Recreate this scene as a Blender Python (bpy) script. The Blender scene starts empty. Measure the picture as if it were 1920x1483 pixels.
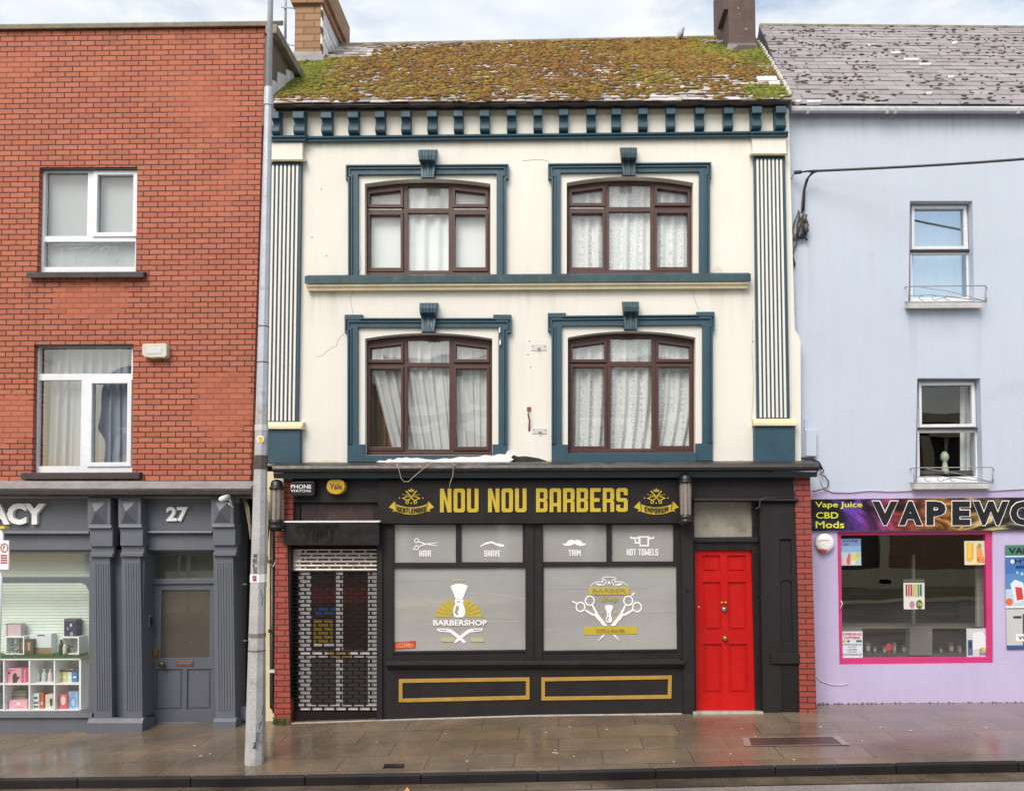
import bpy, bmesh, math, random
from mathutils import Vector, Matrix, noise
from mathutils.geometry import tessellate_polygon
random.seed(7)
PI = math.pi
# ------------------------------------------------------------------ camera model (facade measured from the picture)
W, H = 1920, 1483
F = 1600.0; XP, YP = 1020.0, 905.0
CAM = Vector((0, 0, 2.33))
R = Matrix.Rotation(.0157, 3, 'Z') @ Matrix.Rotation(PI/2 + .053, 3, 'X') @ Matrix.Rotation(-.0036, 3, 'Z')
def ray(px, py): return R @ Vector(((px-XP)/F, -(py-YP)/F, -1.0))
def U(px, py, Y):                      # the point of the plane at depth Y that the pixel looks at
    d = ray(px, py); return CAM + d*((Y-CAM.y)/d.y)
def UP(px, py, p0, n):                 # same for any plane
    d = ray(px, py); return CAM + d*((p0-CAM).dot(n)/d.dot(n))
YU, YS, YL, YB, YPH = 10.85, 10.55, 11.0, 10.9, 10.55
C = bpy.context.scene.collection
scene = bpy.context.scene

def S(r, g, b):
    f = lambda c: (c/255/12.92) if c/255 <= .04045 else ((c/255+.055)/1.055)**2.4
    return (f(r), f(g), f(b))
def A(r, g, b, k=.85): return tuple(min(.86, c*k) for c in S(r, g, b))

# ------------------------------------------------------------------ materials
def newmat(name):
    m = bpy.data.materials.new(name); m.use_nodes = True
    nt = m.node_tree; b = nt.nodes['Principled BSDF']; return m, nt, b
def N(nt, t, **kw):
    n = nt.nodes.new(t)
    for k, v in kw.items():
        if k in n.inputs: n.inputs[k].default_value = v
        else: setattr(n, k, v)
    return n
def L(nt, a, b): nt.links.new(a, b)
def ramp(nt, fac, stops):
    r = nt.nodes.new('ShaderNodeValToRGB'); e = r.color_ramp.elements
    while len(e) < len(stops): e.new(.5)
    for q, (p, c) in zip(e, stops):
        q.position = p; q.color = (c[0], c[1], c[2], 1) if isinstance(c, (tuple, list)) else (c, c, c, 1)
    L(nt, fac, r.inputs[0]); return r.outputs[0]
def mix(nt, fac, a, b, mode='MIX'):
    m = nt.nodes.new('ShaderNodeMix'); m.data_type = 'RGBA'; m.blend_type = mode
    for v, i in ((fac, 0), (a, 6), (b, 7)):
        if hasattr(v, 'links'): L(nt, v, m.inputs[i])
        elif isinstance(v, (tuple, list)): m.inputs[i].default_value = (v[0], v[1], v[2], 1)
        else: m.inputs[i].default_value = v if i == 0 else (v, v, v, 1)
    return m.outputs[2]
def coords(nt, sx=1, sy=1, sz=1):
    t = nt.nodes.new('ShaderNodeTexCoord'); mp = nt.nodes.new('ShaderNodeMapping')
    mp.inputs['Scale'].default_value = (sx, sy, sz); L(nt, t.outputs['Object'], mp.inputs[0]); return mp.outputs[0]
def noi(nt, scale, detail=6, rough=.6, vec=None, s=(1, 1, 1)):
    n = N(nt, 'ShaderNodeTexNoise', Scale=scale, Detail=detail, Roughness=rough)
    L(nt, vec if vec else coords(nt, *s), n.inputs['Vector']); return n.outputs[0]
def mat(name, col, rough=.6, var=.12, vs=1.6, fine=.08, fs=60, bump=.15, bs=90, metal=0, spec=.5, coat=0, streak=0, stain=None, stain_at=(.62, .78), stain_scale=2.2, island=0, runs=(), run_col=(.2, .18, .15)):
    m, nt, b = newmat(name)
    c = col
    n1 = ramp(nt, noi(nt, vs), [(.3, 1-var), (.7, 1+var*.5)]); c = mix(nt, 1, c, n1, 'MULTIPLY')
    if fine: c = mix(nt, 1, c, ramp(nt, noi(nt, fs, 3), [(.3, 1-fine), (.7, 1+fine*.6)]), 'MULTIPLY')
    if streak: c = mix(nt, 1, c, ramp(nt, noi(nt, 3, 5, s=(3, 3, .25)), [(.42, 1.0), (.72, 1-streak)]), 'MULTIPLY')
    if island:
        g = nt.nodes.new('ShaderNodeNewGeometry')
        c = mix(nt, 1, c, ramp(nt, g.outputs['Random Per Island'], [(0, 1-island), (.9, 1+island*.6), (1, 1+island*1.2)]), 'MULTIPLY')
    if stain: c = mix(nt, ramp(nt, noi(nt, stain_scale, 8, .7), [(stain_at[0], 0), (stain_at[1], 1)]), c, stain)
    if runs: c = dirt_runs(nt, c, runs, run_col)
    L(nt, c, b.inputs['Base Color'])
    L(nt, ramp(nt, noi(nt, vs*3), [(.3, max(.02, rough-.12)), (.7, min(1, rough+.1))]), b.inputs['Roughness'])
    b.inputs['Metallic'].default_value = metal; b.inputs['Specular IOR Level'].default_value = spec
    b.inputs['Coat Weight'].default_value = coat; b.inputs['Coat Roughness'].default_value = .05
    if bump:
        bp = N(nt, 'ShaderNodeBump', Strength=bump, Distance=.01); L(nt, noi(nt, bs, 4), bp.inputs['Height']); L(nt, bp.outputs[0], b.inputs['Normal'])
    return m
def dirt_runs(nt, c, runs, col):       # water stains that run down from sills, gutters and ledges
    sp = nt.nodes.new('ShaderNodeSeparateXYZ'); L(nt, coords(nt), sp.inputs[0]); st = ramp(nt, noi(nt, 1, 4, .6, s=(11, 11, .5)), [(.46, .12), (.66, 1)])
    tot = None
    def mr(o, a, b_):
        n = N(nt, 'ShaderNodeMapRange'); n.inputs[1].default_value = a; n.inputs[2].default_value = b_; L(nt, o, n.inputs[0]); return n.outputs[0]
    def mul(p, q): n = N(nt, 'ShaderNodeMath', operation='MULTIPLY'); L(nt, p, n.inputs[0]); (L(nt, q, n.inputs[1]) if hasattr(q, 'links') else setattr(n.inputs[1], 'default_value', q)); return n.outputs[0]
    for px0, px1, py, ln, Y, k in runs:
        a, b_ = U(px0, py, Y), U(px1, py, Y); z = (a.z+b_.z)/2
        f = mul(mul(mul(mr(sp.outputs[0], a.x, a.x+.06), mr(sp.outputs[0], b_.x, b_.x-.06)), mul(mr(sp.outputs[2], z-ln, z), mr(sp.outputs[2], z+.02, z))), k)
        tot = f if tot is None else mix(nt, 1, tot, f, 'LIGHTEN')
    return mix(nt, mul(tot, st), c, col)
def brickmat(name, c1, c2, mortar, bw, bh, ms, fade=None, rough=.75, zoff=0, fades=(), runs=()):
    m, nt, b = newmat(name)
    t = nt.nodes.new('ShaderNodeTexCoord'); sp = nt.nodes.new('ShaderNodeSeparateXYZ'); L(nt, t.outputs['Object'], sp.inputs[0])
    ad = N(nt, 'ShaderNodeMath', operation='ADD'); L(nt, sp.outputs[0], ad.inputs[0]); L(nt, sp.outputs[1], ad.inputs[1])
    az = N(nt, 'ShaderNodeMath', operation='ADD'); L(nt, sp.outputs[2], az.inputs[0]); az.inputs[1].default_value = zoff
    cb = nt.nodes.new('ShaderNodeCombineXYZ'); L(nt, ad.outputs[0], cb.inputs[0]); L(nt, az.outputs[0], cb.inputs[1])
    w = N(nt, 'ShaderNodeTexNoise', Scale=9.0, Detail=3.0); L(nt, t.outputs['Object'], w.inputs['Vector'])
    vm = N(nt, 'ShaderNodeVectorMath', operation='SCALE'); vm.inputs[3].default_value = .014; L(nt, w.outputs[1], vm.inputs[0])
    va = N(nt, 'ShaderNodeVectorMath', operation='ADD'); L(nt, cb.outputs[0], va.inputs[0]); L(nt, vm.outputs[0], va.inputs[1])
    br = nt.nodes.new('ShaderNodeTexBrick'); L(nt, va.outputs[0], br.inputs['Vector'])
    for k, v in (('Scale', 1), ('Brick Width', bw), ('Row Height', bh), ('Mortar Size', ms), ('Mortar Smooth', .25), ('Bias', 0)): br.inputs[k].default_value = v
    br.inputs['Color1'].default_value = (*c1, 1); br.inputs['Color2'].default_value = (*c2, 1)
    mo = mortar
    if fade:
        fc = ramp(nt, noi(nt, .55, 4), [(.58, 0), (.7, 1)])
        for fx, fy, rx, rz in fades:     # patches that were repointed in a brick coloured mortar
            q = U(fx, fy, YB); mp = nt.nodes.new('ShaderNodeMapping'); mp.vector_type = 'TEXTURE'; mp.inputs['Location'].default_value = (q.x, q.y, q.z); mp.inputs['Scale'].default_value = (rx, 9, rz); L(nt, t.outputs['Object'], mp.inputs[0])
            ln = N(nt, 'ShaderNodeVectorMath', operation='LENGTH'); L(nt, mp.outputs[0], ln.inputs[0]); ad2 = N(nt, 'ShaderNodeMath', operation='MULTIPLY_ADD'); L(nt, noi(nt, 3, 4), ad2.inputs[0]); ad2.inputs[1].default_value = .9; L(nt, ln.outputs['Value'], ad2.inputs[2])
            fc = mix(nt, 1, fc, ramp(nt, ad2.outputs[0], [(.95, .95), (1.35, 0)]), 'LIGHTEN')
        mo = mix(nt, fc, mortar, fade)
        L(nt, mo, br.inputs['Mortar'])
    else: br.inputs['Mortar'].default_value = (*mortar, 1)
    c = mix(nt, 1, br.outputs[0], ramp(nt, noi(nt, 1.1, 6), [(.3, .92), (.7, 1.05)]), 'MULTIPLY')
    c = mix(nt, 1, c, ramp(nt, noi(nt, 45, 4), [(.3, .86), (.7, 1.08)]), 'MULTIPLY')
    c = mix(nt, ramp(nt, noi(nt, 1.7, 9, .75, s=(1, 1, .6)), [(.66, 0), (.86, .35)]), c, S(205, 150, 135))
    if runs: c = dirt_runs(nt, c, runs, A(70, 48, 42))
    L(nt, c, b.inputs['Base Color']); b.inputs['Roughness'].default_value = rough
    b1 = N(nt, 'ShaderNodeBump', Strength=.9, Distance=.012, invert=True); L(nt, br.outputs[1], b1.inputs['Height'])
    b2 = N(nt, 'ShaderNodeBump', Strength=.25, Distance=.006); L(nt, noi(nt, 120, 4), b2.inputs['Height']); L(nt, b1.outputs[0], b2.inputs['Normal'])
    L(nt, b2.outputs[0], b.inputs['Normal']); return m
def glassmat(name, tint=.92, refl=1.0, wob=.0):
    m, nt, b = newmat(name); nt.nodes.remove(b); out = nt.nodes['Material Output']
    tr = N(nt, 'ShaderNodeBsdfTransparent'); tr.inputs[0].default_value = (tint*.97, tint, tint*.99, 1)
    gl = N(nt, 'ShaderNodeBsdfGlossy', Roughness=.005); gl.inputs[0].default_value = (.72, .87, 1, 1) if refl > 6 else (1, 1, 1, 1)  # strong reflectors get a blue tint: mirrored sky blue put into the colour
    lw = N(nt, 'ShaderNodeLayerWeight', Blend=.5); pw = N(nt, 'ShaderNodeMath', operation='POWER'); L(nt, lw.outputs['Facing'], pw.inputs[0]); pw.inputs[1].default_value = 5
    mu = N(nt, 'ShaderNodeMath', operation='MULTIPLY_ADD'); mu.inputs[1].default_value = .8; mu.inputs[2].default_value = .05*refl      # Schlick, the same from both sides of the pane
    L(nt, pw.outputs[0], mu.inputs[0])
    if wob:
        bp = N(nt, 'ShaderNodeBump', Strength=wob, Distance=.05); L(nt, noi(nt, 1.6, 1), bp.inputs['Height']); L(nt, bp.outputs[0], gl.inputs['Normal'])
    mx = nt.nodes.new('ShaderNodeMixShader'); L(nt, mu.outputs[0], mx.inputs[0]); L(nt, tr.outputs[0], mx.inputs[1]); L(nt, gl.outputs[0], mx.inputs[2])
    L(nt, mx.outputs[0], out.inputs[0]); return m
def clothmat(name, col, alpha=.2, lace=0):
    m, nt, b = newmat(name); nt.nodes.remove(b); out = nt.nodes['Material Output']
    df = nt.nodes.new('ShaderNodeBsdfDiffuse'); df.inputs[0].default_value = (*col, 1)
    tl = nt.nodes.new('ShaderNodeBsdfTranslucent'); tl.inputs[0].default_value = (*col, 1)
    tr = nt.nodes.new('ShaderNodeBsdfTransparent')
    m1 = nt.nodes.new('ShaderNodeMixShader'); m1.inputs[0].default_value = .1; L(nt, df.outputs[0], m1.inputs[1]); L(nt, tl.outputs[0], m1.inputs[2])
    m2 = nt.nodes.new('ShaderNodeMixShader'); m2.inputs[0].default_value = alpha; L(nt, m1.outputs[0], m2.inputs[1]); L(nt, tr.outputs[0], m2.inputs[2])
    if lace:
        def cell(sx, sz, off):         # columns of little rosettes with open eyes
            v = nt.nodes.new('ShaderNodeTexVoronoi'); v.feature = 'F1'; v.inputs['Scale'].default_value = 1; v.inputs['Randomness'].default_value = .35
            mp = nt.nodes.new('ShaderNodeMapping'); mp.inputs['Scale'].default_value = (sx, 0, sz); mp.inputs['Location'].default_value = (off, 0, 0); t = nt.nodes.new('ShaderNodeTexCoord'); L(nt, t.outputs['Object'], mp.inputs[0]); L(nt, mp.outputs[0], v.inputs['Vector'])
            return ramp(nt, v.outputs['Distance'], [(.16, .02), (.24, .03), (.3, .34), (.37, .3), (.43, .03)])
        wv = N(nt, 'ShaderNodeTexWave', Scale=2.4, Distortion=.3); wv.bands_direction = 'X'; L(nt, coords(nt), wv.inputs['Vector'])
        f = mix(nt, ramp(nt, wv.outputs[1], [(.45, 0), (.6, 1)]), alpha, cell(11, 13, .2))
        f2 = mix(nt, ramp(nt, noi(nt, 30, 3), [(.58, 0), (.68, .5)]), f, .4)
        L(nt, f2, m2.inputs[0])
    L(nt, m2.outputs[0], out.inputs[0]); return m

M = {}
M['cream'] = mat('cream_render', A(242, 240, 231), .7, .05, .7, .035, 40, .22, 60, streak=.04, runs=((571, 660, 546, .5, YU, .3), (930, 1060, 546, .45, YU, .22), (1320, 1408, 541, .5, YU, .3), (505, 1475, 262, .3, YU, .22), (560, 652, 868, -.35, YU, .0), (955, 1030, 640, 1.0, YU, .14)), run_col=A(150, 138, 112), stain=A(205, 192, 160), stain_at=(.68, .9))
M['cream_dirty'] = mat('cream_moulding', A(238, 226, 188), .65, .12, 3, .06, 40, .12, streak=.12)
M['teal'] = mat('teal_paint', A(46, 82, 98), .5, .16, 3, .12, 50, .12, stain=A(92, 116, 118), stain_at=(.6, .85), stain_scale=9)
M['teal_moss'] = mat('teal_paint_mossy', A(50, 82, 90), .6, .3, 3, .25, 40, .2, stain=A(104, 112, 48), stain_at=(.57, .7), stain_scale=11)
M['teal_dark'] = mat('teal_board', A(38, 62, 72), .45, .16, 3, .12, 50, .12)
M['black'] = mat('black_shop_paint', A(41, 37, 40), .55, .2, 2.5, .18, 45, .18, spec=.35, streak=.2, stain=A(64, 60, 61), stain_at=(.64, .85), stain_scale=5)
M['black_gloss'] = mat('black_gloss_paint', A(34, 31, 33), .35, .14, 4, .12, 60, .1)
M['sign_black'] = mat('sign_black', A(41, 37, 38), .45, .1, 2, .08, 70, .04, spec=.3)
M['gutter_black'] = mat('black_gutter', A(50, 44, 42), .4, .3, 5, .25, 40, .2, stain=A(96, 88, 80), stain_at=(.56, .8), stain_scale=7)
M['gold'] = mat('gold_paint', A(212, 186, 62), .42, .08, 6, .06, 80, .05)
M['gold_line'] = mat('gold_trim_paint', A(190, 152, 68), .4, .16, 8, .1, 80, .1)
M['brown'] = mat('brown_window_frame', A(84, 52, 46), .42, .2, 5, .15, 60, .15, stain=A(140, 108, 96), stain_at=(.72, .9), stain_scale=16)
M['white_upvc'] = mat('white_plastic_frame', A(238, 241, 246), .32, .05, 4, .02, 60, .03, streak=.08)
M['offwhite'] = mat('offwhite_frame', A(222, 221, 220), .4, .1, 4, .06, 50, .06, streak=.15)
M['sill_dark'] = mat('dark_sill', A(62, 54, 54), .6, .2, 4, .2, 40, .25, stain=A(110, 104, 100), stain_at=(.62, .85), stain_scale=9)
M['coping'] = mat('concrete_coping', A(150, 143, 126), .85, .25, 3, .2, 40, .4, stain=A(95, 92, 74), stain_at=(.5, .75), stain_scale=5)
M['render_brown'] = mat('weathered_render', A(128, 113, 100), .85, .2, 2, .15, 30, .4, streak=.3)
M['chim_brown'] = mat('chimney_render', A(104, 86, 82), .85, .22, 3, .16, 30, .5, stain=A(150, 138, 128), stain_at=(.68, .82), stain_scale=7)
M['lead'] = mat('lead_flashing', A(160, 158, 158), .6, .25, 5, .15, 30, .3, metal=.2)
M['mortar_white'] = mat('white_mortar', A(236, 232, 224), .8, .3, 9, .2, 40, .5)
M['brick'] = brickmat('red_brick', A(178, 104, 76, 1), A(164, 90, 66, 1), A(70, 33, 30, 1), .196, .0705, .0075, fade=A(150, 84, 64, 1), fades=((163, 560, 1.0, .55), (430, 760, .9, .8), (20, 790, .8, .6)), runs=((45, 80, 521, .8, YB, .5), (240, 272, 521, .9, YB, .5), (35, 270, 521, .2, YB, .35), (-500, 497, 60, .35, YB, .35), (38, 80, 898, .2, YB, .4)))
M['brick_pier'] = brickmat('painted_red_brick', A(164, 76, 62, 1), A(146, 68, 56, 1), A(86, 38, 35, 1), .2, .068, .007, rough=.5)
M['brick_tan'] = brickmat('tan_chimney_brick', A(176, 138, 104), A(160, 118, 88), A(128, 104, 82), .34, .115, .012)
M['slate'] = mat('slate_grey', A(162, 156, 158), .62, .14, 2, .14, 40, .3, island=.13, stain=A(128, 114, 104), stain_at=(.56, .72), stain_scale=4.5)
M['slate_old'] = mat('slate_old', A(200, 194, 191), .65, .16, 2, .14, 40, .3, island=.45, stain=A(140, 112, 76), stain_at=(.5, .66), stain_scale=4)
M['blue_wall'] = mat('pale_blue_render', A(200, 212, 228), .75, .05, .6, .03, 30, .34, 40, streak=.03, runs=((1700, 1722, 578, 1.0, YL, .5), (1822, 1845, 578, 1.1, YL, .5), (1700, 1845, 578, .3, YL, .35), (1712, 1735, 917, .3, YL, .4), (1484, 2300, 213, .45, YL, .35), (1484, 1530, 440, 1.5, YL, .3)), run_col=A(140, 144, 156), stain=A(186, 192, 208), stain_at=(.62, .85), stain_scale=1.4)
M['lilac'] = mat('lilac_render', A(204, 192, 230), .7, .08, 1.2, .03, 30, .3, 30, streak=.06)
M['pink'] = mat('pink_frame', A(216, 62, 128), .4, .1, 3, .08, 50, .08)
M['red_door'] = mat('red_door_paint', A(192, 24, 22, 1), .36, .18, 1.3, .08, 60, .06, spec=.3, streak=.12, stain=A(120, 30, 28), stain_at=(.66, .85), stain_scale=4)
M['grey_ph'] = mat('slate_grey_paint', A(104, 109, 119), .5, .08, 2, .06, 50, .08, streak=.08)
M['grey_ph2'] = mat('grey_door_paint', A(98, 103, 115), .4, .08, 2, .06, 50, .06)
M['chrome'] = mat('steel', A(190, 190, 192), .25, .1, 4, 0, 50, 0, metal=.9)
M['brass'] = mat('brass', A(196, 160, 70), .3, .1, 4, 0, 50, 0, metal=.8)
M['galv'] = mat('galvanised_steel', A(196, 202, 212), .45, .12, 5, .1, 50, .15, metal=.1, stain=A(120, 116, 110), stain_at=(.58, .76), stain_scale=6)
M['galv_dark'] = mat('dark_tape_residue', A(92, 84, 80), .7, .35, 18, .25, 40, .2)
M['white'] = mat('white_paint', A(250, 251, 250, 1), .45, .05, 4, .03, 60, .03)
M['white_vinyl'] = mat('white_vinyl', A(250, 252, 254, 1), .4, .0, 4, 0, 60, 0)
M['yellow_vinyl'] = mat('yellow_vinyl', A(204, 182, 66), .4, .08, 12, .03, 60, 0)
M['letter_white'] = mat('white_letter', A(248, 249, 250, 1), .35, .02, 4, 0, 60, 0)
M['film'] = mat('frosted_window_film', A(178, 178, 176), .35, .16, .7, .03, 30, .02, coat=.9, spec=.3)
M['film'].node_tree.nodes['Principled BSDF'].inputs['Coat IOR'].default_value = 2.3
M['pipe_black'] = mat('black_pipe', A(40, 38, 38), .4, .2, 5, .1, 50, .1)
M['cable'] = mat('cable_dark', A(62, 62, 66), .6, .1, 5, .1, 50, 0)
M['cable_pale'] = mat('cable_pale', A(176, 164, 136), .6, .1, 5, .1, 50, 0)
M['concrete'] = mat('pale_concrete', A(196, 190, 178), .7, .15, 4, .12, 40, .3, stain=A(140, 132, 112), stain_at=(.5, .75), stain_scale=6)
M['moss_grey'] = mat('moss_grey', A(112, 96, 82), .95, .25, 5, .25, 60, .6, island=.35)
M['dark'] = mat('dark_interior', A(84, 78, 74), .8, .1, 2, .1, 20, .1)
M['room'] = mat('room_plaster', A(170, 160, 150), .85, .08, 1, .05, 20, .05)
M['shutter_dark'] = mat('dark_shutter', A(38, 31, 31), .75, .15, 6, .1, 50, .06, spec=.15)
M['shutter_metal'] = mat('shutter_metal', A(206, 200, 192), .35, .12, 9, .08, 60, .06, metal=.2, stain=A(120, 112, 108), stain_at=(.55, .75), stain_scale=12)
M['wood_brown'] = mat('brown_wood', A(150, 120, 88), .6, .2, 4, .1, 30, .1)
M['glass'] = glassmat('window_glass', .98, 1.6, .05)
M['glass_sky'] = glassmat('sky_tinted_window_glass', .8, 9, .02)
M['glass_old'] = glassmat('rippled_window_glass', .97, 2.6, .1)
M['glass_shop'] = glassmat('shop_glass', .98, 1.5, .02)
M['glass_vape'] = glassmat('large_shop_pane', .97, 3.0, .03)
M['net'] = clothmat('net_curtain', A(238, 240, 255, 1), .22)
M['net_grey'] = clothmat('grey_net_curtain', A(196, 204, 220, 1), .45)
M['net_plain'] = clothmat('sheet_curtain', A(236, 240, 255, 1), .02)
M['lace'] = clothmat('lace_curtain', A(238, 240, 255, 1), .08, lace=1)
M['grass'] = mat('artificial_grass', A(70, 118, 44), .8, .3, 12, .3, 90, .6)
def solid(r, g, b, rough=.5, name=None):
    k = 'c_%d_%d_%d' % (r, g, b)
    if k not in M: M[k] = mat(name or 'paint_%02x%02x%02x' % (r, g, b), A(r, g, b, .92), rough, .05, 6, .03, 50, .02)
    return M[k]

# ------------------------------------------------------------------ mesh builder
class MB:
    def __init__(s): s.v = []; s.f = []; s.fm = []; s.sm = []; s.mats = []; s.k = 0
    def mi(s, m):
        if isinstance(m, str): m = M[m]
        if m not in s.mats: s.mats.append(m)
        return s.mats.index(m)
    def add(s, vs, fs, m, smooth=False):
        o = len(s.v); s.v += [tuple(v) for v in vs]; i = s.mi(m)
        for f in fs: s.f.append(tuple(o+q for q in f)); s.fm.append(i); s.sm.append(smooth)
        return s
    def prism_w(s, loops, yf, yb, m):      # loops of (x,z) world points; first is the outline, the rest are holes
        P = [p for l in loops for p in l]; n = len(P)
        vs = [(x, yf, z) for x, z in P] + [(x, yb, z) for x, z in P]
        if len(loops) == 1 and n <= 4: tris = [tuple(range(n))]
        else: tris = [tuple(t) for t in tessellate_polygon([[Vector((x, z, 0)) for x, z in l] for l in loops])]
        fs = list(tris) + [tuple(n+i for i in reversed(t)) for t in tris]; o = 0
        for l in loops:
            k = len(l)
            for i in range(k):
                j = (i+1) % k; fs.append((o+i, o+j, n+o+j, n+o+i))
            o += k
        return s.add(vs, fs, m)
    def prism(s, poly, yf, yb, m, holes=()):
        w = lambda l: [(p.x, p.z) for p in (U(x, y, yf) for x, y in l)]
        return s.prism_w([w(poly)] + [w(h) for h in holes], yf, yb, m)
    def leaf(s, poly, y, m):          # one thin pane
        return s.add([U(a, b, y) for a, b in poly], [tuple(range(len(poly)))], m)
    def box(s, x0, y0, x1, y1, yf, yb, m, dy=0):
        return s.prism([(x0, y0), (x1, y0+dy), (x1, y1+dy), (x0, y1)], yf, yb, m)
    def ring(s, x0, y0, x1, y1, t, yf, yb, m, dy=0, tb=None):
        tb = tb or t
        return s.prism([(x0, y0), (x1, y0+dy), (x1, y1+dy), (x0, y1)], yf, yb, m,
                       [[(x0+t, y0+t), (x1-t, y0+t+dy), (x1-t, y1-tb+dy), (x0+t, y1-tb)]])
    def flat(s, poly, y, m, holes=()): s.k += 1; return s.prism(poly, y-.0003*(1+s.k % 25), y+.004, m, holes)   # thin vinyl, each piece a hair prouder
    def profile(s, x0, x1, pts, m, dy=0, smooth=False):   # (py, Y[, x0, x1]) outline in the Y-Z plane swept along X
        a, b = [], []; ys = [p[1] for p in pts]; yr = min(ys); pm = sum(p[0] for p in pts)/len(pts)
        XA, XB = U(x0, pm, yr).x, U(x1, pm+dy, yr).x
        for p in pts:
            q0, q1 = (U(p[2], p[0], yr).x, U(p[3], p[0]+dy, yr).x) if len(p) > 2 else (XA, XB)
            a.append((q0, p[1], U(x0, p[0], p[1]).z)); b.append((q1, p[1], U(x1, p[0]+dy, p[1]).z))
        n = len(pts); fs = [tuple(range(n)), tuple(range(2*n-1, n-1, -1))] + [(i, n+i, n+(i+1) % n, (i+1) % n) for i in range(n)]
        return s.add(a+b, fs, m, smooth)
    def wbox(s, x0, x1, y0, y1, z0, z1, m):
        vs = [(x, y, z) for x in (x0, x1) for y in (y0, y1) for z in (z0, z1)]
        return s.add(vs, [(0, 1, 3, 2), (4, 6, 7, 5), (0, 4, 5, 1), (2, 3, 7, 6), (0, 2, 6, 4), (1, 5, 7, 3)], m)
    def tube(s, pts, r, m, n=8, cap=True):
        pts = [Vector(p) for p in pts]; vs = []; fs = []
        rr = r if isinstance(r, (list, tuple)) else [r]*len(pts)
        for i, p in enumerate(pts):
            t = (pts[min(i+1, len(pts)-1)]-pts[max(i-1, 0)]).normalized()
            u = t.cross(Vector((0, 0, 1)) if abs(t.z) < .9 else Vector((0, 1, 0))).normalized(); w = t.cross(u)
            vs += [p + (u*math.cos(2*PI*k/n) + w*math.sin(2*PI*k/n))*rr[i] for k in range(n)]
        for i in range(len(pts)-1):
            for k in range(n): fs.append((i*n+k, i*n+(k+1) % n, (i+1)*n+(k+1) % n, (i+1)*n+k))
        if cap: fs += [tuple(range(n-1, -1, -1)), tuple((len(pts)-1)*n+k for k in range(n))]
        return s.add(vs, fs, m, True)
    def lathe(s, c, prof, m, n=20, axis='Z', smooth=True):
        vs = []; fs = []
        for r, h in prof:
            for k in range(n):
                a = 2*PI*k/n
                vs.append(Vector(c) + (Vector((r*math.cos(a), r*math.sin(a), h)) if axis == 'Z' else Vector((r*math.cos(a), h, r*math.sin(a)))))
        for i in range(len(prof)-1):
            for k in range(n): fs.append((i*n+k, i*n+(k+1) % n, (i+1)*n+(k+1) % n, (i+1)*n+k))
        fs += [tuple(range(n-1, -1, -1)), tuple((len(prof)-1)*n+k for k in range(n))]
        return s.add(vs, fs, m, smooth)
    def ball(s, c, rx, ry, rz, m, n=12, k=7):
        return s.lathe_e(c, rx, ry, rz, m, n, k)
    def lathe_e(s, c, rx, ry, rz, m, n, k):
        vs = []; fs = []; c = Vector(c)
        for i in range(k+1):
            a = -PI/2 + PI*(i+.02 if i == 0 else i-.02 if i == k else i)/k
            for j in range(n): b = 2*PI*j/n; vs.append(c+Vector((rx*math.cos(a)*math.cos(b), ry*math.cos(a)*math.sin(b), rz*math.sin(a))))
        for i in range(k):
            for j in range(n): fs.append((i*n+j, i*n+(j+1) % n, (i+1)*n+(j+1) % n, (i+1)*n+j))
        fs += [tuple(range(n-1, -1, -1)), tuple(k*n+j for j in range(n))]
        return s.add(vs, fs, m, True)
    def glyphs(s, text, fn, y, m, depth=.006, gap=.1, space=.3):   # fn(u 0..1, v 0..1) -> pixel
        tot = 0; lay = []
        for ch in text:
            if ch == ' ': tot += space; continue
            w, o, h = GLY[ch]; lay.append((tot, o, h)); tot += w+gap
        tot -= gap
        for x, o, h in lay: s.prism([fn((x+a)/tot, b) for a, b in o], y, y+depth, m, [[fn((x+a)/tot, b) for a, b in q] for q in h])
        return s
    def text(s, body, x0, y0, x1, y1, y, m, bold=.0, depth=.006, dy=0, res=3, shear=0):
        cu = bpy.data.curves.new('lettering', 'FONT'); cu.body = body; cu.offset = bold; cu.extrude = .01; cu.resolution_u = res; cu.shear = shear
        ob = bpy.data.objects.new('lettering', cu); C.objects.link(ob); bpy.context.view_layer.update()
        me = bpy.data.meshes.new_from_object(ob.evaluated_get(bpy.context.evaluated_depsgraph_get()))
        vs = [v.co.copy() for v in me.vertices]; fs = [tuple(p.vertices) for p in me.polygons]
        bpy.data.objects.remove(ob); bpy.data.meshes.remove(me); bpy.data.curves.remove(cu)
        a0, a1 = min(v.x for v in vs), max(v.x for v in vs); b0, b1 = min(v.y for v in vs), max(v.y for v in vs); out = []
        for v in vs:
            u, w = (v.x-a0)/(a1-a0), (v.y-b0)/(b1-b0); p = U(x0+(x1-x0)*u, y1+(y0-y1)*w+dy*u, y); out.append((p.x, y if v.z > 0 else y+depth, p.z))
        return s.add(out, fs, m)
    def build(s, name, parent=None, bevel=0, weld=False):
        me = bpy.data.meshes.new(name); me.from_pydata(s.v, [], s.f)
        for m in s.mats: me.materials.append(m)
        me.polygons.foreach_set('material_index', s.fm); me.polygons.foreach_set('use_smooth', s.sm)
        bm = bmesh.new(); bm.from_mesh(me)
        bmesh.ops.recalc_face_normals(bm, faces=bm.faces); bm.to_mesh(me); bm.free()
        o = bpy.data.objects.new(name, me); C.objects.link(o)
        if parent is not None:
            o.parent = parent
            if parent.type == 'EMPTY': o.location = -parent.location
        if bevel:
            b = o.modifiers.new('edges', 'BEVEL'); b.width = bevel; b.segments = 2; b.limit_method = 'ANGLE'; b.angle_limit = .7
        return o
def thing(name, label, cat, at, group=None):
    o = bpy.data.objects.new(name, None); C.objects.link(o); o.location = at; o.empty_display_size = .2
    o['label'] = label; o['category'] = cat
    if group: o['group'] = group
    return o
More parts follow.
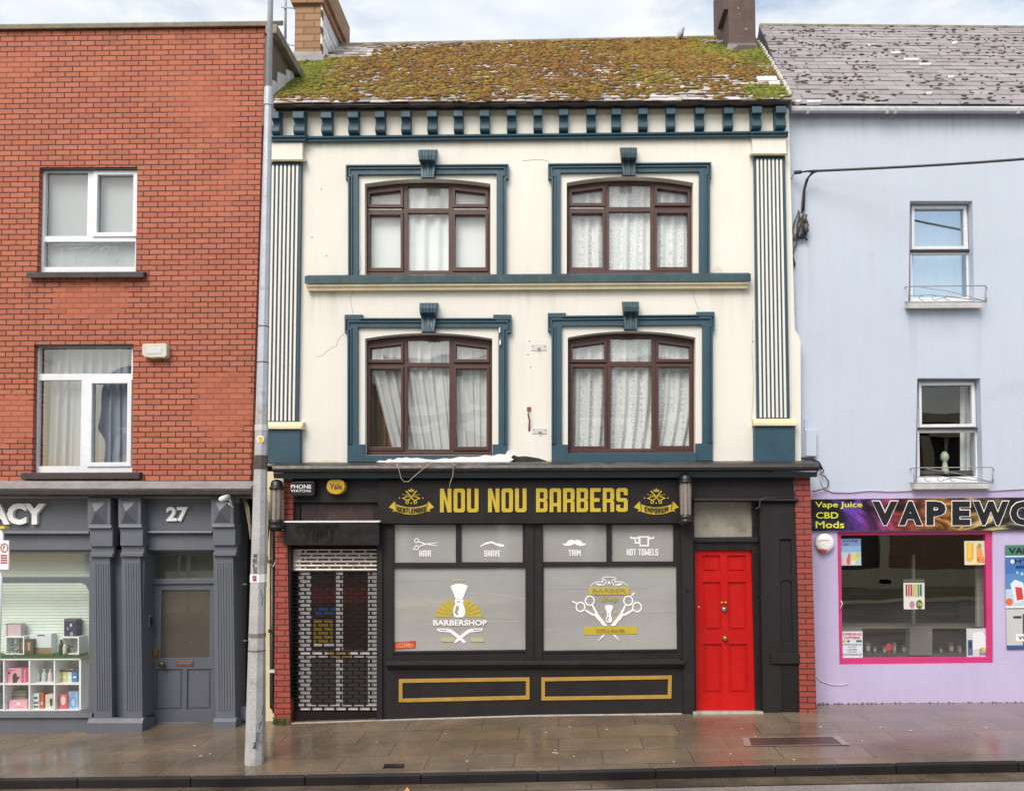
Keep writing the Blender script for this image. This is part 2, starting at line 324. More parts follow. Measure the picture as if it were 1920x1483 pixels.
def tag(o, label, cat, group=None):
    o['label'] = label; o['category'] = cat
    if group: o['group'] = group
    return o
def struct(o, label=None):
    o['kind'] = 'structure'
    if label: o['label'] = label
    return o
# condensed block letters (width, outline, holes)
w_, t_, c_ = .46, .155, .07
def oct_(x0, y0, x1, y1, c): return [(x0+c, y0), (x1-c, y0), (x1, y0+c), (x1, y1-c), (x1-c, y1), (x0+c, y1), (x0, y1-c), (x0, y0+c)]
def rc(x0, y0, x1, y1): return [(x0, y0), (x1, y0), (x1, y1), (x0, y1)]
w, t, c = w_, t_, c_
h_ = .5
GLY = {
 'O': (w, oct_(0, 0, w, 1, c), [oct_(t, t, w-t, 1-t, .025)]),
 'U': (w, [(c, 0), (w-c, 0), (w, c), (w, 1), (w-t, 1), (w-t, t+.03), (w-t-.03, t), (t+.03, t), (t, t+.03), (t, 1), (0, 1), (0, c)], []),
 'N': (w, [(0, 0), (t, 0), (t, .6), (w-t, 0), (w, 0), (w, 1), (w-t, 1), (w-t, .42), (t, 1), (0, 1)], []),
 'B': (w, [(0, 0), (w-c, 0), (w, c), (w, .44), (w-.05, .5), (w, .56), (w, 1-c), (w-c, 1), (0, 1)], [rc(t, t, w-t, .5-t*.45), rc(t, .5+t*.45, w-t, 1-t)]),
 'A': (w, [(0, 0), (t, 0), (t, .24), (w-t, .24), (w-t, 0), (w, 0), (w, 1-c), (w-c, 1), (c, 1), (0, 1-c)], [rc(t, .38, w-t, 1-t)]),
 'R': (w, [(0, 0), (t, 0), (t, .4), (w-t, .4), (w-t, 0), (w, 0), (w, .42), (w-.05, .48), (w, .54), (w, 1-c), (w-c, 1), (0, 1)], [rc(t, .54, w-t, 1-t)]),
 'P': (w, [(0, 0), (t, 0), (t, .36), (w-c, .36), (w, .36+c), (w, 1-c), (w-c, 1), (0, 1)], [rc(t, .5, w-t, 1-t)]),
 'E': (w*.92, [(0, 0), (w*.92, 0), (w*.92, t), (t, t), (t, .5-t/2), (w*.82, .5-t/2), (w*.82, .5+t/2), (t, .5+t/2), (t, 1-t), (w*.92, 1-t), (w*.92, 1), (0, 1)], []),
 'S': (w, [(c, 0), (w-c, 0), (w, c), (w, .5), (w-c, .5+t/2), (t, .5+t/2), (t, 1-t), (w-t, 1-t), (w-t, .7), (w, .7), (w, 1-c), (w-c, 1), (c, 1), (0, 1-c), (0, .5), (c, .5-t/2), (w-t, .5-t/2), (w-t, t), (t, t), (t, .3), (0, .3), (0, c)], []),
 'G': (w, [(c, 0), (w-c, 0), (w, c), (w, .52), (w*.5, .52), (w*.5, .52-t), (w-t, .52-t), (w-t, t), (t, t), (t, 1-t), (w-t, 1-t), (w-t, .7), (w, .7), (w, 1-c), (w-c, 1), (c, 1), (0, 1-c), (0, c)], []),
 'H': (w, [(0, 0), (t, 0), (t, .42), (w-t, .42), (w-t, 0), (w, 0), (w, 1), (w-t, 1), (w-t, .57), (t, .57), (t, 1), (0, 1)], []),
 'I': (t, rc(0, 0, t, 1), []),
 'L': (w*.85, [(0, 0), (w*.85, 0), (w*.85, t), (t, t), (t, 1), (0, 1)], []),
 'T': (w, [(w/2-t/2, 0), (w/2+t/2, 0), (w/2+t/2, 1-t), (w, 1-t), (w, 1), (0, 1), (0, 1-t), (w/2-t/2, 1-t)], []),
 'V': (w, [(w/2-t*.5, 0), (w/2+t*.5, 0), (w, 1), (w-t, 1), (w/2, .34), (t, 1), (0, 1)], []),
 'M': (.62, [(0, 0), (t, 0), (t, .6), (.31, .3), (.62-t, .6), (.62-t, 0), (.62, 0), (.62, 1), (.62-t, 1), (.31, .62), (t, 1), (0, 1)], []),
 'W': (.62, [(0, 1), (0, 0), (t, 0), (.31, .36), (.62-t, 0), (.62, 0), (.62, 1), (.62-t, 1), (.62-t, .36), (.31, .68), (t, .36), (t, 1)], []),
}
del w, t, c
def boxfn(x0, y0, x1, y1, dy=0): return lambda u, v: (x0+(x1-x0)*u, y1+(y0-y1)*v+dy*u)
def circ(cx, cy, r, n=24, ry=None): ry = ry or r; return [(cx+r*math.cos(2*PI*i/n), cy+ry*math.sin(2*PI*i/n)) for i in range(n)]
def line(p, q, w, w2=None):
    w2 = w if w2 is None else w2; dx, dy = q[0]-p[0], q[1]-p[1]; l = math.hypot(dx, dy); nx, ny = -dy/l, dx/l
    return [(p[0]+nx*w/2, p[1]+ny*w/2), (q[0]+nx*w2/2, q[1]+ny*w2/2), (q[0]-nx*w2/2, q[1]-ny*w2/2), (p[0]-nx*w/2, p[1]-ny*w/2)]
def pline(mb, pts, w, y, m):
    for a, b in zip(pts, pts[1:]): mb.flat(line(a, b, w), y, m)
def interp(tab, x):
    if x <= tab[0][0]: (a, b), (c, d) = tab[0], tab[1]
    elif x >= tab[-1][0]: (a, b), (c, d) = tab[-2], tab[-1]
    else:
        for (a, b), (c, d) in zip(tab, tab[1:]):
            if a <= x <= c: break
    return b+(d-b)*(x-a)/(c-a)
# ------------------------------------------------------------------ ground levels measured along the foot of the fronts and the kerb
BASE = sorted((p.x, p.z) for p in (U(*q) for q in ((0, 1377, YPH), (165, 1371, YPH), (441, 1359, YPH), (545, 1356, YS), (725, 1350, YS), (1000, 1341.5, YS), (1300, 1338, YS), (1510, 1336, YS), (1700, 1318, YL), (1920, 1316, YL))))
def kerb_y(x): return 8.47 - .025*x
KERB = []
for px, py in ((0, 1461), (480, 1456), (960, 1448), (1440, 1437), (1920, 1428)):
    d = ray(px, py)     # meets the straight kerb line in plan
    tt = 8.47/(d.y+.025*d.x); p = CAM+d*tt; KERB.append((p.x, p.z))
def zbase(x): return interp(BASE, max(-12, min(12, x)))
def zkerb(x): return interp(KERB, max(-12, min(12, x)))
def zg(x, y):
    yk = kerb_y(x); f = (y-yk)/(10.6-yk); return zkerb(x) + (zbase(x)-zkerb(x))*max(0, min(1.2, f))
# ================================================================== CREAM TERRACED HOUSE WITH THE BARBER SHOP
house = thing('terraced_house', 'cream three storey terraced house with teal trim above a black barber shopfront', 'house', U(1000, 1341, YS))
def arch(x0, x1, yb, ys, yc, n=16, ins=0):    # arched opening outline in pixels
    pts = [(x0, yb), (x1, yb)]
    for i in range(n+1):
        a = i/n; x = x1+(x0-x1)*a; pts.append((x, ys-(ys-yc)*(1-(2*a-1)**2)))
    return pts
OPEN = [(684, 919.6, 516.8, 345, 335.5), (1062.6, 1299.6, 514.6, 343, 331.5), (684.5, 923, 853, 635, 624.5), (1064.6, 1304, 849.8, 633, 621)]
b = MB()
# rendered front with its four arched openings, foot hidden behind the shop
b.prism([(498, 872), (1502, 872), (1501, 640), (1497, 628), (1490, 618), (1488, 540), (1479, 205), (505, 212)], YU, YU+.3, 'cream', [arch(*o) for o in OPEN])
# hairline cracks
def crack(pts, w=.8, m=None):
    for p, q in zip(pts, pts[1:]): b.k += 1; b.prism(line(p, q, w, w*.6), YU-.0015-.0001*(b.k % 9), YU+.002, m or solid(150, 138, 112, .9))
crack([(592, 669), (606, 666), (612, 660), (622, 652), (630, 649), (634, 638), (640, 630), (647, 625)])
crack([(664, 540), (657, 560), (660, 578), (662, 590)]); crack([(1300, 545), (1302, 560), (1308, 575), (1312, 582)])
crack([(980, 302), (1000, 300), (1018, 300), (1030, 304)]); crack([(672, 515), (678, 500), (676, 480)], .7); crack([(1411, 600), (1410, 660), (1413, 720), (1409, 790)], .7)
for x, y in ((990, 665), (995, 688), (993, 640), (603, 355), (585, 445), (612, 480), (1412, 640)):
    b.k += 1; b.prism(circ(x, y, 1.3, 7), YU-.0018, YU+.002, solid(120, 108, 92, .9))
# flaking patch and grubby foot of the wall
b.prism([(1335, 512), (1338, 503), (1346, 499), (1352, 503), (1357, 511), (1350, 513)], YU-.002, YU+.002, solid(226, 216, 200, .9))
for i in range(34):
    x = 560+i*25+random.uniform(-8, 8)
    if 650 < x < 962 or 1032 < x < 1340: continue
    h = random.uniform(1.5, 6); b.prism([(x-14, 867), (x+14, 867), (x+8, 866-h*.5), (x, 866-h), (x-9, 866-h*.6)], YU-.002-.0002*(i % 7), YU+.002, 'cream_dirty')
b.build('wall', house)

# cream frieze, capitals and pilasters
def pilaster(x0, x1, xb0, xb1, ytop, cap0, cap1, fl0, fl1, yb, pl1, name='pilaster'):
    p = MB()
    p.profile(x0, x1, [(ytop, YU-.09), (cap0, YU-.09), (cap0, YU), (ytop, YU)], 'cream')
    p.profile(x0-2, x1+3, [(cap0, YU-.13), (cap1, YU-.11), (cap1, YU), (cap0, YU)], 'cream_dirty')
    o = p.build(name, house, .004)
    f = MB(); f.prism([(fl0[0], cap1+1), (fl0[1], cap1+1), (fl1[1], yb), (fl1[0], yb)], YU-.06, YU, 'teal')
    o1 = f.build('fluted_panel', o)
    r = MB()
    for i in range(7):
        a = (i+.5+.18)/7.36+.0; q = (i+.82)/7.36+.02
        a, q = (i+.62)/7.9, (i+1.14)/7.9
        xa0, xa1 = fl0[0]+(fl0[1]-fl0[0])*a, fl0[0]+(fl0[1]-fl0[0])*q
        xb_0, xb_1 = fl1[0]+(fl1[1]-fl1[0])*a, fl1[0]+(fl1[1]-fl1[0])*q
        top = [(xa0+(xa1-xa0)*k/6, cap1+10-3.5*math.sin(PI*k/6)) for k in range(7)]
        r.prism(top+[(xb_1, yb-2), (xb_0, yb-2)], YU-.082, YU-.05, 'cream')
    r.build('flute', o, .006)
    m = MB()
    m.profile(xb0, xb1+4, [(yb, YU-.085), (yb+5, YU-.1), (yb+8, YU-.14), (yb+13, YU-.14), (yb+14, YU-.1), (yb+14, YU), (yb, YU)], 'cream_dirty')
    m.build('base_moulding', o, .004)
    d = MB(); d.prism([(xb0+1, yb+14), (xb1, yb+14), (xb1, pl1), (xb0+1, pl1)], YU-.1, YU, 'teal'); d.build('plinth', o, .004)
pilaster(506, 567, 497, 562, 268, 299, 303, (505, 565), (497, 558), 791, 868)
pilaster(1411, 1474, 1414, 1491, 258, 288, 292, (1414, 1472), (1420, 1481), 785, 866)

# brackets, moulding, gutter
BR = [(507, 522), (548, 569), (600.5, 621), (651, 671), (702, 720.5), (751, 769), (800, 818.5), (850, 867.5), (899, 917.5), (950, 967.5), (1000, 1016.5), (1048, 1065.5), (1100, 1117.5), (1147, 1165), (1197.5, 1215), (1250, 1267), (1304.5, 1322), (1358, 1376), (1411, 1429.5), (1456, 1475.5)]
for i, (x0, x1) in enumerate(BR):
    e = -.0112*(x0-507); edge = -.045 if i in (0, 1, 18, 19) else 0
    k = MB()
    k.profile(x0, x1, [(210+e, YU-.125), (212+e, YU-.135), (222+e, YU-.135), (224+e, YU-.12), (226.5+e, YU-.075), (231+e, YU-.06), (235+e, YU-.07), (240+e, YU-.1), (246+e, YU-.1), (250+e, YU-.085), (254+e, YU-.05), (256+e, YU-.03), (256+e, YU), (210+e, YU)] if not edge else
              [(210+e, YU-.17), (212+e, YU-.18), (222+e, YU-.18), (224+e, YU-.165), (226.5+e, YU-.12), (231+e, YU-.105), (235+e, YU-.115), (240+e, YU-.145), (246+e, YU-.145), (250+e, YU-.13), (254+e, YU-.1), (256+e, YU-.07), (256+e, YU), (210+e, YU)], 'teal', dy=-.2)
    k.build('bracket', house, .004)
m = MB()
for x0, x1, y, d in ((505, 572, 254.5, .06), (572, 1410, 255.5, 0), (1410, 1479, 246.5, .06)):
    dy = -.0112*(x1-x0)
    m.profile(x0, x1, [(y, YU-.05-d), (y+3, YU-.09-d), (y+6, YU-.06-d), (y+9, YU-.07-d), (y+12, YU-.05-d), (y+13, YU-.02-d), (y+13, YU), (y, YU)], 'teal', dy=dy)
m.build('moulding', house, .004)
g = MB()
g.profile(512, 1483, [(194, YU-.19), (196, YU-.195), (198, YU-.19), (202, YU-.175), (205, YU-.14), (205, YU-.11), (194, YU-.11)], 'gutter_black', dy=-7, smooth=False)
gutter = g.build('gutter', house)
g = MB(); g.profile(507, 1478, [(199, YU-.11), (211.5, YU-.11), (211.5, YU-.085), (199, YU-.085)], 'gutter_black', dy=-8)
g.profile(507, 1478, [(210, YU-.084), (212, YU-.084), (213, YU-.002), (210.5, YU-.002)], 'cream_dirty', dy=-8)
g.build('fascia_board', gutter)
# string course and sills
m = MB()
m.profile(571, 1408, [(518, YU-.13), (532.5, YU-.13), (532.5, YU), (516, YU)], 'teal_moss', dy=-4.6)
sc = m.build('string_course', house, .006)
m = MB(); m.profile(574, 1404, [(532.8, YU-.115), (537, YU-.11), (540, YU-.085), (545.5, YU-.075), (546, YU-.03), (546, YU), (532.8, YU)], 'cream_dirty', dy=-4.6)
m.build('cream_moulding', sc, .004)

# windows
def ears(x0, x1, y0, jx0, jx1, ye, yb, earup=0, ew=33):   # architrave outline
    if earup: return [(jx0, yb), (jx0, ye), (x0, ye), (x0, y0-earup), (x0+ew, y0-earup), (x0+ew, y0), (x1-ew, y0), (x1-ew, y0-earup), (x1, y0-earup), (x1, ye), (jx1, ye), (jx1, yb)]
    return [(jx0, yb), (jx0, ye), (x0, ye), (x0, y0), (x1, y0), (x1, ye), (jx1, ye), (jx1, yb)]
WIN = [
 dict(o=OPEN[0], ear=(648, 953.5, 309, 652.4, 948.5, 337, 519, 0), inn=(671.4, 931, 327.7), dy=-.005, key=(783, 816.5, 788.6, 812, 281, 306, 336), L=(693.5, 751), Ce=(764.5, 841), Rr=(853, 910), up=(383, 403), ct=(391, 399.5), lo=(502, 507.5), open=(1, 1), mossy=0),
 dict(o=OPEN[1], ear=(1027.5, 1334, 306.5, 1034, 1331, 336, 516, 0), inn=(1051, 1311, 324.5), dy=-.008, key=(1164, 1195.3, 1169, 1192, 277, 302, 331.5), L=(1072, 1130), Ce=(1141.7, 1219.7), Rr=(1232, 1289.6), up=(380.5, 400), ct=(388.5, 397), lo=(501.5, 506), open=(1, 0), mossy=1),
 dict(o=OPEN[2], ear=(646, 958.8, 596, 651, 951.5, 624, 866, 6, 34), inn=(671, 934.5, 613.7), dy=0, key=(785.5, 818, 789, 812.6, 568, 592, 624.5), L=(694, 751.7), Ce=(764, 842.4), Rr=(855, 913), up=(674, 692), ct=(680, 688), lo=(838, 842.5), open=(0, 0), mossy=0, bot=(833, 684, 923.5, 853.5)),
 dict(o=OPEN[3], ear=(1027, 1340, 592, 1034, 1336.5, 621, 866, 5, 34), inn=(1053.4, 1317, 611.5), dy=-.008, key=(1168, 1199, 1172, 1195.4, 565.7, 590, 620), L=(1074, 1133), Ce=(1144.6, 1222), Rr=(1235, 1293), up=(673.5, 688.5), ct=(678, 687), lo=(836.5, 841), open=(0, 0), mossy=1, bot=(833.6, 1065, 1304.5, 850)),
]
for d in WIN:
    x0, x1, yb, ys, yc = d['o']; Yf = YU+.13
    f = MB()
    lx, cx, rx = d['L'], d['Ce'], d['Rr']
    def top(x): a = (x-x0)/(x1-x0); return ys-(ys-yc)*(1-(2*a-1)**2)
    def pane(xa, xb, y0, y1): return [(xa, y0(xa) if callable(y0) else y0), (xb, y0(xb) if callable(y0) else y0), (xb, y1), (xa, y1)]
    tside = lambda x: top(x)+19.5
    tcen = lambda x: top(x)+12.5
    panes = [pane(*lx, tside, d['up'][0]), pane(*cx, tcen, d['ct'][0]), pane(*rx, tside, d['up'][0]-.5),
             pane(*lx, d['up'][1], d['lo'][0]), pane(*cx, d['ct'][1], d['lo'][1]), pane(*rx, d['up'][1]-.5, d['lo'][0]-.7)]
    f.prism(arch(x0-2, x1+2, yb+4, ys+1, yc+1), Yf, Yf+.07, 'brown', panes)
    win = f.build('window', house, .003)
    s = MB()      # opening sashes stand proud of the frame
    for i in (0, 2, 3, 5):
        q = panes[i]; g_ = 4.6
        out = [(q[0][0]-g_, q[0][1]-g_*1.2), (q[1][0]+g_, q[1][1]-g_*1.2), (q[2][0]+g_, q[2][1]+g_*(1.3 if i < 3 else 1.6)), (q[3][0]-g_, q[3][1]+g_*(1.3 if i < 3 else 1.6))]
        pr = .03
        s.prism(out, Yf-pr, Yf+.012, 'brown', [q])
        if (i == 0 and d['open'][0]) or (i == 2 and d['open'][1]):
            ym = out[2][1]+2.2; s.prism([(out[3][0]+2, ym), (out[2][0]-2, ym), (out[2][0]-2, ym+3), (out[3][0]+2, ym+3)], Yf-.006, Yf+.01, 'offwhite')
    s.box(x0+2, yb-6, x1-2, yb+1, Yf-.045, Yf, 'brown')
    s.build('sash', win, .003)
    for q in panes:
        p = MB(); p.leaf([(q[0][0]-1, q[0][1]-1), (q[1][0]+1, q[1][1]-1), (q[2][0]+1, q[2][1]+1), (q[3][0]-1, q[3][1]+1)], Yf+.03, 'glass_old' if yb > 700 else 'glass'); p.build('pane', win)
    # architrave: broad flat with a raised outer bead
    a = MB(); e = d['ear']; ix0, ix1, iy = d['inn']; dd = d['dy']*(e[1]-e[0])
    out = ears(*e); sk = lambda pts: [(x, y+(x-e[0])/(e[1]-e[0])*dd) for x, y in pts]
    lowb = d.get('bot')
    if lowb:
        by, bx0, bx1, bs = lowb
        loop = out+[(ix1+0, by+33)]+[(bx1, by+33), (bx1, by), (ix1, by), (ix1, iy), (ix0, iy), (ix0, by), (bx0, by), (bx0, by+33)]
        loop = out[:-1]+[out[-1], (bx1, e[6]), (bx1, by), (ix1, by), (ix1, iy), (ix0, iy), (ix0, by), (bx0, by), (bx0, e[6])]
    else: loop = out+[(ix1, e[6]), (ix1, iy), (ix0, iy), (ix0, e[6])]
    a.prism(sk(loop), YU-.045, YU, 'teal')
    def inset(k0, k1, yf, m_):    # a bead following the frame between two insets
        o_ = [(e[3]+k0, e[6]-(34 if lowb else 0)), (e[3]+k0, e[5]-k0), (e[0]+k0, e[5]-k0), (e[0]+k0, e[2]-e[7]+k0), (e[1]-k0, e[2]-e[7]+k0), (e[1]-k0, e[5]-k0), (e[4]-k0, e[5]-k0), (e[4]-k0, e[6]-(34 if lowb else 0))]
        i_ = [(e[4]-k1, e[6]-(34 if lowb else 0)), (e[4]-k1, e[5]-k1-2), (e[1]-k1, e[5]-k1-2), (e[1]-k1, e[2]+k1), (e[0]+k1, e[2]+k1), (e[0]+k1, e[5]-k1-2), (e[3]+k1, e[5]-k1-2), (e[3]+k1, e[6]-(34 if lowb else 0))]
        if e[7]: o_[3:5] = [(e[0]+k0, e[2]-e[7]+k0), (e[0]+34-k0, e[2]-e[7]+k0), (e[0]+34-k0, e[2]+k0), (e[1]-34+k0, e[2]+k0), (e[1]-34+k0, e[2]-e[7]+k0), (e[1]-k0, e[2]-e[7]+k0)]
        a.prism(sk(o_+i_), yf, YU-.04, m_)
    inset(0, 3, YU-.075, 'teal'); inset(5.5, 8.2, YU-.066, 'teal')
    if lowb: a.profile(bx0-1, bx1+1, [(bs, YU-.07), (e[6], YU-.07), (e[6], YU+.1), (bs-.5, YU+.1)], 'teal', dy=dd*.4)
    ar = a.build('architrave', win, .003)
    if lowb and yb > 851:   # slapdash white paint over the sill
        s = MB(); pts = [(705, 866), (712, 863), (722, 864), (730, 860), (738, 862), (746, 858), (754, 859), (761, 857), (770, 859), (782, 858), (800, 861), (815, 862), (832, 859), (846, 860), (862, 856), (880, 857), (898, 856), (910, 853), (922, 855), (935, 851), (948, 852), (951, 846), (955, 845), (956, 850), (962, 853), (958, 858), (963, 861), (955, 866), (930, 867.5), (880, 867), (850, 868), (800, 866), (770, 868), (740, 866.5), (725, 867.5)]
        s.prism(pts, YU-.079, YU, 'white_vinyl')
        for x, y in ((936, 617), (937, 640)): s.prism([(x-1, y), (x+1.5, y-4), (x+2, y+5), (x, y+8)], YU-.077, YU, 'white_vinyl')
        s.build('paint_smear', win)
    # scrolled keystone with ribs
    kx0, kx1, k2, k3, ky0, kym, ky1 = d['key']; k = MB(); n = 5
    for i in range(n):
        u0, u1 = i/n, (i+1)/n; r_ = .014 if i % 2 == 0 else 0
        X = lambda f, u: (kx0+(k2-kx0)*f)+((kx1+(k3-kx1)*f)-(kx0+(k2-kx0)*f))*u
        prof = []
        for py, dep in ((ky0, .09), (ky0+1, .15), (ky0+(kym-ky0)*.4, .185), (ky0+(kym-ky0)*.75, .18), (kym-1, .14), (kym+1, .1), (kym+5, .085), (ky1-10, .12), (ky1-3, .13), (ky1, .115)):
            f_ = (py-ky0)/(ky1-ky0); prof.append((py, YU-dep-r_, X(f_, u0+.004), X(f_, u1-.004)))
        prof += [(ky1, YU+.05, X(1, u0), X(1, u1)), (ky0, YU, X(0, u0), X(0, u1))]
        k.profile(X(.5, u0), X(.5, u1), prof, 'teal_moss' if d['mossy'] else 'teal')
    k.build('keystone', win, .003)
# black tar patch left of the lower right window sill
b = MB(); b.prism([(957, 868), (962, 853), (972, 856), (985, 855), (998, 857), (1010, 859), (1022, 863), (1032, 868)], YU-.004, YU, 'gutter_black'); b.build('tar_patch', house)

# rooms behind the windows (plain plaster boxes, open to the glass only)
def room(name, parent, x0, x1, y0, y1, yf, yb, m='room'):
    r = MB(); a, c = U(x0, y1, yf), U(x1, y0, yf); X0, X1, Z0, Z1 = a.x, c.x, a.z, c.z; t = .06
    r.wbox(X0-t, X1+t, yb, yb+t, Z0-t, Z1+t, m); r.wbox(X0-t, X0, yf, yb, Z0-t, Z1+t, m); r.wbox(X1, X1+t, yf, yb, Z0-t, Z1+t, m)
    r.wbox(X0, X1, yf, yb, Z0-t, Z0, 'wood_brown'); r.wbox(X0, X1, yf, yb, Z1, Z1+t, m)
    return r.build(name, parent)
room('room_shell', house, 560, 990, 310, 560, YU+.32, YU+3); room('room_shell', house, 1010, 1440, 310, 560, YU+.32, YU+3)
room('room_shell', house, 560, 990, 600, 862, YU+.32, YU+3); room('room_shell', house, 1010, 1440, 600, 862, YU+.32, YU+3)

# curtains
def curtain(name, label, x0, x1, y0, y1, Y, folds, amp, m, seed, left=lambda t: 0, right=lambda t: 0, group='net curtains in the upstairs windows', wander=.5, cat='curtain', flat=None):
    rnd = random.Random(seed); nx, ny = 170, 14; vs = []; fs = []
    ph = [rnd.uniform(0, 6.3) for _ in range(5)]; fr = [folds*rnd.uniform(.7, 1.4) for _ in range(3)]
    for j in range(ny+1):
        t = j/ny
        for i in range(nx+1):
            u = i/nx; px = (x0+left(t)) + ((x1+right(t))-(x0+left(t)))*u; py = y0+(y1-y0)*t
            d = math.sin(6.283*folds*u+ph[0]+1.2*math.sin(6.283*u*1.3+ph[3])+wander*t) + .55*math.sin(6.283*fr[0]*u+ph[1]+wander*1.6*t) + .3*math.sin(6.283*fr[1]*2.1*u+ph[2])
            if flat: d = (math.sin(62*u+.6*t)+.5*math.sin(27*u))*2.0 if flat[0] < u < flat[1] else .15*math.sin(9*u+2*t)+.1*math.sin(4*t+5*u)
            vs.append(U(px, py, Y+amp*d*(.6+.4*t)))
    for j in range(ny):
        for i in range(nx): q = j*(nx+1)+i; fs.append((q, q+1, q+nx+2, q+nx+1))
    b = MB(); b.add(vs, fs, m, True); o = b.build(name); tag(o, label, cat, group); return o
YC = YU+.23
curtain('net_curtain', 'plain white sheet curtain hung flat behind the left top floor window', 676, 926, 332, 522, YC, 4, .012, 'net_plain', 3, wander=.2, flat=(.32, .68))
curtain('net_curtain', 'patterned lace curtain in the right top floor window', 1056, 1306, 328, 520, YC, 11, .022, 'lace', 5)
curtain('net_curtain', 'white voile curtain swept aside at the lower left corner of a window', 690, 930, 622, 858, YC, 13, .024, 'net', 9, left=lambda t: 4+62*max(0, t-.26), right=lambda t: -6*t)
curtain('net_curtain', 'flower patterned net curtain in the window above the red door side', 1060, 1310, 618, 855, YC, 12, .022, 'lace', 12, right=lambda t: -62*max(0, t-.5)**1.5)
curtain('drape', 'brown drape hanging behind the swept aside voile curtain', 676, 742, 622, 858, YC+.15, 5, .025, 'wood_brown', 4, group='heavy drapes', cat='curtain')

# small fixtures on the wall
def wallplate(x0, y0, x1, y1, label):
    p = MB(); p.box(x0, y0, x1, y1, YU-.008, YU, 'offwhite')
    for x in (x0+3, x1-3): p.prism(circ(x, y0+3, 1.1, 7), YU-.013, YU-.004, solid(110, 108, 104))
    p.tube([U(x0+13, y0+6, YU-.01), U(x0+13, y0+9, YU-.03), U(x0+16, y0+9, YU-.03), U(x0+16, y0+6, YU-.01)], .006, solid(120, 116, 110), 6)
    return tag(p.build('fixing_plate', None, .002), label, 'bracket', 'bare fixing plates between the windows')
wallplate(996, 646, 1024, 657, 'empty white fixing plate high on the wall between the lower windows')
wallplate(998, 803, 1025, 813, 'empty white fixing plate beside the rusty hook')
p = MB(); p.tube([U(991, 764, YU), U(991, 768, YU-.05), U(990, 778, YU-.06), U(993, 788, YU-.05), U(992, 798, YU-.03), U(992, 808, YU)], .011, mat('rust', A(150, 92, 58), .8, .3, 9), 7)
p.box(988, 763, 996, 770, YU-.01, YU, solid(160, 110, 80)); tag(p.build('wall_hook'), 'small rusty hook sticking out of the cream wall', 'hook')

# roof: slates laid one by one, moss on top
EY, RY = YU-.16, 14.5
def plane(p, q, r): n = (q-p).cross(r-p).normalized(); return p, n
e0, e1, r0, r1 = U(515, 193, EY), U(1484, 187, EY), U(625, 87, RY), U(1356, 72, RY)
def roofpt(pl, px, py): return UP(px, py, *pl)
pl1 = plane(e0, e1, (r0+r1)/2)
def slates(mb, pl, corners, rows, wid, mat_, seed, lift=.02, gap=.006, curve=None):
    a, b_, c_, d_ = [roofpt(pl, *q) for q in corners]      # eave left, eave right, ridge right, ridge left
    rnd = random.Random(seed); n = pl[1] if pl[1].z > 0 else -pl[1]
    for j in range(rows):
        t0, t1 = j/rows, min(1.0, (j+1.25)/rows)
        A0, B0, A1, B1 = a.lerp(d_, t0), b_.lerp(c_, t0), a.lerp(d_, t1), b_.lerp(c_, t1)
        L_ = (B0-A0).length; k = int(L_/wid)+1; off = -.5 if j % 2 else 0
        for i in range(k+1):
            u0, u1 = max(0, (i+off)*wid/L_), min(1, (i+1+off)*wid/L_-gap/L_)
            if u1-u0 < .004: continue
            h = lift*rnd.uniform(.7, 1.5); dx = rnd.uniform(-.012, .012)
            q = [A0.lerp(B0, u0), A0.lerp(B0, u1), A1.lerp(B1, u1), A1.lerp(B1, u0)]
            s_ = (A0-A1).normalized()*dx
            top = [q[0]+n*h+s_, q[1]+n*(h*rnd.uniform(.8, 1.2))+s_, q[2]+n*.004, q[3]+n*.004]; bot = [v-n*.008 for v in top]
            mb.add(top+bot, [(0, 1, 2, 3), (7, 6, 5, 4), (0, 4, 5, 1), (1, 5, 6, 2), (2, 6, 7, 3), (3, 7, 4, 0)], mat_)
    return a, b_, c_, d_, n
RC = [(513, 195), (1485, 188.5), (1419, 84), (600, 97)]
r = MB()
# left edge runs up to the ridge behind the chimney, right edge meets the neighbour's slates
RC1 = [(512, 195), (1485, 188.5), (1413, 71), (566, 88)]
a, b_, c_, d_, n1 = slates(r, pl1, RC1, 27, .25, 'slate_old', 21, .015)
r.add([a-n1*.02, b_-n1*.02, c_-n1*.02, d_-n1*.02] + [c_+Vector((0, 5, -3.4)), d_+Vector((0, 5, -3.4))], [(0, 1, 2, 3), (3, 2, 4, 5)], 'slate_old')
roof = r.build('roof', house)
rt = MB()     # ridge tiles
for i in range(17):
    p, q = d_.lerp(c_, i/17), d_.lerp(c_, (i+.985)/17); rt.tube([p+Vector((0, .02, -.02)), q+Vector((0, .02, -.02))], .075, 'coping', 10)
rt.build('ridge_tile', roof)
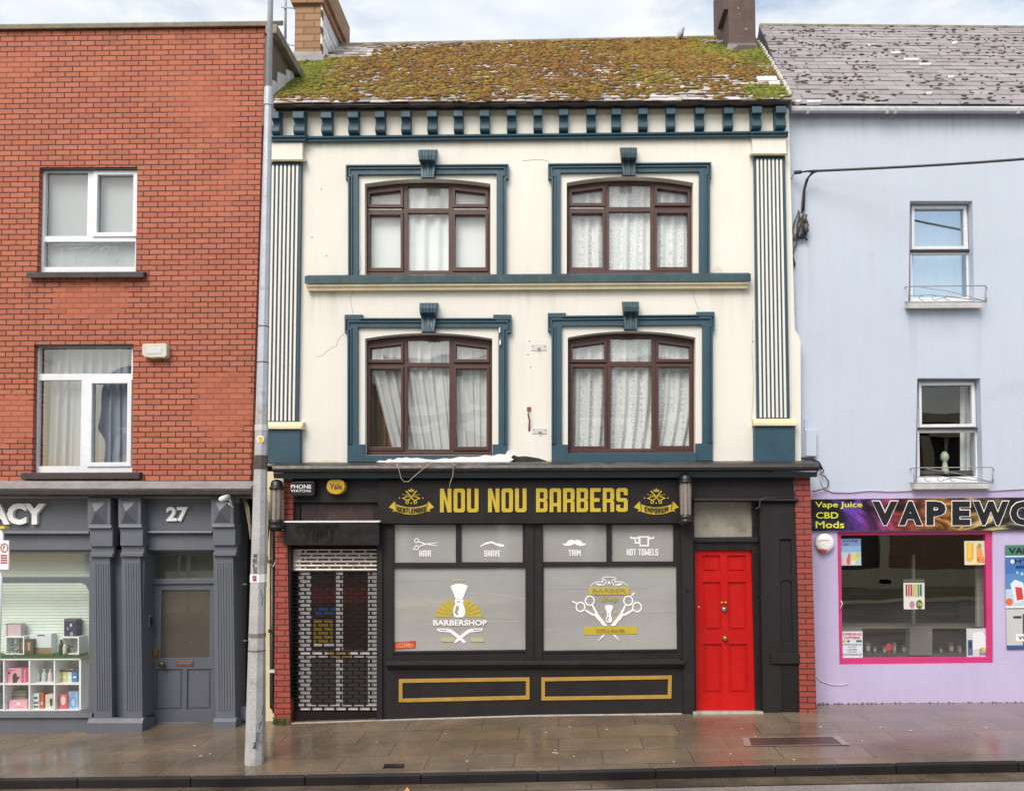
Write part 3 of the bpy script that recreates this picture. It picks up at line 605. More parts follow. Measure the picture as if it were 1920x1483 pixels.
# moss
def moss(name, label, pl, corners, count, seed, dens, size=(.025, .075), green=lambda u, v: 0):
    a, b_, c_, d_ = [roofpt(pl, *q) for q in corners]; n = pl[1] if pl[1].z > 0 else -pl[1]; rnd = random.Random(seed)
    ux = (b_-a).normalized(); uy = n.cross(ux).normalized(); base = []; mb = MB(); i = 0; tries = 0
    oct_f = [(0, 1, 4), (1, 2, 4), (2, 3, 4), (3, 0, 4), (1, 0, 5), (2, 1, 5), (3, 2, 5), (0, 3, 5)]
    while i < count and tries < count*12:
        tries += 1; u, v = rnd.random(), rnd.random(); p = a.lerp(b_, u).lerp(d_.lerp(c_, u), v)
        if rnd.random() > dens(u, v, p): continue
        i += 1; s = rnd.uniform(*size); sx, sy, sz = s*rnd.uniform(.9, 2.6), s*rnd.uniform(.5, 1.0), s*rnd.uniform(.3, .7)
        an = rnd.uniform(-.25, .25); X = ux*math.cos(an)+uy*math.sin(an); Y_ = uy*math.cos(an)-ux*math.sin(an); p = p+n*.022
        g = green(u, v)+rnd.uniform(-.22, .22); m_ = 'moss_green' if g > .6 else 'moss_olive' if g > .3 else 'moss_brown' if g > -.3 else 'moss_grey'
        j = lambda: rnd.uniform(.75, 1.25)
        mb.add([p+X*sx*j(), p+Y_*sy*j(), p-X*sx*j(), p-Y_*sy*j(), p+n*sz*j()+X*sx*rnd.uniform(-.3, .3), p-n*.02], oct_f, m_, True)
    o = mb.build(name); o['kind'] = 'stuff'; o['label'] = label; o['category'] = 'moss'; return o
M['moss_brown'] = mat('moss_brown', A(136, 98, 48), .95, .25, 5, .25, 60, .6, island=.4)
M['moss_olive'] = mat('moss_olive', A(148, 122, 46), .95, .25, 5, .25, 60, .6, island=.35)
M['moss_green'] = mat('moss_green', A(120, 128, 38), .95, .25, 5, .25, 60, .6, island=.3)
def d1(u, v, p):
    q = noise.noise(Vector((p.x*.9, p.y*1.1, 3))) + .55*noise.noise(Vector((p.x*2.6, p.y*5, 7))) + .35*noise.noise(Vector((p.x*5, p.y*11, 1)))
    k = .57+.4*q+.5*noise.noise(Vector((p.x*3.2, p.y*16, 5)))
    if v < .1: k -= .55*(1-v/.1)
    if v > .8 and u < .45: k -= .55*(v-.8)/.2
    if v < .6 and u > .6: k -= .3*(u-.6)/.4*(1-abs(v-.3)/.5)
    if v > .5 and u > .7: k += .45
    if v < .16 and u > .93: k += .5
    if u < .08 and .15 < v < .85: k += .3
    if v > .72 and u < .16: k -= .8
    return max(0, min(1, k))
def g1(u, v): 
    g = .27+.28*noise.noise(Vector((u*6, v*3, 2)))
    g += .75*max(0, 1-u/.16)*(1 if v > .1 else .3) + .7*max(0, (u-.82)/.18)*max(0, 1-abs(v-.75)/.5) + (.8 if u > .92 and v < .2 else 0) + .25*max(0, (u-.6)/.4)*v
    return g
moss('moss', 'brown and green moss covering the slates of the middle roof', pl1, RC1, 12000, 3, d1, (.013, .04), green=g1)
# white patched slates near the right verge
r = MB(); 
for q in ([(1418, 150.5), (1454, 150.5), (1457, 158), (1420, 158)], [(1440, 159.5), (1459, 159.5), (1462, 165), (1443, 165)]):
    P = [roofpt(pl1, *z)+n1*.05 for z in q]; r.add(P+[v-n1*.03 for v in P], [(0, 1, 2, 3), (7, 6, 5, 4), (0, 4, 5, 1), (1, 5, 6, 2), (2, 6, 7, 3), (3, 7, 4, 0)], 'mortar_white')
rnd = random.Random(5)
for i in range(26):
    t = i/26; P = roofpt(pl1, 1421+(1484-1421)*t**.9+rnd.uniform(-1, 1), 84+(187-84)*t); r.ball(P+n1*.03, .03, .05, .028, 'mortar_white', 7, 4)
r.build('verge_mortar', roof)
# chimneys
def px_at(x, y, Y): return U(x, y, Y)
ch = MB(); a = U(552, 118, 13.2); c = U(601.5, 0, 13.2); dz = 1.6
ch.wbox(a.x, c.x, 13.2, 14.55, a.z-.5, U(0, 4, 13.2).z, 'brick_tan')
zt = U(560, 10, 13.2).z
chim = ch.build('chimney', roof)
ch = MB()
ch.wbox(a.x-.05, c.x+.06, 13.14, 14.61, zt-.0, zt+.11, 'brick_tan'); ch.wbox(a.x-.1, c.x+.11, 13.09, 14.66, zt+.112, zt+.5, 'brick_tan'); ch.build('chimney_cap', chim, .008)
ch = MB(); sx = c.x     # slate hung side and lead apron
rnd = random.Random(2)
for j in range(9):
    for i in range(5):
        z0 = a.z-.25+j*.14; y0 = 13.2+i*.27+(.13 if j % 2 else 0); y1 = min(14.55, y0+.262)
        if z0 > zt-.05: continue
        z1 = min(zt, z0+.155); o = .012+.012*rnd.random()
        ch.add([(sx+.004, y0, z0), (sx+o+.012, y0, z0), (sx+o, y1, z0), (sx+.004, y1, z0), (sx+.004, y0, z1), (sx+.01, y0, z1), (sx+.01, y1, z1), (sx+.004, y1, z1)], [(0, 1, 2, 3), (7, 6, 5, 4), (0, 4, 5, 1), (1, 5, 6, 2), (2, 6, 7, 3), (3, 7, 4, 0)], mat('white_slate_hanging', A(252, 250, 246, 1), .4, .1, 6, .1, 40, .2, island=.15) if 'wsh' not in M else M['wsh'])
        M['wsh'] = ch.mats[0]
ch.build('slate_hanging', chim)
ch = MB(); 
P0 = roofpt(pl1, 547, 119); P1 = roofpt(pl1, 608, 117)
ch.add([U(550, 98, 13.19), U(603, 97, 13.19), P1+n1*.03, P0+n1*.03, U(550, 98, 13.21), U(603, 97, 13.21), P1-n1*.05, P0-n1*.05], [(0, 1, 2, 3), (7, 6, 5, 4), (0, 4, 5, 1), (1, 5, 6, 2), (2, 6, 7, 3), (3, 7, 4, 0)], 'lead')
ch.build('lead_flashing', chim)
ch = MB(); a2 = U(1367, 90, 13.6); c2 = U(1416, 0, 13.6)
ch.wbox(a2.x, c2.x, 13.6, 14.9, a2.z-.6, c2.z+.8, 'chim_brown')
chim2 = ch.build('chimney', roof, .012)
ch = MB(); ch.wbox(a2.x-.07, a2.x, 13.62, 14.2, U(0, 34, 13.6).z, U(0, 34, 13.6).z+.5, 'chim_brown')
ch.build('chimney_slab', chim2)
for x, y, q in ((1384, 16, 2.6), (1386, 27, 1.4), (1399, 55, 3), (1392, 70, 1.2)): ch = MB(); ch.prism(circ(x, y, q, 9), 13.592, 13.62, 'coping'); ch.build('lichen_spot', chim2)
ch = MB(); Pa, Pb = roofpt(pl1, 1362, 97), roofpt(pl1, 1420, 96)
ch.add([U(1365, 82, 13.59), U(1418, 81, 13.59), Pb+n1*.03, Pa+n1*.03, U(1365, 82, 13.61), U(1418, 81, 13.61), Pb-n1*.05, Pa-n1*.05], [(0, 1, 2, 3), (7, 6, 5, 4), (0, 4, 5, 1), (1, 5, 6, 2), (2, 6, 7, 3), (3, 7, 4, 0)], 'lead')
ch.build('lead_flashing', chim2); ch = MB()
for i in range(9):
    P = roofpt(pl1, 1322+i*4.6, 83+rnd.uniform(-1.5, 3)); ch.ball(P+n1*.03, .08, .06, .03, 'lead', 7, 4)
ch.build('ridge_mortar', chim2)
# aerial mast behind the parapet
p = MB(); p.tube([U(535, 75, 13.4), U(535, -60, 13.4)], .022, 'galv', 8); p.tube([U(528, 14, 13.4), U(553, 16, 13.2)], .012, 'galv', 6); p.tube([U(540, 84, 13.4), U(553, 86, 13.2)], .012, 'galv', 6); p.tube([U(535, 75, 13.4), U(536, 150, 13.4)], .022, 'galv', 8)
tag(p.build('aerial_mast'), 'thin grey aerial mast strapped to the tan brick chimney', 'mast')
# bird on the ridge
p = MB(); bp = U(1276, 66, 14.45); p.ball(bp, .06, .08, .06, solid(128, 130, 142), 10, 7)
gm = solid(172, 172, 182)
vs = []; fs = []
prof = [(-.21, -.13, .012, .03), (-.14, -.09, .03, .04), (-.07, -.02, .06, .06), (0, .035, .075, .075), (.035, .1, .06, .058), (.06, .15, .04, .04), (.075, .185, .042, .04), (.085, .215, .025, .025), (.12, .2, .005, .006)]
p = MB(); pts = []; n = 10
for i, (x, z, ry, rz) in enumerate(prof):
    for k in range(n): q = 2*PI*k/n; vs.append(bp+.62*Vector((x*.8+.02-rz*.7*math.sin(q), 1.5*ry*math.cos(q), z*.95+1.2*rz*math.sin(q))))
for i in range(len(prof)-1):
    for k in range(n): fs.append((i*n+k, i*n+(k+1) % n, (i+1)*n+(k+1) % n, (i+1)*n+k))
fs += [tuple(range(n)), tuple((len(prof)-1)*n+k for k in range(n))]
p.add(vs, fs, gm, True)
for y in (-.03, .03): p.tube([bp+Vector((.02, y*.7, -.03)), bp+Vector((.02, y*.7, -.09)), bp+Vector((.04, y*.7, -.095))], .006, solid(150, 110, 100), 5)
tag(p.build('pigeon'), 'small grey pigeon perched on the mossy roof ridge', 'bird')

m = MB(); xa, xb = U(500, 800, YU).x, U(1500, 800, YU).x
m.wbox(xa, xb, YU+3.2, YU+3.4, -.5, 7.4, 'cream_dirty'); m.wbox(xa, xa+.1, YU+.31, YU+3.2, -.5, 7.2, 'cream_dirty'); m.wbox(xb-.1, xb, YU+.31, YU+3.2, -.5, 7.2, 'cream_dirty'); m.wbox(xa+.1, xb-.1, YU+.305, YU+3.2, 3.1, 3.2, 'dark'); m.build('rear_wall', house)
# ================================================================== BARBER SHOPFRONT (parts of the same house)
m = MB()
for x0, x1, dy in ((510, 1537, -6.5),):
    m.profile(x0, x1, [(867, YU), (870, YS-.16), (873, YS-.22), (879, YS-.235), (884, YS-.22), (886.5, YS-.17), (886.5, YU)], 'gutter_black', dy=-3.5)
corn = m.build('shop_cornice', house, .004)
m = MB(); m.profile(512, 1533, [(886.8, YS-.16), (897, YS-.13), (897, YS+.1), (886.8, YS+.1)], 'teal_dark', dy=-2.5)
m.build('cornice_board', corn, .003)
# fascia behind the signs, dark timber
m = MB()
m.box(546, 890, 712, 942, YS+.02, YS+.25, 'black'); m.box(712, 890, 1276, 984, YS+.03, YS+.25, 'black'); m.box(1276, 890, 1498, 936, YS+.02, YS+.25, 'black')
m.profile(1300, 1498, [(934, YS-.03), (938, YS-.045), (941, YS-.02), (941, YS+.1), (934, YS+.1)], 'black')
m.tube([U(1417, 955, YS-.03), U(1424, 950, YS-.03), U(1425, 938, YS-.03), U(1432, 934, YS-.03), U(1490, 932, YS-.03)], .014, 'black_gloss', 7)
m.build('fascia', house, .004)
m = MB(); m.prism([(1488, 900), (1496, 897), (1500, 908), (1496, 925), (1491, 933), (1489, 918)], YS+.012, YS+.03, solid(150, 146, 140, .8)); m.build('bare_patch', house)
# brick piers
m = MB(); m.prism([(531, 898), (549, 898), (549, 994), (538, 994), (545, 1362), (514, 1362), (516, 994), (531, 994)], YS+.01, YU+.05, 'brick_pier')
m.build('brick_pier', house)
m = MB(); m.prism([(1489, 895), (1519, 893), (1531, 1340), (1500, 1340), (1496, 1100)], YS+.01, YL, 'brick_pier'); m.build('brick_pier', house)
# main sign
sg = MB(); sg.box(709, 900, 1275, 981.5, YS-.02, YS+.03, 'sign_black', dy=-1)
sign = sg.build('sign_board', None, .003); 
sroot = thing('shop_sign', 'long black barbers sign with big gold lettering and two scissor emblems', 'sign', U(990, 981, YS)); sign.parent = sroot; sign.location = -sroot.location
l = MB(); l.glyphs('NOU NOU BARBERS', boxfn(825, 916, 1177, 960.5, -1.2), YS-.032, 'gold', .012, gap=.085, space=.3); l.build('lettering', sroot)
def emblem(word, cx, xr, yt, dy, wx0, wx1):
    e = MB(); Yv = YS-.026; X0, X1 = xr; w = X1-X0; s = w/85
    mid = lambda x: dy*(x-X0)/w
    # ribbon: curved band with folded tails
    def band(u): return 4.2*s*4*(.25-(u-.5)**2)*1.0
    n = 14; top = [(X0+10*s+(w-20*s)*i/n, yt+24*s+5+band(i/n)*1.3) for i in range(n+1)]
    up = [(X0+11*s+(w-22*s)*i/n, 944+band(i/n)*1.7) for i in range(n+1)]; lo = [(x, y+13.5) for x, y in up]
    e.flat(up+lo[::-1], Yv, 'gold')
    for sd in (-1, 1):
        bx = X0 if sd < 0 else X1; f = lambda k: bx-sd*k*s
        e.flat([(f(0), 951), (f(11), 939.5), (f(11), 945), (f(14), 957), (f(7), 959.5), (f(9.5), 955)], Yv, 'gold')
        e.flat([(f(11), 940), (f(14), 943.5), (f(16), 957), (f(13.5), 957)], Yv, solid(120, 100, 40))
    # word along the curve
    wf = lambda u, v: (wx0+(wx1-wx0)*u, 946.4+band(.5+(u-.5)*.72)*1.75+(1-v)*9.6-1.2)
    e.glyphs(word, wf, Yv-.012, 'sign_black', .01, gap=.14)
    # crown
    c = cx; e.flat([(c-4.5, 922), (c+4.5, 922), (c+5.5, 916.5), (c+2.4, 919), (c, 914.5), (c-2.4, 919), (c-5.5, 916.5)], Yv, 'gold')
    # crossed scissors, razors
    for sd in (-1, 1):
        e.flat(line((c-sd*6.5, 940), (c+sd*10, 920), 1.6, 2.6), Yv, 'gold')
        e.flat(circ(c-sd*7.6, 941.5, 3.3, 12), Yv, 'gold', [circ(c-sd*7.6, 941.5, 1.7, 12)])
        e.flat([(c+sd*2, 932), (c+sd*9, 930), (c+sd*18, 934), (c+sd*9, 938), (c+sd*3, 936.4), (c+sd*8, 936.2), (c+sd*13.5, 934), (c+sd*8.5, 931.6)], Yv, 'gold')
        e.flat(line((c+sd*2, 930), (c+sd*17, 926.5), 1, .8), Yv, 'gold'); e.flat(circ(c+sd*22, 933.5, 1.3, 8), Yv, 'gold')
    e.flat(circ(c, 943, 1.4, 8), Yv, 'gold')
    e.build('emblem', sroot)
emblem('GENTLEMANS', 771, (729, 814), 922, 0, 745, 798)
emblem('EMPORIUM', 1230.5, (1188.5, 1273), 921, 0, 1209, 1253)
# alarm boxes
t0 = thing('alarm_box', 'black rectangular alarm box with white lettering on the dark fascia', 'alarm box', U(567, 930, YS))
p = MB(); p.prism([(546, 903), (588, 902), (590.5, 906), (590, 926), (586, 930), (548, 930), (544, 926), (543.5, 907)], YS-.1, YS+.03, 'black_gloss'); p.build('case', t0, .012)
p = MB(); p.text('PHONE', 545.5, 908.3, 583.5, 916, YS-.106, 'letter_white', .012); p.text('WATCH', 545.5, 917.6, 576, 922.4, YS-.106, 'letter_white', .006)
for i in range(3): p.prism([(577.5+i*2, 919+.3*i), (578.6+i*2, 918.8-.2*i), (578.6+i*2, 922.2), (577.5+i*2, 922)], YS-.106, YS-.099, 'letter_white')
p.build('lettering', t0)
t0 = thing('alarm_box', 'yellow octagonal alarm box with dark lettering on the dark fascia', 'alarm box', U(629, 927, YS))
p = MB(); p.prism([(620, 899), (639, 898.6), (645, 903), (647, 913), (644, 920), (638, 925), (629, 927), (620, 925), (614, 920), (611.5, 913), (614, 903)], YS-.09, YS+.03, mat('yellow_plastic', A(222, 180, 52), .35, .05, 4), ); p.build('case', t0, .012)
p = MB(); p.text('Yale', 618, 906.5, 641, 917, YS-.096, solid(66, 58, 40), .008); p.build('lettering', t0)
# barber lanterns
def lantern(cx, r, y0, y1, y2, y3, label, arm=None):
    root = thing('barber_lantern', label, 'wall lamp', U(cx, y3, YS-.12), 'barber lanterns on the shopfront'); Yc = YS-.14
    z = lambda y: U(cx, y, Yc).z; X = U(cx, (y1+y2)/2, Yc).x; q = lambda pxs: pxs*Yc/F; c = (X, Yc, 0)
    p = MB(); p.lathe(c, [(q(r*.3), z(y0)), (q(r*.75), z(y0+2)), (q(r), z(y0+6)), (q(r*1.05), z(y1-4)), (q(r*1.28), z(y1-3)), (q(r*1.28), z(y1)), (q(r*.9), z(y1+1))], 'black_gloss'); p.build('cap', root)
    p = MB(); n = 28; ny = 24; vs = []; fs = []
    for j in range(ny+1):
        for k in range(n):
            rr = q(r*.92)*(1+(.035 if j % 2 else 0)); an = 2*PI*k/n; vs.append((X+rr*math.cos(an), Yc+rr*math.sin(an), z(y1+(y2-y1)*j/ny)))
    for j in range(ny):
        for k in range(n): fs.append((j*n+k, j*n+(k+1) % n, (j+1)*n+(k+1) % n, (j+1)*n+k))
    p.add(vs, fs, mat('ribbed_lamp_glass', A(150, 142, 134), .18, .1, 12, .1, 50, .05, coat=.5, island=0) if 'lampg' not in M else M['lampg'], True); M['lampg'] = p.mats[0]
    p.build('ribbed_glass', root)
    p = MB()
    for k in range(8):
        an = 2*PI*k/8+.2; p.tube([(X+q(r*1.0)*math.cos(an), Yc+q(r*1.0)*math.sin(an), z(y1)), (X+q(r*1.0)*math.cos(an), Yc+q(r*1.0)*math.sin(an), z(y2))], .004, solid(90, 84, 78), 5)
    p.build('wire_cage', root)
    p = MB(); p.lathe(c, [(q(r*1.0), z(y2-1)), (q(r*1.2), z(y2)), (q(r*1.2), z(y2+6)), (q(r*1.05), z(y2+8)), (q(r*1.3), z(y3-9)), (q(r*1.3), z(y3-6)), (q(r*.8), z(y3))], 'black_gloss')
    p.wbox(X-.03, X+.03, Yc, YS+.03, z(y2+6), z(y2), 'black_gloss'); p.build('base', root)
lantern(1285.5, 11.5, 888, 905, 966, 984, 'dark barber lantern with ribbed glass right of the gold lettering')
lantern(518.5, 11, 899, 917, 975, 996, 'dark barber lantern with ribbed glass near the grey lamp post')
# shutter bay on the left
m = MB(); m.box(548, 942, 562, 978, YS+.08, YS+.3, 'black'); m.box(700, 942, 716, 978, YS+.08, YS+.3, 'black'); m.box(562, 942, 700, 946, YS+.08, YS+.3, 'black'); m.box(536, 1020, 545, 1358, YS+.03, YU, 'black'); m.box(706, 978, 717, 1354, YS+.03, YU, 'black')
m.box(717, 981, 738, 1350, YS+.06, YU, 'black')
m.build('bay_frame', house, .004)
m = MB(); m.box(560, 944, 702, 980, YS+.12, YS+.13, mat('dirty_glass', A(88, 72, 70), .25, .25, 3, .15, 30, .05, coat=.7, stain=A(140, 130, 126), stain_at=(.58, .8))); m.build('transom_pane', house)
m = MB(); m.box(531, 980, 711, 1022, YS-.1, YU-.1, 'black_gloss'); 
sb = m.build('shutter_box', house, .006)
m = MB(); m.profile(530, 712, [(976.5, YS-.11), (979.5, YS-.115), (979.5, YU-.3), (976, YU-.3)], 'offwhite', dy=-.5); m.build('lit_top_edge', sb)  # off-white strip paints the bright line of light along the box top
m = MB(); rnd = random.Random(8)
for i in range(22):   # tar drips down the box
    x = 556+i*3.5+rnd.uniform(-1, 1); h = rnd.uniform(6, 34)*(1 if 4 < i < 20 else .5); m.k += 1
    m.prism([(x-3, 983), (x+3, 983), (x+1.6, 983+h*.7), (x+.4, 983+h), (x-.8, 983+h), (x-1.8, 983+h*.6)], YS-.1015-.0002*m.k, YS-.098, solid(30, 26, 27, .25))
m.build('tar_drips', sb)
def perforated(x0, x1, y0, y1, pitch, hole, m, Yf, inset0=18, solid_ends=True, hh=.66):
    b = MB(); rows = int((y1-y0)/pitch)
    for i in range(rows+1):
        ya = y0+i*pitch; b.profile(x0, x1, [(ya-pitch*(1-hh)/2, Yf), (ya, Yf-.006), (ya+pitch*(1-hh)/2, Yf), (ya+pitch*(1-hh)/2, Yf+.012), (ya-pitch*(1-hh)/2, Yf+.012)], m)
        if i == rows: break
        off = 0 if i % 2 else hole*.5; x = x0+inset0-hole+off
        b.box(x0, ya, x0+inset0-4+off*.7, ya+pitch, Yf+.002, Yf+.01, m) if solid_ends else None
        xs = []
        x = x0+inset0+off
        while x < x1-4: xs.append(x); x += hole
        for x in xs: b.box(x-1.7, ya, x+1.7, ya+pitch, Yf+.002, Yf+.01, m)
        if solid_ends == 2: b.box(x1-16-off*.4, ya, x1, ya+pitch, Yf+.002, Yf+.01, m)
    return b
sh = perforated(545.5, 706, 1071, 1334, 7.45, 22.4, 'shutter_dark', YS+.13, 4, False).build('roller_shutter', house)
perforated(545.5, 706, 1030, 1071, 7.6, 22.4, 'shutter_metal', YS+.122, 16, True, .5).build('metal_slats', sh)
m = MB(); m.box(545.5, 1334, 706, 1357, YS+.12, YS+.14, 'shutter_dark'); m.build('bottom_rail', sh); m = MB(); m.box(545.5, 1022, 706, 1030, YS+.11, YS+.14, 'shutter_dark'); m.build('top_rail', sh)
m = MB(); dw = solid(250, 250, 252, .4); Yd = YS+.165
m.box(540, 1020, 712, 1356, Yd+.03, Yd+.06, 'black')
for x0, x1 in ((560, 583), (630, 643), (690, 708)): m.box(x0, 1040, x1, 1332, Yd, Yd+.03, dw)
m.box(560, 1219, 706, 1232, Yd-.012, Yd+.03, dw); m.box(560, 1322, 706, 1331, Yd-.012, Yd+.03, dw); m.box(560, 1040, 706, 1070, Yd-.01, Yd+.03, solid(120, 112, 108))
for x0, x1 in ((583, 630), (643, 690)): m.box(x0, 1232, x1, 1322, Yd+.012, Yd+.03, solid(92, 90, 90)); m.box(x0, 1070, x1, 1219, Yd+.015, Yd+.03, solid(66, 50, 48, .2)); m.box(x0, 1102, x1, 1132, Yd+.011, Yd+.028, solid(104, 46, 44)) 
m.box(614, 1221, 657, 1232, Yd-.02, Yd, solid(150, 128, 60))
sd = m.build('shop_door', house)
m = MB(); m.prism([(591, 1138), (629, 1137), (630, 1152), (592, 1157)], Yd+.002, Yd+.012, solid(52, 92, 160)); tag(m.build('notice'), 'blue notice on the shop door behind the shutter', 'notice', 'notices behind the shutter')
m = MB(); m.box(588, 1160, 624, 1204, Yd+.002, Yd+.012, solid(176, 150, 44)); m.box(588, 1204, 626, 1211, Yd+.004, Yd+.012, dw); tag(m.build('notice'), 'yellow notice on the shop door behind the shutter', 'notice', 'notices behind the shutter')
# shop windows
def shopwin(xl, xr, mid, y0, yt, yl, yb, ylb):
    Yw = YS+.1; f = MB()
    up = [[(xl[0], y0), (mid[0], y0), (mid[0], yt), (xl[0], yt)], [(mid[1], y0-.5), (xr[0], y0-.5), (xr[0], yt-.7), (mid[1], yt-.7)]]
    low = [(xl[1], yl), (xr[1], yl-1), (xr[1]+1.5, yb-3), (xl[1], yb)]
    f.prism([(xl[0]-22, 981), (xr[0]+24, 981), (xr[0]+24, ylb-3), (xl[0]-22, ylb)], Yw-.03, Yw+.06, 'black', up+[low])
    w = f.build('shop_window', house, .005)
    for q in up+[low]:
        p = MB(); p.prism([(q[0][0]-1, q[0][1]-1), (q[1][0]+1, q[1][1]-1), (q[2][0]+1, q[2][1]+1), (q[3][0]-1, q[3][1]+1)], Yw, Yw+.012, 'film'); p.build('pane', w)
    e = MB(); e.prism([(low[3][0]-2, low[3][1]), (low[2][0]+2, low[2][1]), (low[2][0]+2, low[2][1]+4), (low[3][0]-2, low[3][1]+4)], Yw-.045, Yw-.02, 'black_gloss'); e.build('sill_bead', w)
    return w, Yw-.004
wl, YV = shopwin((739, 737), (980, 985), (854.6, 864.6), 983, 1054.5, 1065, 1221, 1240)
wr, YV = shopwin((1017.8, 1019), (1262.5, 1268), (1137, 1147), 982.5, 1053, 1062, 1220, 1238)
cr = solid(196, 195, 192, .5); cr2 = solid(158, 157, 156, .5)
for w, ls in ((wl, [((738, 1127), (800, 1126), cr), ((800, 1126), (868, 1131), cr), ((880, 1112), (925, 1114), cr), ((925, 1114), (984, 1122), cr), ((738, 1072), (790, 1070), cr2), ((790, 1070), (860, 1068.5), cr2), ((900, 1165), (984, 1164), cr), ((782, 1174), (812, 1169), cr), ((740, 1090), (830, 1088), cr2)]), (wr, [((1020, 1096), (1090, 1098), cr2), ((1180, 1118), (1266, 1124), cr), ((1024, 1180), (1058, 1181), cr), ((1020, 1104), (1216, 1103), cr2), ((1200, 1150), (1267, 1147), cr2)])):
    for p_, q_, m_ in ls: e = MB(); e.prism(line(p_, q_, .7, .4), YV+.002, YV+.006, m_); e.build('film_crease', w)
m = MB(); m.box(985, 981, 1001, 1240, YS+.04, YS+.12, 'black'); m.box(1001, 981, 1017, 1240, YS+.055, YS+.12, 'black'); m.build('mullion_post', house, .005)
V = 'white_vinyl'
def scissors(mb, y, px, py, L_, ang, m_, flip=1):     # open scissors pointing along ang
    ca, sa = math.cos(ang), math.sin(ang)
    T = lambda a, b_: (px+ca*a-sa*b_*flip, py+sa*a+ca*b_*flip)
    for s in (-1, 1):
        mb.flat([T(0, -.02*L_*s), T(.5*L_, -.075*L_*s), T(.52*L_, -.06*L_*s), T(.02*L_, .03*L_*s)], y, m_)
        mb.flat(line(T(0, 0), T(-.28*L_, .1*L_*s), .045*L_, .035*L_), y, m_)
        cx, cy = T(-.37*L_, .15*L_*s); mb.flat(circ(cx, cy, .1*L_, 16), y, m_, [circ(cx, cy, .065*L_, 16)])
    mb.flat(line(T(-.46*L_, .18*L_), T(-.54*L_, .23*L_), .03*L_), y, m_)
e = MB(); scissors(e, YV, 798, 1020, 46, 0, V); e.glyphs('HAIR', boxfn(786, 1031.5, 808, 1043), YV-.0015, V, .004, gap=.1); e.build('decal', wl)
e = MB(); e.flat([(900, 1023), (912, 1016.5), (922, 1014.5), (930, 1018), (944, 1020.5), (946, 1024), (938, 1025), (928, 1021), (921, 1018), (908, 1021.5), (901, 1025)], YV, V); e.glyphs('SHAVE', boxfn(908, 1031.5, 938, 1043), YV-.0015, V, .004); e.build('decal', wl)
e = MB()
e.flat([(1054, 1018), (1060, 1019.5), (1066, 1013), (1072, 1011.5), (1077, 1013.5), (1082, 1011.5), (1088, 1013), (1094, 1019), (1100, 1018), (1096, 1022.5), (1088, 1023.5), (1081, 1021.5), (1077, 1019), (1073, 1021.5), (1066, 1023.5), (1058, 1022.5)], YV, V)
e.glyphs('TRIM', boxfn(1066, 1030.5, 1089, 1042), YV-.0015, V, .004); e.build('decal', wr)
e = MB(); e.flat([(1196, 1005), (1217, 1005), (1217, 1024), (1199, 1024), (1199, 1019), (1190, 1019), (1190, 1010), (1182, 1010), (1181, 1005), (1186, 1007), (1196, 1007)], YV, V, [[(1201, 1008), (1214, 1008), (1214, 1021.5), (1201, 1021.5)], [(1192.5, 1010), (1197, 1010), (1197, 1016.5), (1192.5, 1016.5)]])
e.flat([(1217, 1006), (1223, 1008), (1227, 1004), (1226, 1010), (1217, 1011)], YV, V)
e.glyphs('HOT TOWELS', boxfn(1175, 1029, 1234, 1041), YV-.0015, V, .004); e.build('decal', wr)
# brush emblem, left window
def brush(mb, cx, yt, yb, w, y, m_):
    h = yb-yt; T = lambda a, b_: (cx+a*w/2, yt+b_*h)
    mb.flat([T(-1, .07), T(-.5, .015), T(0, 0), T(.5, .015), T(1, .07), T(.62, .3), T(.4, .45), T(-.4, .45), T(-.62, .3)], y, m_)
    mb.flat([T(-.42, .46), T(.42, .46), T(.5, .5), T(.44, .6), T(.62, .72), T(.7, .84), T(.6, .95), T(.4, 1), T(-.4, 1), T(-.6, .95), T(-.7, .84), T(-.62, .72), T(-.44, .6), T(-.5, .5)], y, m_, [[T(-.3, .52), T(.1, .52), T(.1, .56), T(-.3, .56)], [T(-.3, .66), T(-.08, .66), T(.0, .75), T(-.2, .84), T(-.05, .94), T(-.35, .93), T(-.52, .85)]])
e = MB(); cx = 860
for i in range(12):       # golden rays
    a0, a1 = PI*(i+.08)/12, PI*(i+.92)/12
    if 5 <= i <= 6: continue
    e.flat([(cx+14*math.cos(a0), 1157-12*math.sin(a0)), (cx+44*math.cos(a0), 1157-35*math.sin(a0)), (cx+44*math.cos(a1), 1157-35*math.sin(a1)), (cx+14*math.cos(a1), 1157-12*math.sin(a1))], YV, 'yellow_vinyl')
brush(e, 861, 1094, 1157, 33, YV, V)
e.text('BARBERSHOP', 812, 1162, 913, 1172.5, YV-.008, V, .028, .004)
for x in (815, 826, 838, 848, 858, 868, 880, 891, 902): pass
e.flat([(820, 1178), (838, 1178.5), (846, 1180), (856, 1187), (874, 1203), (870, 1206), (850, 1190), (843, 1185), (825, 1184), (819, 1181)], YV, V, [[(823, 1180), (838, 1180.5), (838, 1182.5), (825, 1182)]])
e.flat([(905, 1178), (886, 1178.5), (878, 1180), (868, 1187), (850, 1203), (854, 1206), (874, 1190), (882, 1185), (900, 1183.5), (905, 1181)], YV, V, [[(902, 1180), (887, 1180.5), (887, 1182.5), (900, 1182)]])
for x in (860, 852, 869): e.flat([(x-3, 1089), (x, 1085), (x+3, 1089)], YV, solid(206, 184, 110))
for x in (838, 893): e.flat([(x-12, 1196), (x+14, 1196), (x+16, 1203), (x-10, 1203)], YV, solid(190, 184, 140))
e.build('brush_emblem', wl)
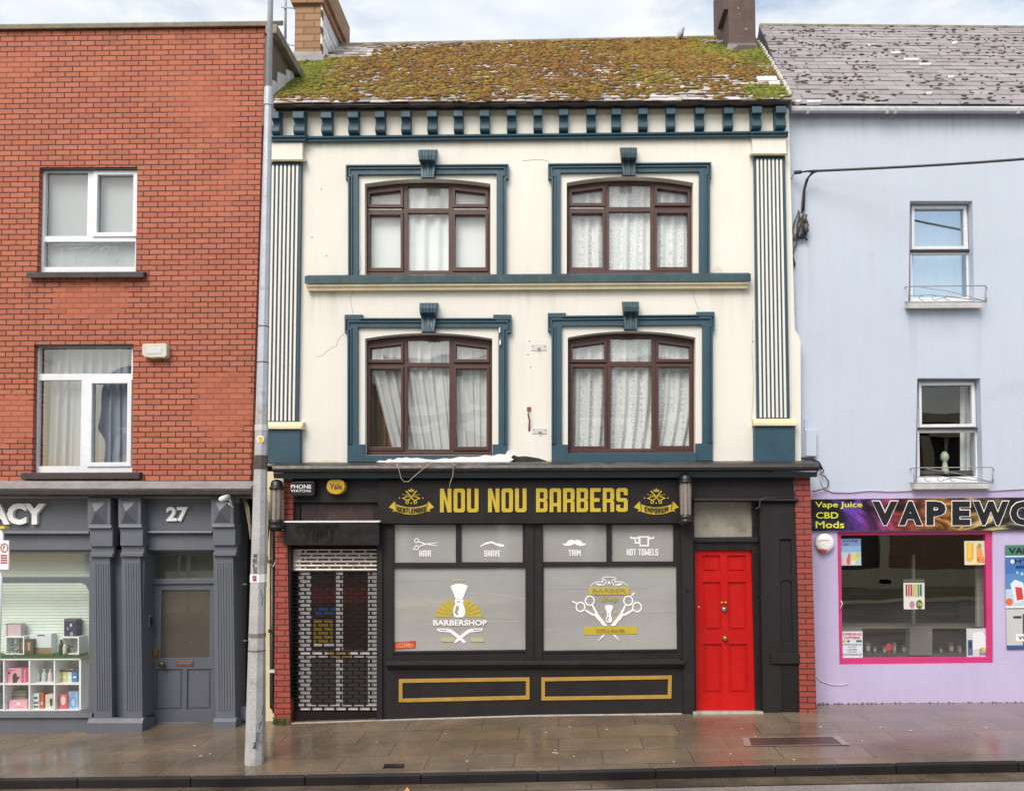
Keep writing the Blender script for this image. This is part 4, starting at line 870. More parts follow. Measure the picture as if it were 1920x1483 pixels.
e = MB(); e.prism([(738.5, 1203.5), (779, 1201), (779, 1214.5), (739, 1217.5)], YV-.004, YV+.003, solid(196, 66, 54)); e.text('CLOSED', 743, 1207.5, 775, 1213.8, YV-.0075, solid(236, 200, 120), .01, .003, dy=-1); e.flat(line((748, 1205.8), (768, 1204.6), 1.2), YV-.004, solid(224, 150, 120))
tag(e.build('closed_sign'), 'small red closed sign in the corner of the barber window', 'sign')
# scissors emblem, right window
e = MB(); y_ = YV
for s in (-1, 1):
    cx = 1142; X = lambda a: cx+s*a
    arc = [(X(35), 1098), (X(28), 1092.5), (X(20), 1090), (X(12), 1091)]; pline(e, arc, 1.3, y_, V)
    pline(e, [(X(24), 1095), (X(16), 1097), (X(9), 1096), (X(5), 1091), (X(7), 1086.5), (X(11), 1086), (X(13), 1089), (X(10), 1092)], 1.4, y_, V); e.flat([(X(25), 1093.5), (X(17), 1094), (X(12), 1096.5), (X(20), 1097.3)], y_, V)
    pline(e, [(X(14), 1085), (X(9), 1082), (X(0), 1081.5)], 1.2, y_, V)
    e.flat([(X(0), 1088), (X(2), 1092), (X(4), 1095), (X(0), 1094)], y_, V)
    # one pair of scissors each side, handles up and outwards
    ring = lambda a, b_, r: e.flat(circ(X(a), b_, r, 20, r*1.05), y_, V, [circ(X(a), b_, r*.74, 20, r*.78)])
    ring(36, 1126, 9.4); ring(52.5, 1138, 9.4) if s > 0 else ring(53.5, 1137.5, 9.4)
    e.flat(line((X(31), 1134.5), (X(23), 1150), 3.2, 4), y_, V); e.flat(line((X(44.5), 1143.5), (X(29), 1153), 3.2, 4.2), y_, V)
    e.flat([(X(30), 1151), (X(22), 1149), (X(3), 1173), (X(11), 1173)], y_, V); e.flat(circ(X(17), 1164, 1, 7), y_-.001, 'film')
    e.flat([(X(12), 1190.5), (X(7), 1190.5), (X(18.5), 1200), (X(20.5), 1201.5)], y_, V)
    if s > 0: e.flat(line((X(42), 1117), (X(48), 1111), 2.4, 2.8), y_, V)
    else: e.flat(line((X(61), 1131), (X(69), 1127), 2.4, 2.8), y_, V)
    e.flat(circ(X(12), 1149, 2, 8), y_, 'yellow_vinyl')
brush(e, 1142, 1134, 1167, 17, y_, V)
e.flat([(1105, 1101), (1180, 1101), (1180, 1114.5), (1105, 1114.5)], y_, 'yellow_vinyl'); e.text('BARBER', 1111, 1103.5, 1174, 1111.5, y_-.0095, solid(150, 136, 76), .015, .003)
e.text('Shop', 1126, 1117, 1159, 1130, y_-.0095, 'yellow_vinyl', .01, .003, shear=.3)
e.flat([(1095, 1175), (1195, 1174), (1195, 1188), (1095, 1190)], y_-.002, 'yellow_vinyl'); e.text('CUTS & SHAVES', 1117, 1179, 1171, 1185.5, y_-.0115, solid(160, 140, 70), .008, .003)
e.build('scissors_emblem', wr)
# stall riser, sill, gold panels
m = MB(); m.prism([(722, 1248), (1278, 1246), (1300, 1246), (1300, 1345), (1000, 1350), (725, 1358)], YS+.04, YU, 'black')
sr = m.build('stall_riser', house, .004)
m = MB(); m.profile(724, 1284, [(1238, YS+.02), (1240, YS-.05), (1247, YS-.055), (1249, YS-.03), (1253, YS+.0), (1255, YS+.05), (1238, YS+.1)], 'black', dy=-2); m.build('sill', house, .003)
def qring(pts, t): 
    return pts, [(pts[0][0]+t, pts[0][1]+t), (pts[1][0]-t, pts[1][1]+t), (pts[2][0]-t, pts[2][1]-t), (pts[3][0]+t, pts[3][1]-t)]
for pts in ([(747.6, 1273), (993, 1269.5), (993, 1311), (747.6, 1316.5)], [(1015, 1270), (1260, 1266), (1259, 1309.5), (1015, 1313)]):
    o, i = qring(pts, 7); g = MB(); g.prism(o, YS+.025, YS+.05, 'gold_line', [i]); g.build('gold_panel_frame', sr, .003)
m = MB(); m.prism([(1277, 984), (1299, 984), (1303, 1346), (1283, 1346)], YS+.0, YU, 'black'); m.tube([U(1285, 1104, YS-.01), U(1290, 1102, YS-.02), U(1291, 1106, YS-.02), U(1286, 1108, YS-.01)], .006, 'black_gloss', 6)
m.build('door_post', house, .005)
m = MB(); m.prism([(1423, 938), (1494, 936), (1500, 1346), (1431, 1346)], YS+.06, YU+.2, 'black')
m.prism([(1425, 942), (1461, 942), (1466, 1340), (1431, 1340)], YS+.03, YS+.07, 'black'); m.prism([(1483, 942), (1494, 942), (1499, 1240), (1487, 1240)], YS+.03, YS+.07, 'black')
m.profile(1461, 1484, [(942, YS+.03), (1010, YS+.03), (1014, YS+.06), (942, YS+.07)], 'black')
m.prism([(1461, 1078), (1465, 1074), (1475, 1071), (1484, 1074), (1486, 1080), (1486, 1092), (1478, 1087), (1470, 1087), (1463, 1092)], YS+.04, YS+.07, 'black'); m.box(1462, 1205, 1487, 1228, YS+.04, YS+.07, 'black')
m.profile(1446, 1500, [(1225, YS+.0), (1244, YS+.0), (1247, YS+.04), (1247, YS+.08), (1222, YS+.08)], 'black'); m.prism([(1447.5, 1247), (1499, 1247), (1500, 1342), (1449, 1342)], YS+.045, YS+.07, 'black_gloss')
m.build('shop_pilaster', house, .004)
# door surround, fanlight and the red door
m = MB(); Yd = YS+.2
m.prism([(1297, 936), (1424, 936), (1431, 1346), (1301, 1346)], Yd-.06, Yd+.1, 'black_gloss', [[(1302, 940), (1410.5, 939), (1411, 1006), (1302, 1007)], [(1303, 1031), (1409.5, 1031), (1417, 1340), (1306, 1340)]])
m.profile(1299, 1422, [(1008, Yd-.1), (1016, Yd-.1), (1018, Yd-.04), (1018, Yd), (1007, Yd)], 'black'); 
df = m.build('door_frame', house, .004)
m = MB(); m.box(1301, 939, 1412, 1008, Yd-.01, Yd+.0, mat('fanlight_film', A(176, 172, 156), .3, .1, 2, .05, 20, .03, coat=.9, stain=A(120, 116, 100), stain_at=(.45, .7), stain_scale=3)); m.build('fanlight', df)
m = MB(); pan = []
for y0, y1 in ((1041, 1073), (1091, 1182), (1207, 1299)):
    k = (y0-1041)/258*5
    for x0, x1 in ((1316+k*.8, 1350+k*.8), (1363+k*.9, 1398+k*.9)): pan.append([(x0, y0), (x1, y0), (x1+(y1-y0)*.018, y1), (x0+(y1-y0)*.018, y1)])
m.prism([(1301.5, 1029), (1411, 1029), (1418, 1332), (1305, 1332)], Yd-.02, Yd+.03, 'red_door', pan)
m.prism([(1303, 1030), (1410, 1030), (1416, 1331), (1307, 1331)], Yd+.004, Yd+.03, 'red_door')
for q in pan: i_ = qring(q, 5)[1]; m.prism(i_, Yd-.012, Yd+.01, 'red_door')
door = m.build('door', house, .005)
def knob(x, y, r, prj, mm, name):
    p = MB(); c = U(x, y, Yd-.02); q = r*Yd/F; p.lathe(c, [(q*1.0, 0), (q*1.0, -.008), (q*.45, -.012), (q*.45, -prj*.5), (q*.8, -prj*.7), (q*.75, -prj), (q*.3, -prj-.004)], mm, 16, 'Y'); p.build(name, door)
knob(1354, 1130, 3, .02, 'brass', 'knocker'); knob(1361, 1130, 3, .02, 'brass', 'knocker'); knob(1357.5, 1142, 5.5, .025, 'chrome', 'lock'); knob(1358.5, 1196, 5.2, .05, 'brass', 'door_knob'); knob(1310, 1138, 2.2, .008, 'chrome', 'keyhole')
m = MB(); m.profile(1300, 1432, [(1331.5, Yd-.02), (1333.5, YS-.02), (1346, YS-.03), (1346, Yd), (1331, Yd)], 'concrete'); m.build('door_step', house, .004)
# pale mortar line along the foot of the front, and a bit of plant by the pier
m = MB(); foot = [(545, 1356), (725, 1350), (1000, 1341.5), (1278, 1338)]
for (xa, ya), (xb, yb_) in zip(foot, foot[1:]): m.profile(xa, xb, [(ya-1.8, YS+.02), (ya+.5, YS-.015), (ya+4, YS-.015), (ya+4, YS+.04), (ya-1.8, YS+.04)], 'concrete', dy=yb_-ya)
m.build('footing', house)
m = MB(); m.box(498, 884, 532, 1352, YS+.16, YU+.2, 'cream_dirty'); m.build('side_wall_strip', house)
p = MB(); Yp = YS+.08; p.tube([U(511, 990, Yp), U(510.5, 1310, Yp), U(511, 1325, Yp), U(516, 1334, Yp-.03)], .033, 'pipe_black', 10)
for y in (1050, 1180, 1255): p.box(503, y, 520, y+6, Yp-.04, Yp+.02, 'offwhite' if y == 1255 else 'pipe_black')
tag(p.build('downpipe'), 'black downpipe in front of the cream strip below the left lantern', 'drainpipe')
p = MB()
for k, (pts, r, mm) in enumerate([([(500, 935), (506, 950), (503, 1000), (498, 1030), (503, 1055), (512, 1062), (519, 1050)], .012, 'cable_pale'), ([(497, 930), (503, 960), (500, 1040), (498, 1100)], .01, 'cable_pale'), ([(452, 931), (460, 945), (464, 965), (468, 985), (470, 1010)], .016, 'cable_pale'), ([(456, 931), (465, 950), (469, 980)], .014, 'cable_pale')]):
    p.tube([U(x, y, YS+.04-.02*k) for x, y in pts], r, mm, 6)
tag(p.build('cable_bundle'), 'tangle of pale cables in the gap beside the lamp post', 'cable')
p = MB(); rnd = random.Random(4)
for i in range(40):
    b0 = U(528+rnd.uniform(-10, 9), 1352, YS-.05); d = Vector((rnd.uniform(-.07, .07), rnd.uniform(-.06, .0), rnd.uniform(.03, .12))); s = d.cross(Vector((0, 1, 0))).normalized()*.02
    b0.z = zg(b0.x, b0.y); p.add([b0, b0+d*.5+s, b0+d, b0+d*.5-s], [(0, 1, 2, 3)], mat('weed_leaf', A(96, 110, 58), .7) if 'weed' not in M else M['weed']); M['weed'] = p.mats[0]
tag(p.build('weed'), 'little green weed growing at the foot of the red brick pier', 'plant')
# loose wires hanging off the cornice
p = MB()
for pts in ([(743, 868), (748, 880), (752, 897), (758, 903), (766, 903), (780, 890), (796, 877), (806, 869)], [(846, 868), (851, 870), (850, 880), (849, 892), (844, 905), (842, 916)], [(846, 869), (853, 872), (856, 869)]):
    p.tube([U(x, y, YS-.25) for x, y in pts], .005, 'cable_pale', 5)
tag(p.build('loose_wire'), 'thin pale loose wires dangling from the shop cornice', 'wire')
# ================================================================== BRICK BUILDING WITH THE GREY SHOPFRONT
bb = thing('brick_building', 'red brick building with white windows above a slate grey shopfront', 'building', U(230, 1371, YPH))
m = MB(); w1 = [(74, 314), (257.5, 313.5), (255.5, 511), (69.5, 512)]; w2 = [(64, 646), (250.5, 645), (248, 886), (60.5, 888)]
m.prism([(-520, 62), (497, 49), (470, 905), (-545, 905)], YB, YB+.3, 'brick', [w1, w2])
bw = m.build('wall', bb)
m = MB(); m.profile(-522, 512, [(53, YB-.06), (52.5, YB+.36), (62, YB+.36), (62, YB-.05)], 'coping', dy=-13)
# return of the parapet over the cream roof
X0 = U(499, 45, YB).x; zt = U(505, 45, YB-.05).z; zb = U(500, 235, YB).z
m.wbox(X0+.006, X0+.16, YB-.05, YB+1.15, zt-.13, zt, 'coping'); cop = m.build('coping', bb, .01)
m = MB(); m.wbox(X0-.2, X0+.06, YB+.002, YB+1.1, zb, zt-.131, 'render_brown'); m.wbox(X0-.2, X0-.02, YB+1.101, YB+2.2, zb, zt-1.0, 'render_brown'); m.wbox(X0-.28, X0+.05, YB+1.102, YB+2.2, zt-1.0, zt-.9, 'coping'); m.build('gable_parapet', bb)
m = MB(); m.wbox(U(-520, 60, YB).x, X0-.2, YB+.3, YB+6, zt-.6, zt-.5, 'coping'); m.build('roof', bb)
m = MB()     # stepped soakers where the cream roof meets the parapet
rnd = random.Random(6)
for i in range(9):
    y0 = 9.9+YB-10.9+i*.36+.9; P = roofpt(pl1, 520, 190); f = (y0-EY)/(RY-EY); z = e0.z+(r0.z-e0.z)*f; h = rnd.uniform(.2, .34)
    if y0 > YB+1.1: break
    m.add([(X0+.072, y0, z-.05), (X0+.085, y0+.33, z+.2), (X0+.08, y0+.31, z+.2+h*.7), (X0+.072, y0+.02, z+h), (X0+.062, y0, z-.05), (X0+.062, y0+.33, z+.2), (X0+.062, y0+.31, z+.2+h*.7), (X0+.062, y0+.02, z+h)], [(0, 1, 2, 3), (7, 6, 5, 4), (0, 4, 5, 1), (1, 5, 6, 2), (2, 6, 7, 3), (3, 7, 4, 0)], 'mortar_white')
m.build('flashing', bb)
def upvc(op, frames, panes, sashes, sill, pat='glass', lab=None):
    f = MB(); Yf = YB+.08; x0, x1 = op[0][0], op[1][0]
    f.prism([(op[0][0]+2, op[0][1]+5), (op[1][0]-1, op[1][1]+5), (op[2][0]-.5, op[2][1]-1), (op[3][0]+1, op[3][1]-1)], Yf, Yf+.07, 'white_upvc', panes)
    w = f.build('window', bb, .005)
    for q, pr in sashes:
        s = MB(); g_ = 8; s.prism([(q[0][0]-g_, q[0][1]-g_), (q[1][0]+g_, q[1][1]-g_), (q[2][0]+g_, q[2][1]+g_), (q[3][0]-g_, q[3][1]+g_)], Yf-.02, Yf+.01, 'white_upvc', [q]); s.build('sash', w, .005)
    for q in panes:
        p = MB(); p.leaf([(q[0][0]-1, q[0][1]-1), (q[1][0]+1, q[1][1]-1), (q[2][0]+1, q[2][1]+1), (q[3][0]-1, q[3][1]+1)], Yf+.03, pat); p.build('pane', w)
    s = MB(); s.profile(sill[0], sill[1], [(sill[2], YB-.09), (sill[3], YB-.09), (sill[3], YB+.06), (sill[2]-1, YB+.06)], 'sill_dark', dy=-1); s.build('sill', w, .006)
    l = MB(); l.prism([(x0-1, op[0][1]-2), (x1+1, op[1][1]-2), (x1+1, op[1][1]+4), (x0-1, op[0][1]+4)], YB+.02, YB+.06, 'black_gloss'); l.build('head_seal', w)
    return w
Q = lambda x0, y0, x1, y1, k=0: [(x0, y0), (x1, y0-.5), (x1-k, y1-.5), (x0-k, y1)]
P1 = [Q(85.5, 322.5, 165, 443, 3), Q(183, 328, 250, 436, 2), Q(82.5, 454, 253.5, 501, 1.5)]
win1 = upvc(w1, None, P1, [(P1[1], 1)], (49, 269, 511.5, 521))
P2 = [Q(74, 651, 247, 701, 1), Q(72.5, 713, 153, 874, 3), Q(172.5, 719, 239, 867, 2)]
upvc(w2, None, P2, [(P2[2], 1)], (38.6, 261, 887, 898.5), 'glass_old')
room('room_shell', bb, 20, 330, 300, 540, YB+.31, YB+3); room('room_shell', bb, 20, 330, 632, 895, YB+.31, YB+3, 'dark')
m = MB(); m.box(66, 316, 262, 512, YB+.2, YB+.21, mat('grey_blind', A(176, 182, 186), .7, .06, 1.4)); bl = m.build('roller_blind'); tag(bl, 'plain pale grey blind drawn behind the upper window of the red brick front', 'blind')
m = MB(); wm = 'net'      # finger writing in the condensation of the lower pane
e = MB()
for pts in ([(88, 478), (95, 490), (103, 495)], [(116, 465), (117, 492)], [(128, 467), (153, 464)], [(141, 466), (140, 496)], [(184, 462), (168, 470), (163, 484), (168, 493)], [(190, 464), (190, 470), (196, 462), (205, 464), (206, 470), (198, 478)], [(211, 462), (218, 464), (221, 472), (214, 478), (222, 486), (217, 494)]):
    pline(e, pts, .9, YB+.109, solid(184, 190, 192, .9))
e.build('finger_writing', win1)
curtain('net_curtain', 'white net curtain inside the lower window of the red brick front', 60, 252, 645, 892, YB+.26, 9, .03, 'net_grey', 31, left=lambda t: 40-10*t, right=lambda t: -10)
m = MB(); t0 = thing('floodlight', 'small weathered white box light beside the lower brick front window', 'light fitting', U(289, 671, YB))
m.prism([(268, 644.5), (309, 643.5), (312.5, 647), (312.5, 666), (309, 670.5), (297, 670), (284, 671), (270, 669), (266, 664), (266, 648)], YB-.1, YB, mat('aged_plastic', A(216, 212, 196), .5, .14, 8, .1, 40, .1, stain=A(150, 146, 110), stain_at=(.6, .8), stain_scale=10)); m.build('case', t0, .015)
m = MB(); m.box(275, 651, 303, 663, YB-.105, YB-.09, solid(206, 212, 214)); m.build('lens', t0, .004)
# shop cornice and fascia
m = MB(); m.profile(-540, 470, [(902, YB), (902, YPH-.02), (905, YPH-.05), (914, YPH-.2), (916, YPH-.2), (931, YPH-.12), (935, YPH), (935, YB)], 'lead'); co = m.build('shop_cornice', bb, .004)
m = MB(); m.profile(-540, 470, [(915.8, YPH-.205), (917.5, YPH-.235), (927, YPH-.235), (931, YPH-.2), (931, YPH-.125), (915.8, YPH-.19)], 'gutter_black'); m.build('cornice_edge', co, .004)
m = MB(); m.box(-540, 928, 404, 998, YPH+.05, YPH+.3, 'grey_ph'); m.profile(-540, 166, [(995, YPH-.01), (1000, YPH-.02), (1003, YPH+.03), (1003, YPH+.1), (995, YPH+.1)], 'grey_ph'); m.profile(265, 397, [(995, YPH+.0), (999, YPH-.01), (1001, YPH+.03), (1001, YPH+.1), (995, YPH+.1)], 'grey_ph'); m.box(-540, 1003, 172, 1031, YPH+.06, YPH+.3, 'grey_ph'); m.box(211, 1002, 404, 1031, YPH+.06, YPH+.3, 'grey_ph'); m.build('fascia', bb, .004)
def phpil(x0, x1, sx0, sx1, ytop, yb, name='pilaster'):
    dx = (sx0+sx1)/2-(x0+x1)/2
    p = MB(); p.box(x0, ytop, x1, ytop+58, YPH-.12, YPH+.1, 'grey_ph'); bl = p.build(name, bb, .006)
    k = MB(); a, b_, c, d = (U(x0+6, ytop+6, YPH-.12), U(x1-6, ytop+6, YPH-.12), U(x1-6, ytop+50, YPH-.12), U(x0+6, ytop+50, YPH-.12)); ap = (a+c)/2+Vector((0, -.09, 0))
    k.add([a, b_, c, d, ap], [(0, 1, 4), (1, 2, 4), (2, 3, 4), (3, 0, 4), (3, 2, 1, 0)], 'grey_ph'); k.build('diamond_boss', bl)
    k = MB(); k.profile(x0+1, x1+1, [(ytop+52, YPH-.13), (ytop+58, YPH-.14), (ytop+60, YPH-.1), (ytop+92, YPH-.1), (ytop+92, YPH+.1), (ytop+52, YPH+.1)], 'grey_ph'); k.profile(x0+4, x1+4, [(ytop+92, YPH-.06), (ytop+104, YPH-.06), (ytop+106, YPH-.09), (ytop+112, YPH-.09), (ytop+113, YPH), (ytop+92, YPH)], 'grey_ph'); k.build('capital', bl, .004)
    s = MB(); s.prism([(sx0, ytop+111), (sx1-1, ytop+111), (sx1+3, yb), (sx0+4, yb)], YPH-.05, YPH+.3, 'grey_ph')
    n = 6
    for i in range(n):
        u0, u1 = .1+.8*(i+.14)/n, .1+.8*(i+.86)/n; wd = sx1-sx0
        s.prism([(sx0+wd*u0, ytop+124), (sx0+wd*u1, ytop+124), (sx0+wd*u1+3, yb-14), (sx0+wd*u0+3, yb-14)], YPH-.058, YPH-.04, 'grey_ph')
    s.build('fluted_shaft', bl, .003)
phpil(164, 207, 172, 207, 932, 1346); phpil(221.6, 264, 228, 264, 931, 1346); phpil(395.6, 438, 400, 438, 930, 1346)
m = MB(); m.profile(163, 267, [(1344, YPH-.05), (1346, YPH-.1), (1355, YPH-.13), (1380, YPH-.13), (1380, YPH+.2), (1344, YPH+.2)], 'grey_ph'); m.build('plinth', bb, .004); m = MB(); m.profile(399, 442, [(1344, YPH-.05), (1346, YPH-.1), (1352, YPH-.13), (1372, YPH-.13), (1372, YPH+.2), (1344, YPH+.2)], 'grey_ph'); m.build('plinth', bb, .004)
m = MB(); m.box(205, 1000, 232, 1350, YPH+.06, YPH+.3, 'grey_ph2'); m.build('recess_panel', bb)
m = MB(); m.wbox(U(268, 1200, YPH).x-.12, U(268, 1200, YPH).x, YPH, YPH+.36, zg(-5.4, YPH)-.1, U(268, 1030, YPH).z, 'grey_ph2'); m.wbox(U(401, 1200, YPH).x, U(401, 1200, YPH).x+.1, YPH+.31, YPH+.36, zg(-4.4, YPH)-.1, U(401, 1030, YPH).z, 'grey_ph2'); m.box(268, 1014, 401, 1034, YPH+.1, YPH+.36, 'grey_ph2'); m.build('door_reveal', bb, .004)
Yd = YPH+.27
m = MB(); m.prism([(270, 1032), (404, 1032), (404, 1362), (270, 1362)], Yd-.03, Yd+.08, 'grey_ph2', [[(288, 1040), (401, 1039), (401, 1084), (288, 1085)], [(286, 1095), (401, 1094), (399.5, 1353), (284, 1354)]])
df = m.build('door_frame', bb, .004); m = MB(); m.leaf([(287, 1038), (402, 1038), (402, 1086), (287, 1086)], Yd+.02, 'glass_shop'); m.build('fanlight', df)
m = MB(); m.box(287, 1036, 402, 1090, Yd+.3, Yd+.31, mat('fanlight_blind', A(176, 176, 150), .7, .3, 3)); m.build('fanlight_backing', df)
m = MB(); gl = [(303, 1106), (394, 1105.5), (393, 1232), (301, 1233)]; pn = [[(293, 1254), (343, 1254), (342.5, 1330), (292, 1331)], [(351, 1254), (397, 1253.5), (396.5, 1329.5), (350, 1330)]]
m.prism([(286, 1095), (401, 1094), (399.5, 1353), (284, 1354)], Yd, Yd+.05, 'grey_ph2', [gl]+pn); m.prism([(290, 1250), (398, 1250), (398, 1350), (288, 1350)], Yd+.02, Yd+.04, 'grey_ph2')
for q in pn: m.prism(qring(q, 4)[1], Yd+.008, Yd+.03, 'grey_ph2')
dr = m.build('door', bb, .005)
m = MB(); m.prism([(302, 1105), (395, 1104), (394, 1233), (300, 1234)], Yd+.02, Yd+.03, mat('frosted_door_glass', A(84, 78, 70), .2, .15, 2, .2, 70, .3, coat=.6)); m.build('pane', dr)
m = MB(); m.box(331, 1238.5, 362, 1248, Yd-.012, Yd+.01, mat('copper_plate', A(142, 88, 72), .4, .15, 8, metal=.4)); m.box(335, 1241.5, 358, 1245.5, Yd-.016, Yd-.01, 'grey_ph'); m.build('letter_plate', dr, .003)
m = MB(); m.box(287, 1215, 292, 1244, Yd-.012, Yd, 'brass'); m.box(286, 1216, 294.5, 1228, Yd-.05, Yd-.012, 'brass'); m.build('handle', dr, .003)
m = MB(); c = U(307, 1244, Yd); m.lathe(c, [(.014, 0), (.012, -.03), (.036, -.045), (.034, -.07), (.012, -.078)], mat('old_brass', A(120, 98, 72), .35, .1, 5, metal=.7), 14, 'Y'); m.build('door_knob', dr)
m = MB(); xx = U(268, 1200, YPH).x
m.wbox(xx, xx+.03, YPH+.1, YPH+.18, U(274, 1175, YPH+.12).z, U(274, 1152, YPH+.12).z, 'chrome'); m.wbox(xx, xx+.034, YPH+.105, YPH+.175, U(274, 1172, YPH+.2).z, U(274, 1156, YPH+.2).z, 'black_gloss'); tag(m.build('entry_keypad', None, .003), 'small steel door entry keypad on the grey reveal', 'intercom')
m = MB(); m.add([U(267, 1368, YPH-.02), U(401, 1366, YPH-.02), U(401, 1355, Yd), U(267, 1356.5, Yd), U(267, 1380, YPH-.02), U(401, 1378, YPH-.02), U(401, 1365, Yd), U(267, 1366, Yd)], [(0, 1, 2, 3), (7, 6, 5, 4), (0, 4, 5, 1), (1, 5, 6, 2), (2, 6, 7, 3), (3, 7, 4, 0)], 'concrete'); m.build('door_step', bb)
# big shop window
m = MB(); top_ = [(-420, 1039), (168, 1038), (168, 1082), (-420, 1083)]; low_ = [(-420, 1093), (152, 1093), (160, 1096), (164, 1103), (167, 1108), (166, 1334), (-420, 1337)]
m.prism([(-540, 1028), (176, 1028), (176, 1350), (-540, 1350)], YPH+.1, YPH+.17, 'grey_ph', [top_, low_]); m.profile(-540, 172, [(1336, YPH+.09), (1338, YPH), (1346, YPH-.01), (1348, YPH+.03), (1350, YPH+.1)], 'grey_ph', dy=-1)
sw = m.build('shop_window', bb, .004)
for q in (top_, [(-420, 1090), (168, 1090), (168, 1337), (-420, 1338)]): p = MB(); p.leaf(q, YPH+.13, 'glass_shop'); p.build('pane', sw)
m = MB(); m.prism([(-540, 1347), (172, 1346), (172, 1372), (0, 1382), (-540, 1412)], YPH+.03, YPH+.3, 'grey_ph'); m.build('stall_riser', bb, .004)
for y0, y1, xa, xb in ((930, 1362, 436, 530),): m = MB(); m.box(436, 905, 500, 1368, YPH+.42, YPH+.5, 'black_gloss'); m.wbox(U(440, 1200, YPH).x-.1, U(440, 1200, YPH).x-.01, YPH, YPH+.42, zg(-4, YPH)-.1, U(440, 930, YPH).z, 'grey_ph2'); m.build('side_return', bb)
m = MB(); m.tube([U(452, 925, YPH+.3), U(452, 1330, YPH+.3)], .036, 'pipe_black', 10); m.box(442, 1325, 468, 1350, YPH+.1, YPH+.4, 'grey_ph'); m.tube([U(448, 985, YPH+.28), U(466, 985, YPH+.28)], .008, 'pipe_black', 6)
for y in (1094, 1200): m.box(444, y, 461, y+2, YPH+.25, YPH+.3, 'offwhite')
tag(m.build('downpipe'), 'black downpipe in the dark gap between the grey shopfront and lamp post', 'drainpipe')
# display behind the glass
m = MB(); a = U(-430, 1340, YPH+.2); c = U(172, 1032, YPH+.2); Yb = YPH+.95
m.wbox(a.x-.3, c.x+.25, Yb, Yb+.05, a.z-.1, c.z+.1, 'white'); m.wbox(c.x+.2, c.x+.25, YPH+.31, Yb, a.z-.1, c.z+.1, 'white'); m.wbox(a.x-.3, c.x+.2, YPH+.18, Yb, a.z-.1, a.z+.02, 'white'); m.wbox(a.x-.3, c.x+.2, YPH+.31, Yb, c.z+.2, c.z+.25, 'white'); m.build('display_recess', bb)
t0 = MB(); bm_ = mat('pale_slats', A(216, 230, 220, 1), .5, .05, 2); Yv = YPH+.44
z0, z1 = U(0, 1232, Yv).z, U(0, 1036, Yv).z; k = int((z1-z0)/.038)
for i in range(k):
    z = z0+i*(z1-z0)/k; x0, x1 = U(-430, 1100, Yv).x, U(175, 1100, Yv).x
    t0.add([(x0, Yv, z), (x1, Yv, z), (x1, Yv+.009, z+.038), (x0, Yv+.009, z+.038), (x0, Yv+.004, z-.002), (x1, Yv+.004, z-.002), (x1, Yv+.013, z+.036), (x0, Yv+.013, z+.036)], [(0, 1, 2, 3), (7, 6, 5, 4), (0, 4, 5, 1), (1, 5, 6, 2), (2, 6, 7, 3), (3, 7, 4, 0)], bm_)
tag(t0.build('slatted_blind'), 'pale horizontal slatted blind behind the grey shop window display', 'blind')
Ys = YPH+.19; sh = thing('cube_shelf', 'white cube shelf unit of small compartments in the grey shop window', 'shelf', U(60, 1336, Ys))
m = MB(); wht = 'white'
m.box(-260, 1235, 152, 1238, Ys, Ys+.3, wht, dy=-1); m.box(-260, 1331, 152, 1336, Ys, Ys+.3, wht, dy=-1); m.box(148, 1235, 152, 1335, Ys, Ys+.3, wht); m.build('carcass', sh, .002)
m = MB(); m.box(-260, 1281.5, 148, 1284, Ys+.002, Ys+.3, wht, dy=-.5)
for x in (-230, -183, -136, -88, -40, 7, 55, 102): m.box(x-1.3, 1238, x+1.3, 1281, Ys+.002, Ys+.3, wht); m.box(x-1.3, 1284, x+1.3, 1331, Ys+.002, Ys+.3, wht)
m.build('divider', sh); m = MB(); m.box(-258, 1237, 150, 1333, Ys+.3, Ys+.31, solid(206, 208, 196)); m.build('back_panel', sh)
g = MB(); rnd = random.Random(11); a = U(-250, 1235, Ys); c = U(168, 1233, Ys); zt_ = a.z+.012
g.wbox(a.x, c.x-.02, Ys-.01, Ys+.3, zt_, zt_+.01, 'grass')
for i in range(2600):
    x, y = rnd.uniform(a.x, c.x), rnd.uniform(Ys-.02, Ys+.28); h = rnd.uniform(.025, .05); d = Vector((rnd.uniform(-.02, .02), rnd.uniform(-.025, .012), h)); p0 = Vector((x, y, zt_+.008-(.12*max(0, x-c.x+.1)/.1*rnd.random() if x > c.x-.1 else 0)))
    g.add([p0-Vector((.004, 0, 0)), p0+Vector((.004, 0, 0)), p0+d], [(0, 1, 2)], 'grass')
o = g.build('artificial_grass'); o['kind'] = 'stuff'; o['label'] = 'strip of green artificial grass along the top of the white shelf'
def gbox(name, label, cat, x0, y0, x1, y1, Y, dep, col, marks=(), grp='goods in the grey shop window'):
    r = thing(name, label, cat, U((x0+x1)/2, y1, Y), grp); p = MB(); p.box(x0, y0, x1, y1, Y, Y+dep, solid(*col)); p.build('carton', r, .003)
    if marks:
        p = MB()
        for k, (poly, cc) in enumerate(marks): p.prism([(x0+(x1-x0)*u, y0+(y1-y0)*v) for u, v in poly], Y-.001-.0007*k, Y+.001, solid(*cc))
        p.build('print', r)
def rr(u0, v0, u1, v1): return [(u0, v0), (u1, v0), (u1, v1), (u0, v1)]
